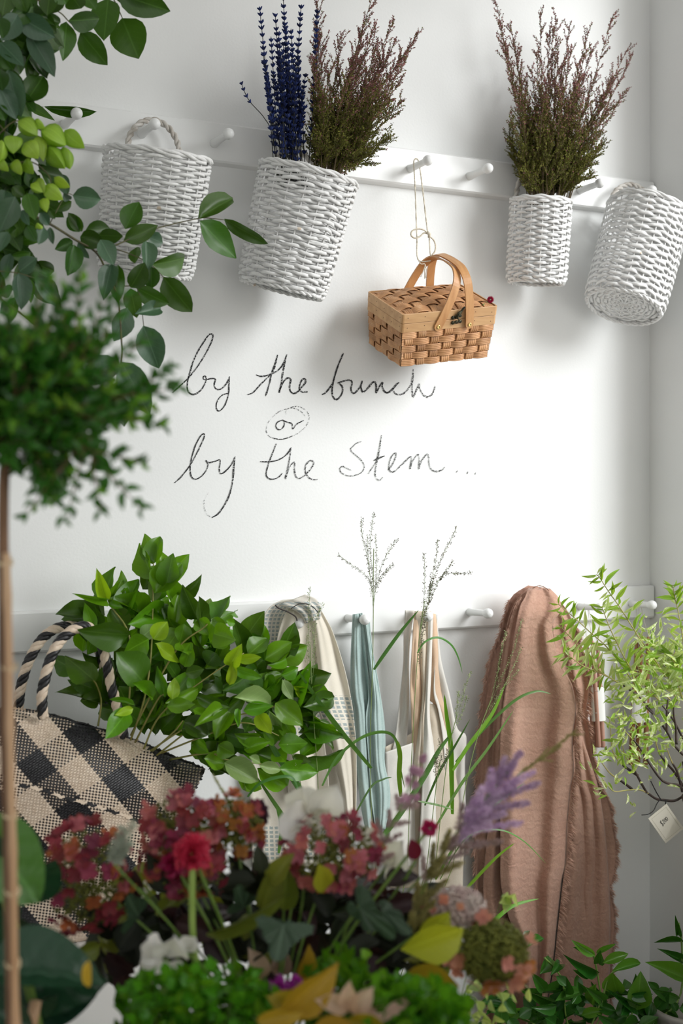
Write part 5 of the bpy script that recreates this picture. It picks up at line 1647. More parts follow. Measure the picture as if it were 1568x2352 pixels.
for pts, off, leaf_from, npair in WB:
    sm = [P(x, y, off) for x, y in cr(pts, 6)]
    n = len(sm)
    dark = max(2, int(n * max(leaf_from, 0.0)))
    if leaf_from > 0.2:
        b = MB(); b.tube(sm[:dark + 1], [0.0030 * lerp(1.15, 0.6, i / n) for i in range(dark + 1)], 6); b.build('branch', m_wbr, wil)
        seg = sm[dark:]
    else:
        seg = sm
    if len(seg) > 2:
        b = MB(); b.tube(seg, [0.0016 * lerp(1.2, 0.5, i / len(seg)) for i in range(len(seg))], 5); b.build('shoot', m_wst, wil)
        m_ = npair * 2
        for k in range(m_ + 1):
            f = (k + 0.3) / (m_ + 0.5)
            i = min(len(seg) - 2, int(f * (len(seg) - 1)))
            p = seg[i].lerp(seg[i + 1], f * (len(seg) - 1) - i)
            t = (seg[i + 1] - seg[i]).normalized()
            for sg_ in (-1, 1):
                if nl_ >= 300: break
                o = rv(rg)
                sd = t.cross(CAM - p).normalized() * sg_
                d = (sd * rg.uniform(0.6, 1.0) + t * rg.uniform(0.1, 0.8) + o * 0.45).normalized()
                L_ = rg.uniform(0.030, 0.052) * (1 if f < 0.85 else 0.7)
                put(wil, WL[rg.choice((0, 0, 1, 1, 2, 3)) if p.z < 1.12 else rg.choice((0, 2, 3, 3))], p, p + d * L_, L_ * rg.uniform(0.17, 0.25), rg.uniform(-1.1, 1.1)); nl_ += 1
bst = MB()
for q in range(480):                                 # the thick of the crown
    x, y = rg.gauss(1500, 55), rg.gauss(1555, 70)
    if q % 3 == 0: x, y = rg.gauss(1500, 55), rg.gauss(1700, 55)
    if q % 4 == 0: x, y = rg.gauss(1410, 38), rg.gauss(1690, 65)
    if x > 1600 or x < 1400 and y < 1720 or x < 1345: continue
    p = P(x, y, rg.uniform(0.24, 0.36))
    d = rv(rg) + V((0, 0, 0.3)); d.normalize()
    L_ = rg.uniform(0.022, 0.040)
    add_leaf(bst, p, p + d * L_, L_ * 0.24, rg.uniform(-1.2, 1.2), mi=rg.choice((0, 0, 1)), nl=3)
bst.build('foliage', [m_wil, m_wil_g], wil)['kind'] = 'stuff'
b = MB()
hub = P(1572, 1828, 0.27)
b.tube(cr([tuple(hub), tuple(P(1590, 1900, 0.34)), (wil.location.x, wil.location.y, 0.55), (wil.location.x, wil.location.y, 0.26)], 6), 0.0085, 9)
for e in ((1568, 1750), (1580, 1690), (1590, 1560)):
    b.tube([hub, P(e[0] + 8, e[1] + 40, .29), P(e[0], e[1], .30)], [0.005, 0.004, 0.003], 6)
b.build('trunk', m_wbr, wil)
b = MB()
b.lathe([(0.0, 0.0), (0.075, 0.0), (0.095, 0.12), (0.105, 0.27), (0.110, 0.28), (0.098, 0.285), (0.094, 0.25), (0.0, 0.25)], Matrix.Translation(wil.location), 24)
b.build('pot', simple('grey_clay_pot', (0.30, 0.28, 0.25), (0.38, 0.36, 0.33), rough=0.85, scale=12), wil)

# ---- price tag on the lowest branch
m_card = simple('cream_card', (0.74, 0.70, 0.58), (0.78, 0.74, 0.63), rough=0.7, scale=20)
m_line = simple('card_border_print', (0.52, 0.49, 0.36), rough=0.8)
m_black = simple('black_ink', (0.012, 0.012, 0.014), rough=0.6)
to = 0.285
tagc = P(1530, 1892, to)
tg = empty('price_tag', P(1530, 1850, to), 'square cream price tag hanging by black ribbon from the willow branch', 'price tag')
TLp, TTp, TBp = P(1488, 1880, to), P(1530, 1846, to), P(1528, 1937, to)
e1, e2 = (TTp - TLp), (TBp - TLp)
tn = e1.cross(e2).normalized()
if tn.y > 0: tn = -tn


def TG(u, v, lift=0.0):
    return TLp + e1 * u + e2 * v + tn * lift


b = MB()
b.quadgrid([[TG(0, 0, .0004), TG(1, 0, .0004), TG(1, 1, .0004), TG(0, 1, .0004)], [TG(0, 0, -.0004), TG(1, 0, -.0004), TG(1, 1, -.0004), TG(0, 1, -.0004)]], closed_u=True)
b.face([TG(0, 0, .0004), TG(1, 0, .0004), TG(1, 1, .0004), TG(0, 1, .0004)]); b.face([TG(0, 0, -.0004), TG(0, 1, -.0004), TG(1, 1, -.0004), TG(1, 0, -.0004)])
b.build('card', m_card, tg, smooth=False)
b = MB()
for (u0, v0, u1, v1) in ((.1, .08, .9, .08), (.9, .08, .9, .92), (.9, .92, .1, .92), (.1, .92, .1, .08)):
    A, B_ = TG(u0, v0, .0007), TG(u1, v1, .0007)
    w_ = tn.cross((B_ - A).normalized()) * 0.0004
    b.face([A - w_, B_ - w_, B_ + w_, A + w_])
b.build('border', m_line, tg, smooth=False)
b = MB()
GL = [[(.36, .30), (.30, .31), (.28, .36), (.32, .41), (.36, .45), (.33, .50), (.27, .50)], [(.34, .27), (.29, .53)], [(.40, .34), (.44, .30), (.47, .33), (.45, .40), (.40, .48), (.47, .47)],
      [(.55, .31), (.51, .35), (.51, .43), (.54, .46), (.58, .42), (.59, .35), (.55, .31)], [(.67, .30), (.63, .34), (.63, .42), (.66, .45), (.70, .41), (.71, .34), (.67, .30)]]
for g in GL:
    pts = [TG(lerp(.5, u, .82), lerp(.42, v, .82), .0009) for u, v in cr(g, 4)]
    for A, B_ in zip(pts, pts[1:]):
        w_ = tn.cross((B_ - A).normalized()) * 0.00055
        b.face([A - w_, B_ - w_, B_ + w_, A + w_])
b.build('price', m_black, tg, smooth=False)
b = MB()
b.tube([P(1529, 1838, to), P(1528, 1846, to - .004), TG(.86, .12, -.002)], 0.0016, 6)
b.tube([P(x, y, to) for x, y in cr([(1516, 1836), (1508, 1846), (1500, 1862), (1488, 1870), (1473, 1872)], 6)], 0.0011, 5)
b.tube([P(x, y, to) for x, y in ((1494, 1794), (1507, 1820), (1518, 1838), (1530, 1838))], 0.0014, 5)
b.build('ribbon', m_black, tg)

# ================================================================== white table under the tote, unseen stand of the bouquet
m_tabw = simple('white_table_paint', (0.80, 0.80, 0.79), (0.84, 0.84, 0.83), rough=0.4, scale=8)
m_wood = simple('oak', (0.30, 0.19, 0.10), (0.40, 0.27, 0.15), rough=0.5, scale=10, sx=(0.4, 4, 4))


def table(name, label, x0, x1, y0, y1, z, m, t=0.03):
    root = empty(name, V(((x0 + x1) / 2, (y0 + y1) / 2, 0)), label, 'table')
    b = MB(); b.box(((x0 + x1) / 2, (y0 + y1) / 2, z - t / 2), (x1 - x0, y1 - y0, t)); b.build('table_top', m, root, smooth=False)
    for x in (x0 + .05, x1 - .05):
        for y in (y0 + .05, y1 - .05):
            b = MB(); b.box((x, y, (z - t) / 2), (.045, .045, z - t)); b.build('leg', m, root, smooth=False)
    return root


ZT = min(P(180, 2172, bag_off(180, 2150)).z, P(0, 2172, 0.3).z) - 0.002
table('display_table', 'white table against the wall carrying the woven tote', 0.30, 1.05, -0.85, -0.03, ZT, m_tabw)
FD = 1.75                                            # view-axis distance of the bouquet
fc = Q(620, 2600, FD)
ZS = 0.50
table('plant_stand', 'wooden stand carrying the flower bouquet in front', 0.02, 1.05, -1.72, -0.99, ZS, m_wood)


def B(px, py, dd=0.0):
    return Q(px, py, FD + dd)


pxm = FD / F                                         # metres per pixel there

# ================================================================== broad dark leaves, bottom left
m_cal = leafmat('ribbed_dark_leaf', (0.008, 0.035, 0.020), (0.018, 0.065, 0.030), rough=0.22, trans=0.15, veinamt=0.5, val=0.2, hue=0.01)
m_cal_g = leafmat('ribbed_green_leaf', (0.045, 0.15, 0.03), (0.08, 0.22, 0.045), rough=0.3, trans=0.3, veinamt=0.5, val=0.1, hue=0.01)
m_yel = leafmat('yellowed_leaf', (0.50, 0.34, 0.03), (0.62, 0.45, 0.05), rough=0.4, trans=0.35, veinamt=0.3, val=0.1)


def ribbed(name, m, fold, curl, nl=14):
    rows, uvs = [], []
    for i in range(nl + 1):
        t = i / nl
        w = max(0.02, math.sin(math.pi * t ** 0.85) ** 0.65) * 0.5
        row, ur = [], []
        for j in range(11):
            u = j / 5 - 1
            row.append(V((u * w, t, abs(u) * w * fold - curl * t * t + 0.022 * math.sin((t * 1.0 - abs(u) * 0.22) * 30) * (1 - abs(u) ** 4))))
            ur.append((0.5 + u * w, t))
        rows.append(row); uvs.append(ur)
    b = MB(); b.quadgrid(rows, uv=uvs)
    return b.mesh(name, m)


cal = empty('broad_leaf_plant', Q(150, 2600, 1.6), 'houseplant with broad dark ribbed leaves, one tip yellowed, bottom left', 'potted plant')
cal.location.z = ZS
CD = 1.52
rl = [ribbed('broad_leaf_%d' % i, m_cal, (0.25, 0.5)[i], (0.10, 0.25)[i]) for i in range(2)]
rlg = ribbed('broad_leaf_green', m_cal_g, 0.3, 0.12)
csz = CD / F
for (bx, by, tx, ty, w, dd, me, roll) in ((-40, 1880, 80, 2075, 190, .05, rlg, 0.3), (20, 2060, 130, 1990, 150, .12, rl[0], 0.9), (-20, 2030, -60, 1900, 120, .05, rl[1], 0.2), (-30, 2240, 215, 2215, 175, .02, rl[1], -0.75), (-20, 2250, 238, 2262, 150, .10, rl[0], 0.35),
                                          (-40, 2130, 120, 2190, 130, .16, rl[0], 0.4), (10, 2330, 130, 2300, 90, .08, rl[0], 1.0), (-40, 2310, 60, 2360, 120, .0, rl[1], 0.1), (60, 2300, 215, 2290, 110, .12, rl[1], 0.6), (-60, 2160, 40, 2060, 110, .1, rl[0], 0.5)):
    put(cal, me, Q(bx, by, CD + dd), Q(tx, ty, CD + dd - 0.03), w * csz, roll)
tipm = leaf_me('leaf_tip', m_yel, wpos=0.5, tipe=0.5, basee=0.5, fold=0.2, curl=0.3, wav=0.05)
put(cal, tipm, Q(204, 2205, CD - 0.025), Q(198, 2272, CD - 0.03), 24 * csz, 0.3, 'leaf_tip')['label'] = 'yellowed leaf tip'
for (bx, by) in ((-40, 1880), (20, 2060), (-30, 2240), (-20, 2250), (10, 2330)):
    b = MB(); p = Q(bx, by, CD + .05)
    b.tube(cr([tuple(p), tuple(p.lerp(cal.location + V((0, 0, .2)), .5)), (cal.location.x, cal.location.y, ZS + 0.19)], 5), 0.004, 6); b.build('stalk', m_stemg, cal)
b = MB(); b.tube([Q(82, 2300, CD + .04), Q(66, 2400, CD + .04)], 0.007, 8); b.build('stake', m_cane, cal)
b = MB(); b.lathe([(0, 0), (.07, 0), (.085, .1), (.09, .19), (.094, .2), (.084, .2), (.08, .17), (0, .165)], Matrix.Translation(cal.location), 22); b.build('pot', simple('white_ceramic', (.75, .75, .73), rough=.3), cal)

# ================================================================== bouquet
def petal_flower(name, m, n, width, cup, seed=0, tip=0.8):
    b = MB()
    rg = random.Random(seed)
    for k in range(n):
        a = 2 * math.pi * k / n + rg.uniform(-.1, .1)
        ca, sa = math.cos(a), math.sin(a)
        rows, uvs = [], []
        cu = cup * rg.uniform(0.6, 1.4)
        for i in range(4):
            t = i / 3
            w = width * (0.25 + 0.75 * math.sin(min(1, t / 0.7) * math.pi / 2)) * (1 if t < 0.99 else 0.62)
            row, ur = [], []
            for u in (-1, 0, 1):
                x, y, z = t * 0.5, u * w * 0.5, cu * t * t - 0.05 * (1 - abs(u)) + 0.03 * math.sin(k * 3 + t * 4)
                row.append(V((x * ca - y * sa, x * sa + y * ca, z)))
                ur.append((0.5 + u * w * 0.5, t))
            rows.append(row); uvs.append(ur)
        b.quadgrid(rows, uv=uvs)
    return b.mesh(name, m)


m_hyd_r = leafmat('hydrangea_wine', (0.13, 0.010, 0.024), (0.28, 0.036, 0.058), rough=0.6, trans=0.3, veinamt=0.15, val=0.35, hue=0.02)
m_hyd_p = leafmat('hydrangea_pink', (0.38, 0.07, 0.095), (0.54, 0.17, 0.18), rough=0.6, trans=0.35, veinamt=0.15, val=0.25, hue=0.02)
m_hyd_o = leafmat('hydrangea_rust', (0.30, 0.085, 0.020), (0.46, 0.16, 0.05), rough=0.65, trans=0.3, veinamt=0.15, val=0.3, hue=0.02)
m_hyd_c = leafmat('hydrangea_coral', (0.60, 0.20, 0.13), (0.72, 0.33, 0.28), rough=0.6, trans=0.4, veinamt=0.15, val=0.2, hue=0.02)
m_budg = simple('hydrangea_green_buds', (0.085, 0.105, 0.010), (0.21, 0.22, 0.03), rough=0.7, scale=70)
m_budw = simple('tiny_white_pink_blooms', (0.52, 0.36, 0.34), (0.74, 0.66, 0.60), rough=0.7, scale=60)
FL = {c: [petal_flower('floret_%s%d' % (c, i), m, 4, 0.50, (0.05, 0.22)[i], seed=i) for i in range(2)] for c, m in (('r', m_hyd_r), ('p', m_hyd_p), ('o', m_hyd_o), ('c', m_hyd_c))}
bq = empty('flower_bouquet_vase', V((fc.x, fc.y, ZS)), 'stoneware vase under the flower bouquet', 'vase')
b = MB(); b.lathe([(0, 0), (.075, 0), (.10, .06), (.105, .14), (.085, .20), (.09, .215), (.082, .215), (.078, .2), (0, .19)], Matrix.Translation(bq.location), 24)
b.build('vase_body', simple('stoneware', (.20, .18, .16), (.28, .26, .23), rough=.5, scale=14), bq)
VT = V((fc.x, fc.y, ZS + 0.19))


def stalk(root, top, r=0.0018, m=None, name='stem'):
    b = MB()
    mid = top.lerp(VT, 0.55) + V((0, 0, 0.03))
    b.tube(cr([tuple(top), tuple(mid), tuple(VT)], 6), r, 5)
    return b.build(name, m or m_stemg, root)


def tiny_buds(b, p, r, mi=0):
    vs_ = [p + V(d) * r for d in ((1, 0, 0), (0, 1, 0), (-1, 0, 0), (0, -1, 0), (0, 0, 1), (0, 0, -1))]
    for q in ((0, 1, 4), (1, 2, 4), (2, 3, 4), (3, 0, 4), (1, 0, 5), (2, 1, 5), (3, 2, 5), (0, 3, 5)):
        b.face([vs_[k] for k in q], mi)


def hydrangea(label, cx, cy, rx, ry, dd, mixf, nfl, nbud, seed, fsz=40, budm=None, ybias=0.0, budr=0.0021):
    rg = random.Random(seed)
    c = B(cx, cy, dd)
    root = empty('hydrangea_head', c, label, 'flower', 'hydrangea heads in the bouquet')
    for i in range(nfl):
        d = rv(rg)
        if d.dot(FW) > 0.35: d = d - FW * (2 * d.dot(FW))
        if ybias and rg.random() < abs(ybias): d.z = -abs(d.z) if ybias < 0 else abs(d.z)
        p = c + RT * (d.dot(RT) * rx * pxm) + UP * (d.z * ry * pxm) + FW * (d.dot(FW) * rx * 0.8 * pxm)
        nrm = (d + rv(rg) * 0.55 - FW * 0.35).normalized()
        x = nrm.orthogonal().normalized()
        y = nrm.cross(x)
        s = fsz * pxm * rg.uniform(0.8, 1.15)
        M_ = Matrix(((x.x * s, y.x * s, nrm.x * s, p.x - c.x), (x.y * s, y.y * s, nrm.y * s, p.y - c.y), (x.z * s, y.z * s, nrm.z * s, p.z - c.z), (0, 0, 0, 1)))
        link('floret', rg.choice(FL[rg.choice(mixf)]), root, M_)
    b = MB()
    for i in range(int(nbud * 1.9)):
        d = rv(rg) * rg.random() ** 0.4 * 0.9
        p = c + RT * (d.dot(RT) * rx * pxm) + UP * (d.z * ry * pxm) + FW * (d.dot(FW) * rx * 0.75 * pxm)
        tiny_buds(b, p, rg.uniform(0.8, 1.4) * budr)
    b.build('buds', budm or m_budg, root, smooth=False)['kind'] = 'stuff'
    stalk(root, c)
    return root


hydrangea('loose wine red hydrangea head in front of the tote', 195, 2015, 105, 130, 0.02, 'rrrrpro', 62, 620, 1, 40)
hydrangea('full wine and pink hydrangea head at the left of the bouquet', 415, 1905, 95, 85, 0.02, 'rrpprp', 64, 520, 2, 38)
hydrangea('rust and pink hydrangea head turning brown, top centre of bouquet', 535, 1895, 80, 75, 0.04, 'oopro', 44, 520, 3, 34)
hydrangea('wine red hydrangea florets under the full head', 430, 1990, 120, 60, 0.03, 'rrro', 40, 300, 4, 38)
hydrangea('pink and rust hydrangea head below the white sweet peas', 765, 1955, 115, 90, 0.02, 'pppror', 66, 620, 5, 38)
hydrangea('green budded hydrangea with coral florets at the right of the bouquet', 1130, 2185, 95, 80, -0.03, 'ccoc', 20, 2200, 6, 42, ybias=-0.85)
hydrangea('flat head of tiny white and pink blooms beside the purple astilbe', 1050, 2085, 75, 55, 0.0, 'cp', 7, 1300, 7, 24, budm=m_budw, budr=0.0019)

# ---- astilbe plumes
m_ast = simple('lilac_astilbe', (0.56, 0.36, 0.60), (0.80, 0.62, 0.80), rough=0.85, scale=50, rand=0.15)
m_asb = simple('fading_astilbe', (0.42, 0.29, 0.25), (0.60, 0.45, 0.46), rough=0.85, scale=50, rand=0.15)
m_aso = simple('olive_astilbe', (0.27, 0.23, 0.06), (0.43, 0.38, 0.15), rough=0.85, scale=50, rand=0.15)
m_aspk = simple('mauve_pink_astilbe', (0.56, 0.29, 0.43), (0.74, 0.48, 0.58), rough=0.85, scale=50, rand=0.15)


def plume(root, A, B_, r, m, rg, dens=1.0):
    b = MB()
    ax = (B_ - A); ln = ax.length; ax.normalize()
    b.tube([A, A.lerp(B_, .5), B_], [0.0012, 0.001, 0.0005], 4)
    n = int(ln / 0.00022 * dens)
    for i in range(n):
        f = rg.random()
        p = A.lerp(B_, f)
        rr = r * (1.0 - 0.45 * f) * (1 if f < 0.93 else 0.7)
        d = rv(rg); d = (d - ax * d.dot(ax)).normalized() + ax * rg.uniform(0.1, 0.9)
        d.normalize()
        e = p + d * rr * rg.uniform(0.6, 1.1)
        s = d.cross(rv(rg)).normalized() * 0.0007
        b.face([p + d * rr * .3 - s, p + d * rr * .3 + s, e + s * 1.2, e - s * 1.2])
    return b.build('plume_branch', m, root, smooth=False)


rg = random.Random(19)
k7 = 480 / 1568
f7 = lambda x, y: (800 + x * k7, 1660 + y * k7)
ast1 = empty('astilbe', B(*f7(560, 1250), -0.02), 'large lilac astilbe plume leaning right out of the bouquet', 'flower')
axis = [(470, 1560), (560, 1250), (700, 980), (880, 740), (1050, 540), (1200, 360)]
axs = cr(axis, 6)
b = MB(); b.tube([B(*f7(x, y), -0.02) for x, y in axs] , 0.0016, 6); b.build('stem', m_stemg, ast1)
for (tx, ty, f, m, r) in ((1440, 450, .74, m_ast, 42), (1360, 600, .68, m_ast, 42), (1310, 750, .56, m_ast, 38), (1160, 890, .45, m_asb, 36), (1300, 215, .95, m_ast, 42), (1180, 255, .88, m_ast, 42), (1080, 340, .80, m_ast, 42), (1400, 365, .82, m_ast, 42), (1250, 300, .90, m_ast, 42), (1000, 480, .70, m_ast, 40),
                          (860, 600, .55, m_asb, 34), (1250, 480, .72, m_ast, 44), (1150, 560, .66, m_ast, 44), (1060, 640, .6, m_ast, 44), (950, 560, .62, m_ast, 40), (1180, 680, .58, m_ast, 42), (1020, 780, .48, m_ast, 38), (900, 960, .36, m_asb, 36), (760, 800, .4, m_aso, 34), (720, 1000, .28, m_aso, 36), (860, 1050, .28, m_aso, 36),
                          (640, 900, .32, m_aso, 32), (600, 1150, .15, m_aso, 34), (740, 1180, .15, m_aso, 36), (650, 1330, .05, m_aso, 34), (520, 1200, .12, m_aso, 34), (480, 1420, .0, m_aso, 36), (620, 1450, .0, m_aso, 34), (830, 840, .45, m_asb, 36), (560, 1000, .25, m_asb, 32)):
    i = int(f * (len(axs) - 1))
    plume(ast1, B(*f7(*axs[i]), -0.02), B(*f7(tx, ty), -0.02 + rg.uniform(-.05, .03)), r * 1.3 * k7 * pxm, m, rg, 1.3)
ast2 = empty('astilbe', B(*f7(280, 900), 0.0), 'slender mauve astilbe plume left of the big lilac one', 'flower')
ax2 = cr([(200, 1150), (270, 900), (360, 700), (450, 500), (520, 350), (570, 240)], 6)
b = MB(); b.tube([B(*f7(x, y), 0) for x, y in ax2], 0.0012, 5); b.build('stem', m_stemg, ast2)
for (tx, ty, f, m, r) in ((575, 245, .9, m_aspk, 26), (545, 360, .78, m_aspk, 36), (480, 330, .74, m_aspk, 34), (520, 460, .66, m_aspk, 38), (440, 400, .66, m_aspk, 34), (530, 560, .56, m_aspk, 34), (420, 540, .52, m_aspk, 30), (360, 540, .46, m_asb, 24), (530, 620, .48, m_asb, 28), (300, 650, .32, m_asb, 24), (460, 740, .34, m_asb, 26), (210, 720, .22, m_asb, 24),
                          (400, 830, .2, m_asb, 24), (190, 880, .1, m_asb, 22), (340, 980, .1, m_asb, 24)):
    i = int(f * (len(ax2) - 1))
    plume(ast2, B(*f7(*ax2[i]), 0), B(*f7(tx, ty), rg.uniform(-.03, .03)), r * 1.45 * k7 * pxm, m, rg, 1.3)
ast3 = empty('astilbe', B(1215, 1750, 0.12), 'thin green astilbe spike arching to the right over the throw', 'flower')
for A, B_, r in (((1200, 1770), (1290, 1712), 22), ((1260, 1728), (1325, 1676), 20), ((1300, 1690), (1340, 1686), 16), ((1235, 1745), (1262, 1715), 14), ((1230, 1745), (1270, 1748), 14)):
    plume(ast3, B(*A, 0.12), B(*B_, 0.12), r * k7 * pxm, m_aso, rg)
stalk(ast3, B(1200, 1770, 0.12), 0.0014)
ast4 = empty('astilbe', B(530, 1850, 0.2), 'pale green budding spike above the hydrangeas', 'flower')
plume(ast4, B(538, 1862, .2), B(488, 1778, .2), 7 * pxm, simple('pale_green_buds', (.36, .38, .16), (.52, .54, .28), rough=.7, scale=80), rg)
stalk(ast4, B(538, 1862, .2), 0.0014)
ast5 = empty('dusty_miller_spray', B(285, 1930, -0.12), 'pale grey green fluffy spray in front of the tote', 'foliage')
m_dusty = simple('grey_green_fluff', (.30, .35, .26), (.46, .50, .40), rough=.9, scale=60)
for A, B_ in (((262, 1985), (308, 1885)), ((265, 1980), (280, 1900)), ((268, 1975), (300, 1930)), ((262, 1985), (262, 1930))):
    plume(ast5, B(*A, -.12), B(*B_, -.12), 22 * pxm, m_dusty, rg, 0.8)

stalk(ast5, B(262, 1985, -.12), 0.0014)
# ---- white and crimson flowers
m_wht = leafmat('white_petal', (0.82, 0.80, 0.81), (0.90, 0.88, 0.89), rough=0.6, trans=0.4, veinamt=0.08, val=0.08, hue=0.0, vein=(.6, .6, .6))
m_crm = leafmat('crimson_petal', (0.42, 0.010, 0.065), (0.62, 0.035, 0.15), rough=0.5, trans=0.3, veinamt=0.1, val=0.25)
m_mag = leafmat('magenta_petal', (0.32, 0.012, 0.33), (0.46, 0.04, 0.44), rough=0.5, trans=0.3, veinamt=0.1, val=0.2)
m_plum = leafmat('plum_petal', (0.035, 0.008, 0.028), (0.10, 0.02, 0.06), rough=0.5, trans=0.2, veinamt=0.1, val=0.3)
pet_w = [leaf_me('white_petal_%d' % i, m_wht, wpos=0.62, tipe=0.5, basee=0.8, fold=(0.1, 0.4, -0.3)[i], curl=(0.25, -0.2, 0.4)[i], wav=0.22, seed=i, nl=7) for i in range(3)]


def sweet_pea(label, petals, dd):
    c = B(petals[0][0], petals[0][1], dd)
    root = empty('sweet_pea', c, label, 'flower')
    rg = random.Random(int(petals[0][0]))
    for (bx, by, tx, ty, w, roll) in petals:
        put(root, rg.choice(pet_w), B(bx, by, dd), B(tx, ty, dd - rg.uniform(0, .02)), w * pxm, roll, 'petal')
    stalk(root, c, 0.0014)


sweet_pea('white sweet pea with upright petals above the pink hydrangea', [(705, 1880, 770, 1795, 80, .3), (700, 1882, 700, 1800, 70, -.5), (712, 1880, 760, 1850, 60, .6), (708, 1885, 730, 1830, 80, .0)], 0.06)
sweet_pea('white sweet pea facing left above the pink hydrangea', [(700, 1900, 648, 1880, 85, .2), (690, 1915, 655, 1920, 70, -.4), (700, 1890, 690, 1850, 60, .5), (705, 1900, 740, 1885, 60, .2)], 0.03)
sweet_pea('white sweet pea beside the slender mauve astilbe', [(890, 1985, 845, 1905, 60, .3), (885, 1990, 930, 1925, 75, -.2), (890, 1990, 905, 2030, 45, .2), (880, 1980, 850, 1960, 50, .5), (900, 1985, 935, 1960, 50, .3)], 0.05)
sweet_pea('open white flower with several petals low in the bouquet', [(375, 2200, 330, 2180, 60, .3), (375, 2205, 335, 2245, 60, -.3), (380, 2205, 380, 2265, 60, .2), (385, 2195, 400, 2140, 80, .1), (380, 2195, 355, 2160, 50, .4), (390, 2210, 410, 2240, 50, .2)], -0.12)
sweet_pea('small white flower right of the open white one', [(425, 2185, 410, 2155, 40, .2), (428, 2185, 450, 2150, 45, -.2), (430, 2185, 440, 2175, 35, .3)], -0.11)
sweet_pea('small white flower behind the wine red hydrangea', [(335, 2040, 315, 2060, 40, .2), (338, 2030, 360, 2000, 34, .4), (340, 2040, 350, 2020, 34, 0)], 0.1)


def pom(label, px, py, r, dd, m, n, seed, elong=1.0):
    rg = random.Random(seed)
    c = B(px, py, dd)
    root = empty('pompon_flower', c, label, 'flower')
    b = MB()
    for i in range(n):
        d = rv(rg)
        L_ = r * pxm * rg.uniform(0.75, 1.1)
        add_leaf(b, c + d * L_ * 0.25, c + d * L_, L_ * 0.55, rg.uniform(-1.5, 1.5), curl=0.3, wpos=0.6, fold=0.4)
    b.build('flower_head', m, root)['kind'] = 'stuff'
    stalk(root, c, 0.0022)


pom('bright crimson flower on a tall green stem at the left of the bouquet', 440, 1960, 46, -0.08, m_crm, 120, 3)
pom('dark crimson flower beside the bright crimson one', 400, 1985, 36, -0.02, m_crm, 80, 4)
pom('dark plum flower cluster at the top of the bouquet', 588, 1868, 36, 0.08, m_plum, 110, 5)
pom('small wine coloured scabious between the astilbes', 986, 1902, 22, -0.03, m_crm, 70, 6)
pom('magenta flower cluster low in the bouquet, largest of the magenta ones', 640, 2268, 26, -0.20, m_mag, 60, 7)
pom('magenta flower right of the largest magenta cluster', 678, 2258, 18, -0.20, m_mag, 50, 8)
pom('magenta flower above the faded pink bloom', 754, 2270, 15, -0.20, m_mag, 40, 9)
pom('lowest magenta flower beside the faded pink bloom', 726, 2314, 17, -0.20, m_mag, 40, 10)
tall = empty('bare_flower_stem', B(442, 2000, -0.09), 'thick pale green flower stem rising in the middle left', 'stem')
b = MB(); b.tube([B(x, y, -.09) for x, y in cr([(442, 1985), (441, 2080), (443, 2150), (452, 2230), (470, 2400)], 6)], 0.0042, 8); b.build('stalk', simple('pale_green_stem', (.22, .34, .06), (.30, .42, .10), rough=.5, scale=30), tall)

# ---- foliage of the bouquet
m_dk = leafmat('shade_dark_smoke_leaf', (0.005, 0.008, 0.004), (0.016, 0.023, 0.008), rough=0.6, trans=0.15, veinamt=0.3, val=0.4)  # dark leaf taken near black to stand for shade inside the bouquet
m_pur = leafmat('dark_purple_leaf', (0.012, 0.004, 0.006), (0.034, 0.010, 0.012), rough=0.5, trans=0.2, veinamt=0.2, val=0.4)
m_olv = leafmat('olive_leaf', (0.09, 0.13, 0.015), (0.20, 0.23, 0.03), rough=0.4, trans=0.35, veinamt=0.4, val=0.25)
m_lime = leafmat('yellow_green_leaf', (0.36, 0.40, 0.02), (0.48, 0.52, 0.04), rough=0.4, trans=0.45, veinamt=0.3, val=0.1, hue=0.01)
m_must = leafmat('mustard_leaf', (0.34, 0.24, 0.015), (0.46, 0.33, 0.03), rough=0.45, trans=0.35, veinamt=0.3, val=0.15)
m_herb = leafmat('bright_herb_leaf', (0.03, 0.125, 0.006), (0.12, 0.32, 0.012), rough=0.4, trans=0.4, veinamt=0.2, val=0.35)
m_gry = leafmat('grey_green_lobed_leaf', (0.022, 0.050, 0.026), (0.045, 0.085, 0.045), rough=0.5, trans=0.15, veinamt=0.7, val=0.1, hue=0.01)
m_dry = leafmat('faded_pink_petal', (0.55, 0.36, 0.27), (0.68, 0.50, 0.40), rough=0.6, trans=0.35, veinamt=0.3, val=0.1)
dkm = [leaf_me('smoke_leaf_%d' % i, (m_dk, m_pur, m_olv, m_dk)[i], wpos=0.45, tipe=0.8, basee=0.6, fold=0.2, curl=0.2, wav=0.06, seed=i) for i in range(4)]
fol = empty('bouquet_foliage', B(600, 2150, 0.05), 'dark smoky and olive leaves filling the middle of the bouquet, near black for its shade', 'foliage')
rg = random.Random(23)
for i in range(300):
    x = rg.uniform(230, 1020)
    y = rg.uniform(2010, 2240) if 350 < x < 900 else rg.uniform(2070, 2260)
    a = rg.uniform(0, 6.28)
    ln = rg.uniform(60, 110)
    dd = (rg.uniform(0.0, 0.14) if i % 2 else rg.uniform(0.16, 0.30))  # every other leaf set deeper, added to block bright gaps
    p = B(x, y, dd)
    put(fol, dkm[rg.choice((0, 0, 0, 1, 1, 3, 3, 2))], p, B(x + ln * math.cos(a), y + ln * math.sin(a) * .8, dd + rg.uniform(-.04, .04)), ln * 0.6 * pxm, rg.uniform(-.9, .9))
mlime = leaf_me('lime_leaf', m_lime, wpos=0.6, tipe=0.45, basee=0.9, fold=0.2, curl=0.1, wav=0.08, seed=3)
mmust = leaf_me('mustard_leaf', m_must, wpos=0.5, tipe=0.7, basee=0.7, fold=0.25, curl=0.15, wav=0.1, seed=4)
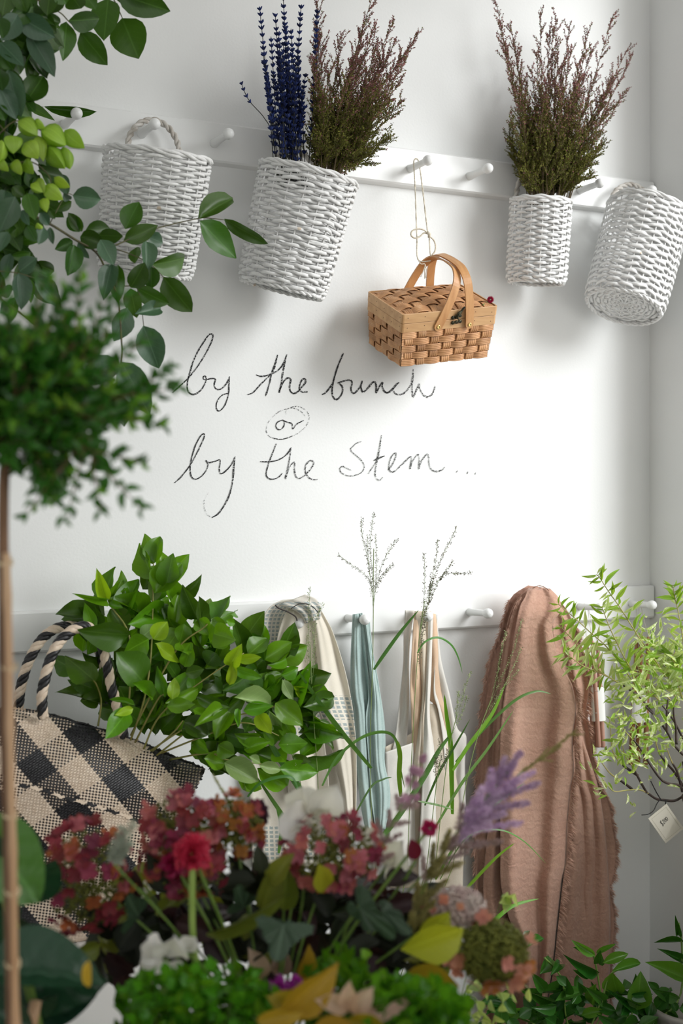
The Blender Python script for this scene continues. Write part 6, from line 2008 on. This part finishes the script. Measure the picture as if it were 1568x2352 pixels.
mdry = leaf_me('dry_petal', m_dry, wpos=0.55, tipe=0.6, basee=0.8, fold=0.25, curl=0.3, wav=0.1, seed=5)
molv = dkm[2]
for (bx, by, tx, ty, w, dd, me, roll) in ((920, 2180, 1064, 2140, 88, -.10, mlime, .5), (930, 2240, 1050, 2270, 90, -.08, mmust, .3), (960, 2160, 1030, 2100, 60, -.03, mlime, .4), (475, 2145, 660, 2075, 34, -.05, molv, .5), (600, 2090, 640, 1990, 60, -.02, molv, .3), (650, 2090, 660, 2000, 60, .0, molv, .2), (740, 2050, 735, 1990, 50, -.02, mlime, .4), (620, 2030, 665, 1965, 50, -.03, molv, -.3),
                                          (640, 2330, 775, 2225, 70, -.24, mmust, .4), (700, 2330, 620, 2290, 60, -.22, mmust, .2), (690, 2260, 712, 2180, 46, -.04, mmust, .4), (590, 2345, 690, 2330, 44, -.26, mmust, .3), (800, 2340, 900, 2390, 60, -.26, mmust, .2), (720, 2360, 830, 2390, 70, -.26, mmust, .1),
                                          (800, 2320, 740, 2296, 40, -.25, mdry, .2), (800, 2322, 800, 2272, 40, -.25, mdry, -.2), (802, 2322, 850, 2284, 44, -.25, mdry, .3), (803, 2325, 940, 2312, 36, -.25, mdry, .5), (600, 2250, 585, 2190, 50, .02, mdry, .4), (640, 2240, 650, 2190, 50, .04, mdry, .2), (575, 2210, 600, 2275, 40, .02, mdry, .4)):
    put(fol, me, B(bx, by, dd), B(tx, ty, dd - .02), w * pxm, roll)


def lobed(name, m, lob, seed):
    """maple-like leaf as a fan of lobes, one mesh"""
    b = MB()
    c = V((0, 0.12, 0))
    out = []
    n = 44
    for i in range(n + 1):
        a = -math.pi * 0.93 + 2 * math.pi * 0.93 * i / n
        r = 0.42 + 0.30 * max(0, math.cos(a * lob)) ** 1.0 * (1.25 if abs(a) < 0.5 else 1) + 0.03 * math.sin(a * 23)
        out.append(V((math.sin(a) * r, 0.34 + math.cos(a) * r * 0.82, -0.25 * r * r + 0.05 * math.cos(a * lob * 2))))
    inner = [c.lerp(p, 0.5) + V((0, 0, 0.03 * math.cos(i * 1.3))) for i, p in enumerate(out)]
    cc = [c] * (n + 1)
    uv = lambda P_: [(0.5 + p.x * 0.9, p.y) for p in P_]
    b.quadgrid([out, inner, cc], uv=[uv(out), uv(inner), uv(cc)])
    return b.mesh(name, m)


lob = [lobed('lobed_leaf_%d' % i, m_gry, (3.0, 2.5)[i], i) for i in range(2)]
for (bx, by, tx, ty, w, dd, i, roll) in ((655, 2110, 632, 2205, 100, -.12, 0, .2), (815, 2075, 900, 2160, 84, -.10, 1, .7), (870, 2085, 945, 2140, 60, -.08, 1, -.5), (320, 2110, 300, 2060, 80, -.02, 0, .6), (560, 2090, 550, 2040, 60, .0, 0, .3)):
    put(fol, lob[i], B(bx, by, dd), B(tx, ty, dd - .03), w * pxm, roll, 'lobed_leaf')
put(fol, dkm[0], B(600, 2005, -.04), B(592, 1945, -.05), 40 * pxm, 0.2)
put(fol, leaf_me('red_leaf', leafmat('wine_leaf', (.10, .006, .012), (.16, .012, .02), rough=.35, trans=.3, veinamt=.2, val=.1), wpos=.5, tipe=.6, basee=.6), B(955, 1975, -.04), B(945, 1930, -.05), 36 * pxm, 0.2)
for pts in ([(955, 1975), (930, 2020), (900, 2060)], [(600, 2005), (640, 2060), (650, 2120)], [(860, 2080), (800, 2120), (760, 2250)], [(700, 2010), (690, 2100), (660, 2250)], [(430, 2060), (500, 2180), (560, 2400)], [(320, 2040), (380, 2110), (500, 2300)]):
    b = MB(); b.tube(cr([tuple(B(x, y, 0.03)) for x, y in pts] + [tuple(VT)], 6), 0.0020, 5); b.build('stem', m_stemg, fol)

# ---- fresh herbs along the bottom
hm = [leaf_me('herb_leaf_%d' % i, m_herb, wpos=0.6, tipe=0.5, basee=0.8, fold=0.25, curl=0.25, wav=0.15, seed=i, nl=5) for i in range(3)]


def herb(label, region, n, seed, dd0, px_, pw, nstuff=480):
    rg = random.Random(seed)
    x0, x1, ytop = region
    gx = (x0 + x1) / 2
    base = Q(gx, 2560, FD + dd0 - 0.1)
    root = empty('herb_plant', V((base.x, base.y, ZS)), label, 'herb')
    bst = MB()
    for i in range(n + nstuff):
        x = rg.uniform(x0, x1)
        yt = ytop(x)
        y = yt + rg.random() ** 0.8 * (2400 - yt)
        dd = dd0 + rg.uniform(-.09, .07)
        p = B(x, y, dd)
        ln = rg.uniform(18, 34)
        a = rg.uniform(-2.9, -0.2)
        tip = B(x + ln * math.cos(a), y + ln * math.sin(a), dd - rg.uniform(-.015, .03))
        if i < n: put(root, rg.choice(hm), p, tip, ln * rg.uniform(.65, .95) * pxm, rg.uniform(-1, 1))
        else: add_leaf(bst, p, tip, ln * .8 * pxm, rg.uniform(-1.3, 1.3), wpos=.6)
    for i in range(22):
        x = rg.uniform(x0 + 10, x1 - 10)
        b = MB(); t = B(x, ytop(x) + rg.uniform(15, 60), dd0 + rg.uniform(-.05, .05))
        b.tube([t, t.lerp(root.location + V((0, 0, .1)), .5) + V((0, 0, .04)), root.location + V((rg.uniform(-.05, .05), rg.uniform(-.05, .05), .09))], 0.0013, 4); b.build('stem', m_stemg, root)
    bst.build('foliage', m_herb, root)['kind'] = 'stuff'
    b = MB(); b.lathe([(0, 0), (.06, 0), (.075, .1), (.08, .105), (.07, .105), (.066, .09), (0, .085)], Matrix.Translation(root.location), 20); b.build('pot', simple('herb_pot', (.40, .20, .12), (.46, .25, .16), rough=.8, scale=10), root)


herb('bright green leafy herb at the bottom, left of the mustard leaf', (285, 640, lambda x: 2225 + 60 * ((x - 470) / 190) ** 2), 230, 3, -0.14, 0, 0)
herb('bright green leafy herb at the bottom, right of the mustard leaf', (850, 1070, lambda x: 2245 + 70 * ((x - 900) / 170) ** 2), 150, 4, -0.18, 0, 0)
herb('small bright green herb tuft behind the magenta flowers', (700, 850, lambda x: 2170 + 60 * abs((x - 790) / 80)), 90, 5, -0.06, 0, 0, 120)

# ================================================================== tall grasses behind the bouquet
m_gb = leafmat('grass_blade', (0.05, 0.15, 0.035), (0.11, 0.26, 0.05), rough=0.35, trans=0.35, veinamt=0.35, val=0.3)
m_gb2 = leafmat('bright_grass_blade', (0.09, 0.26, 0.012), (0.17, 0.38, 0.02), rough=0.35, trans=0.4, veinamt=0.3, val=0.2)
m_gs = simple('grass_stem', (0.16, 0.26, 0.06), (0.26, 0.34, 0.12), rough=0.5, scale=50)
m_seed = simple('grass_seed', (0.09, 0.085, 0.05), (0.22, 0.20, 0.13), rough=0.8, scale=90)
m_seedg = simple('green_grass_seed', (0.22, 0.30, 0.10), (0.40, 0.46, 0.22), rough=0.7, scale=90)
GO = 0.36
gr = empty('panicum_grass', P(860, 2352, GO), 'tall airy panicum grass with seed heads in front of the cloths', 'grass')
gr.location.z = 0.0
groot = gr.location + V((0, 0, 0.30))


def gp(q, o=GO):
    return P(q[0], q[1], o)


def blade(pts, w, m, o=GO, twist=0.6):
    sm = [gp(q, o) for q in cr(pts, 8)]
    n = len(sm)
    rows, uvs = [], []
    for i, p in enumerate(sm):
        t = (sm[min(i + 1, n - 1)] - sm[max(i - 1, 0)]).normalized()
        s = t.cross(CAM - p).normalized()
        s = Matrix.Rotation(twist, 3, t) @ s
        nn = t.cross(s)
        f = i / (n - 1)
        hw = w * 0.40 * dep(p) / F * (math.sin(math.pi * min(1, 0.12 + f * 0.9)) ** 0.6)
        rows.append([p - s * hw + nn * hw * .25, p, p + s * hw + nn * hw * .25])
        uvs.append([(0.02, f * 3), (0.5, f * 3), (0.98, f * 3)])
    b = MB(); b.quadgrid(rows, uv=uvs)
    return b.build('blade', m, gr)


for pts, w, m in (([(858, 1538), (880, 1505), (920, 1450), (962, 1400)], 12, m_gb), ([(852, 1765), (790, 1690), (730, 1610), (684, 1540)], 17, m_gb), ([(708, 1850), (680, 1800), (640, 1740), (598, 1668)], 20, m_gb), ([(700, 1960), (660, 1890), (620, 1830), (588, 1782)], 12, m_gb),
                  ([(838, 1960), (900, 1895), (970, 1790), (1010, 1720), (1042, 1680)], 16, m_gb), ([(1038, 1870), (1036, 1790), (1034, 1714), (1024, 1640), (1020, 1594)], 17, m_gb2), ([(1040, 1770), (1075, 1715), (1130, 1640), (1160, 1570)], 13, m_gb2), ([(1046, 1750), (1110, 1675), (1180, 1610), (1230, 1588), (1266, 1594)], 9, m_gb),
                  ([(740, 1805), (775, 1740), (830, 1695), (880, 1682), (908, 1700), (918, 1760), (930, 1815)], 11, m_gb), ([(958, 1500), (975, 1475), (1005, 1464), (1035, 1480), (1052, 1510), (1062, 1548)], 6, m_gb), ([(568, 1830), (595, 1800), (640, 1784), (675, 1790), (692, 1850)], 11, m_gb),
                  ([(920, 1830), (916, 1780), (918, 1730), (912, 1700)], 15, m_gb2), ([(975, 1850), (1010, 1770), (1040, 1720), (1080, 1650)], 9, m_gb), ([(1000, 1900), (1060, 1800), (1120, 1720), (1180, 1630)], 10, m_gb), ([(640, 1960), (646, 1900), (634, 1850)], 12, m_gb), ([(1000, 2020), (1060, 1920), (1140, 1845), (1205, 1798)], 9, m_gb2),
                  ([(1020, 2100), (1080, 2030), (1140, 1968), (1182, 1936)], 11, m_gb2), ([(1010, 2020), (1070, 1925), (1140, 1905), (1200, 1930), (1255, 1985)], 5, m_gb), ([(1060, 2200), (1120, 2130), (1175, 2082), (1238, 2064)], 12, m_gb2), ([(800, 1900), (850, 1810), (880, 1790), (900, 1785)], 6, m_gb), ([(960, 1840), (1010, 1850), (1040, 1860)], 6, m_gb)):
    blade(pts, w, m, GO + rnd.uniform(-.05, .05), rnd.uniform(-.7, .7))


def panicle(stem, brs, m, seed, size=1.0, o=GO):
    rg = random.Random(seed)
    b = MB()
    sm = [gp(q, o) for q in cr(stem, 8)]
    n = len(sm)
    b.tube([groot] + sm if stem[0][1] > 1880 else sm, 0.0009, 5, mi=0)
    for br in brs:
        bp = [gp(q, o + rg.uniform(-.02, .02)) for q in cr(br, 7)]
        b.tube(bp, 0.00032, 4, mi=0)
        L_ = sum((a - c).length for a, c in zip(bp, bp[1:]))
        k = max(5, int(L_ / 0.0040))
        for i in range(k):
            f = 0.22 + 0.78 * (i + rg.random()) / k
            j = min(len(bp) - 2, int(f * (len(bp) - 1)))
            p = bp[j].lerp(bp[j + 1], f * (len(bp) - 1) - j)
            t = (bp[j + 1] - bp[j]).normalized()
            d = (t + rv(rg) * 0.7).normalized()
            q = p + d * rg.uniform(.001, .005)
            b.tube([q, q + d * .0018 * size, q + d * .0036 * size], [0.0002, 0.00068 * size, 0.0001], 4, mi=1, caps=False)
    return b.build('seed_head', [m_gs, m], gr)


panicle([(862, 1990), (852, 1850), (850, 1700), (855, 1540), (857, 1420), (857, 1330), (858, 1260)], [[(857, 1400), (856, 1330), (850, 1250), (858, 1180)], [(857, 1380), (846, 1330), (810, 1300), (776, 1274)], [(857, 1390), (866, 1330), (890, 1270), (912, 1238)], [(857, 1370), (845, 1290), (832, 1230), (830, 1192)],
         [(857, 1380), (868, 1340), (885, 1315), (902, 1296)], [(857, 1400), (852, 1350), (846, 1290), (844, 1230)], [(857, 1400), (862, 1350), (864, 1290), (862, 1230)]], m_seed, 1, 1.1)
panicle([(935, 1990), (940, 1860), (945, 1740), (955, 1560), (964, 1450), (975, 1380)], [[(966, 1440), (985, 1360), (1010, 1290), (1030, 1250), (1048, 1212)], [(964, 1460), (972, 1400), (975, 1330), (974, 1272)], [(966, 1440), (990, 1370), (1010, 1330), (1040, 1290)], [(968, 1420), (985, 1350), (1000, 1290), (1005, 1240)], [(964, 1450), (980, 1390), (995, 1330)],
         [(985, 1360), (1020, 1320), (1050, 1318), (1082, 1316)], [(964, 1480), (970, 1430), (985, 1380), (990, 1340)], [(958, 1560), (964, 1500), (972, 1450), (980, 1420)]], m_seed, 2, 1.25)
panicle([(735, 1990), (730, 1800), (722, 1680), (716, 1580), (712, 1480)], [[(716, 1600), (710, 1500), (708, 1430), (712, 1350)], [(716, 1590), (722, 1500), (724, 1430), (740, 1390)], [(716, 1600), (706, 1530), (704, 1460)], [(716, 1570), (720, 1500), (716, 1420)]], m_seedg, 3, 1.1)
panicle([(1000, 1990), (1020, 1800), (1035, 1700), (1050, 1640)], [[(1045, 1660), (1060, 1610), (1070, 1570), (1082, 1542)], [(1045, 1660), (1050, 1620), (1052, 1590)], [(1040, 1680), (1060, 1640), (1072, 1600)]], m_seedg, 4, 1.1)
panicle([(1040, 1990), (1070, 1800), (1100, 1680), (1130, 1600)], [[(1120, 1630), (1150, 1560), (1180, 1490), (1198, 1424)], [(1120, 1630), (1140, 1560), (1150, 1500), (1162, 1450)], [(1115, 1640), (1160, 1570), (1196, 1490)], [(1110, 1660), (1150, 1590), (1190, 1540)]], m_seedg, 5, 1.1)
panicle([(980, 1990), (995, 1860), (1005, 1780), (1010, 1750)], [[(1005, 1780), (1012, 1740), (1008, 1700)], [(1005, 1780), (1020, 1750), (1030, 1720)], [(1000, 1800), (1000, 1760), (1002, 1740)]], m_seed, 6, 1.3)
panicle([(650, 1990), (700, 1880), (690, 1800), (670, 1730)], [[(685, 1790), (670, 1720), (658, 1680)], [(685, 1790), (676, 1740), (664, 1710)]], m_seedg, 7, 1.1)
b = MB(); b.lathe([(0, 0), (.085, 0), (.105, .29), (.112, .30), (.10, .305), (.096, .27), (0, .26)], Matrix.Translation(gr.location), 22)
b.build('pot', simple('zinc_pot', (.32, .33, .33), (.42, .43, .43), rough=.5, scale=9, metal=.4), gr)

# ---- sea oats, drooping pale spikelets
m_oat = leafmat('sea_oat_spikelet', (0.34, 0.48, 0.14), (0.50, 0.62, 0.26), rough=0.5, trans=0.45, veinamt=0.4, val=0.15)
oatm = leaf_me('spikelet', m_oat, wpos=0.45, tipe=1.0, basee=0.9, fold=0.15, curl=0.05, nl=5)
so_ = empty('sea_oats', Q(1100, 2400, 2.15), 'pale green sea oats with drooping flat spikelets, bottom centre right', 'grass')
OD = 2.12
rg = random.Random(9)
k8 = 748 / 1568
f8 = lambda x, y: (820 + x * k8, 2050 + y * k8)
OATS = [(680, 385, 684, 450), (640, 370, 660, 430), (715, 430, 735, 480), (770, 395, 790, 465), (745, 480, 768, 535), (828, 460, 828, 530), (600, 400, 640, 420), (660, 470, 700, 520), (700, 530, 720, 580), (560, 440, 600, 475), (570, 520, 600, 585), (610, 590, 640, 620), (620, 450, 625, 520), (580, 560, 620, 600), (540, 500, 560, 560), (640, 520, 660, 575),
        (690, 480, 712, 530), (550, 590, 590, 630), (530, 440, 545, 490), (600, 610, 640, 650), (570, 620, 560, 670), (610, 330, 620, 300), (730, 20, 690, 50), (700, 10, 720, 50), (745, 60, 700, 90), (760, 5, 740, 40), (520, 560, 540, 620), (660, 590, 670, 633)]
for (bx, by, tx, ty) in OATS:
    A, B_ = Q(*f8(bx, by), OD + rg.uniform(-.04, .04)), Q(*f8(tx, ty), OD + rg.uniform(-.04, .04))
    put(so_, oatm, A, B_, (B_ - A).length * rg.uniform(.3, .42), rg.uniform(-.8, .8), 'spikelet')
for pts in ([(480, 700), (520, 480), (600, 395), (680, 380), (770, 420), (830, 465)], [(480, 700), (500, 520), (560, 430), (640, 370), (700, 400), (745, 480)], [(470, 700), (500, 560), (540, 500), (620, 440), (660, 470), (700, 530)], [(470, 700), (520, 600), (560, 540), (600, 530), (620, 560)],
            [(480, 700), (520, 420), (620, 250), (680, 80), (700, 10), (745, 30)], [(480, 700), (530, 620), (570, 600), (600, 620)], [(620, 440), (625, 450), (690, 480)], [(540, 500), (570, 510), (580, 560)]):
    b = MB(); b.tube([Q(*f8(x, y), OD) for x, y in cr(pts, 6)], 0.0008, 4); b.build('stem', m_gs, so_)
b = MB()
pbase = Q(*f8(475, 700), OD)
b.tube([pbase, pbase + V((0, 0, -0.12)), V((pbase.x, pbase.y, 0.16))], 0.006, 6); b.build('stem_base', m_gs, so_)
b = MB(); b.lathe([(0, 0), (.07, 0), (.085, .17), (.09, .175), (.08, .175), (.076, .15), (0, .145)], Matrix.Translation(V((pbase.x, pbase.y, 0))), 20); b.build('pot', simple('black_plastic_pot', (.02, .02, .02), rough=.6), so_)

# ================================================================== glossy evergreen shrub, bottom right
m_shr = leafmat('glossy_shrub_leaf', (0.014, 0.075, 0.010), (0.045, 0.165, 0.018), rough=0.26, trans=0.25, veinamt=0.35, val=0.35, hue=0.012)
m_shr_l = leafmat('young_shrub_leaf', (0.06, 0.19, 0.015), (0.11, 0.28, 0.025), rough=0.3, trans=0.35, veinamt=0.35, val=0.2, hue=0.01)
SHm = [leaf_me('shrub_leaf_%d' % i, m_shr if i < 3 else m_shr_l, wpos=0.45, tipe=0.9, basee=0.75, fold=(0.25, 0.4, 0.15, 0.25)[i], curl=(0.15, 0.3, 0.05, 0.2)[i], wav=0.05, nl=6, seed=i) for i in range(4)]
sh = empty('evergreen_shrub', P(1330, 2352, 0.40), 'glossy dark green shrub in the lower right corner', 'potted plant')
sh.location.z = 0.0
SHL = [(1145,300,1040,240,45,3),(1140,312,1045,258,36,0),(1165,385,1010,320,52,0),(1150,292,1240,248,26,3),(1180,340,1310,290,52,3),(1225,380,1380,325,52,3),(1165,345,1168,285,52,0),(1228,385,1250,505,112,3),(1345,565,1368,398,118,3),(1150,440,1120,555,62,3),(1130,402,1042,375,36,0),(1045,512,955,450,60,0),
       (820,262,905,208,46,0),(880,392,950,310,72,0),(930,400,992,322,50,0),(900,470,850,400,60,0),(990,602,890,530,62,0),(940,560,1000,480,82,0),(1080,590,1190,568,52,3),(740,612,790,558,52,3),(700,632,690,550,72,0),(1575,415,1428,338,84,3),(1568,332,1475,278,42,0),(1572,238,1438,232,30,0),(1545,205,1535,128,30,0),(1550,512,1420,468,54,0),(800,215,830,182,26,0),
       (1060,430,1100,500,60,0),(1300,600,1260,520,70,0),(1400,600,1420,520,60,0),(860,560,800,500,70,0),(900,600,960,640,70,0),(1180,520,1120,470,60,0),(1440,560,1500,480,70,0),(1500,620,1440,560,80,0),(1200,630,1300,590,70,0),(780,600,840,560,60,0),(1010,450,960,400,50,0),(1280,470,1310,420,50,0),(1450,470,1400,430,40,0)]
rg = random.Random(55)
for i in range(95):
    x = rg.uniform(1120, 1590)
    y = 2275 + rg.random() * 100 - (0 if x > 1200 else 0)
    a = rg.uniform(0, 6.28)
    ln = rg.uniform(38, 62)
    o = rg.uniform(.30, .46)
    put(sh, SHm[rg.randrange(3)], P(x, y, o), P(x + ln * math.cos(a), y + ln * math.sin(a) * .7, o + rg.uniform(-.03, .05)), ln * .5 * 3.0 / F, rg.uniform(-1, 1))
for (bx, by, tx, ty, w, s) in SHL:
    o = 0.42 + rg.uniform(-.04, .03)
    A, B_ = f8(bx, by), f8(tx, ty)
    p = P(*A, o)
    put(sh, SHm[3] if s == 3 else SHm[rg.randrange(3)], p, P(*B_, o + rg.uniform(-.03, .04)), w * k8 * dep(p) / F, rg.uniform(-.4, .4))
for pts in ([(1330, 2420), (1380, 2330), (1375, 2260), (1362, 2190)], [(1330, 2420), (1300, 2340), (1290, 2250), (1250, 2200)], [(1330, 2420), (1450, 2330), (1465, 2250)], [(1330, 2420), (1540, 2320), (1565, 2200), (1558, 2120)], [(1330, 2420), (1240, 2360), (1170, 2330)], [(1330, 2420), (1380, 2300), (1400, 2240), (1440, 2220)]):
    b = MB(); b.tube([P(x, y, .40) for x, y in cr(pts, 6)] , 0.0022, 5); b.build('stem', m_stemg, sh)
b = MB(); q0 = P(1330, 2420, .40); b.tube([q0, (sh.location.x, sh.location.y, 0.12)], .006, 7); b.build('trunk', m_bark, sh)
b = MB(); b.lathe([(0, 0), (.08, 0), (.10, .15), (.108, .16), (.096, .162), (.092, .13), (0, .125)], Matrix.Translation(sh.location), 22); b.build('pot', simple('dark_pot', (.05, .045, .04), rough=.7), sh)
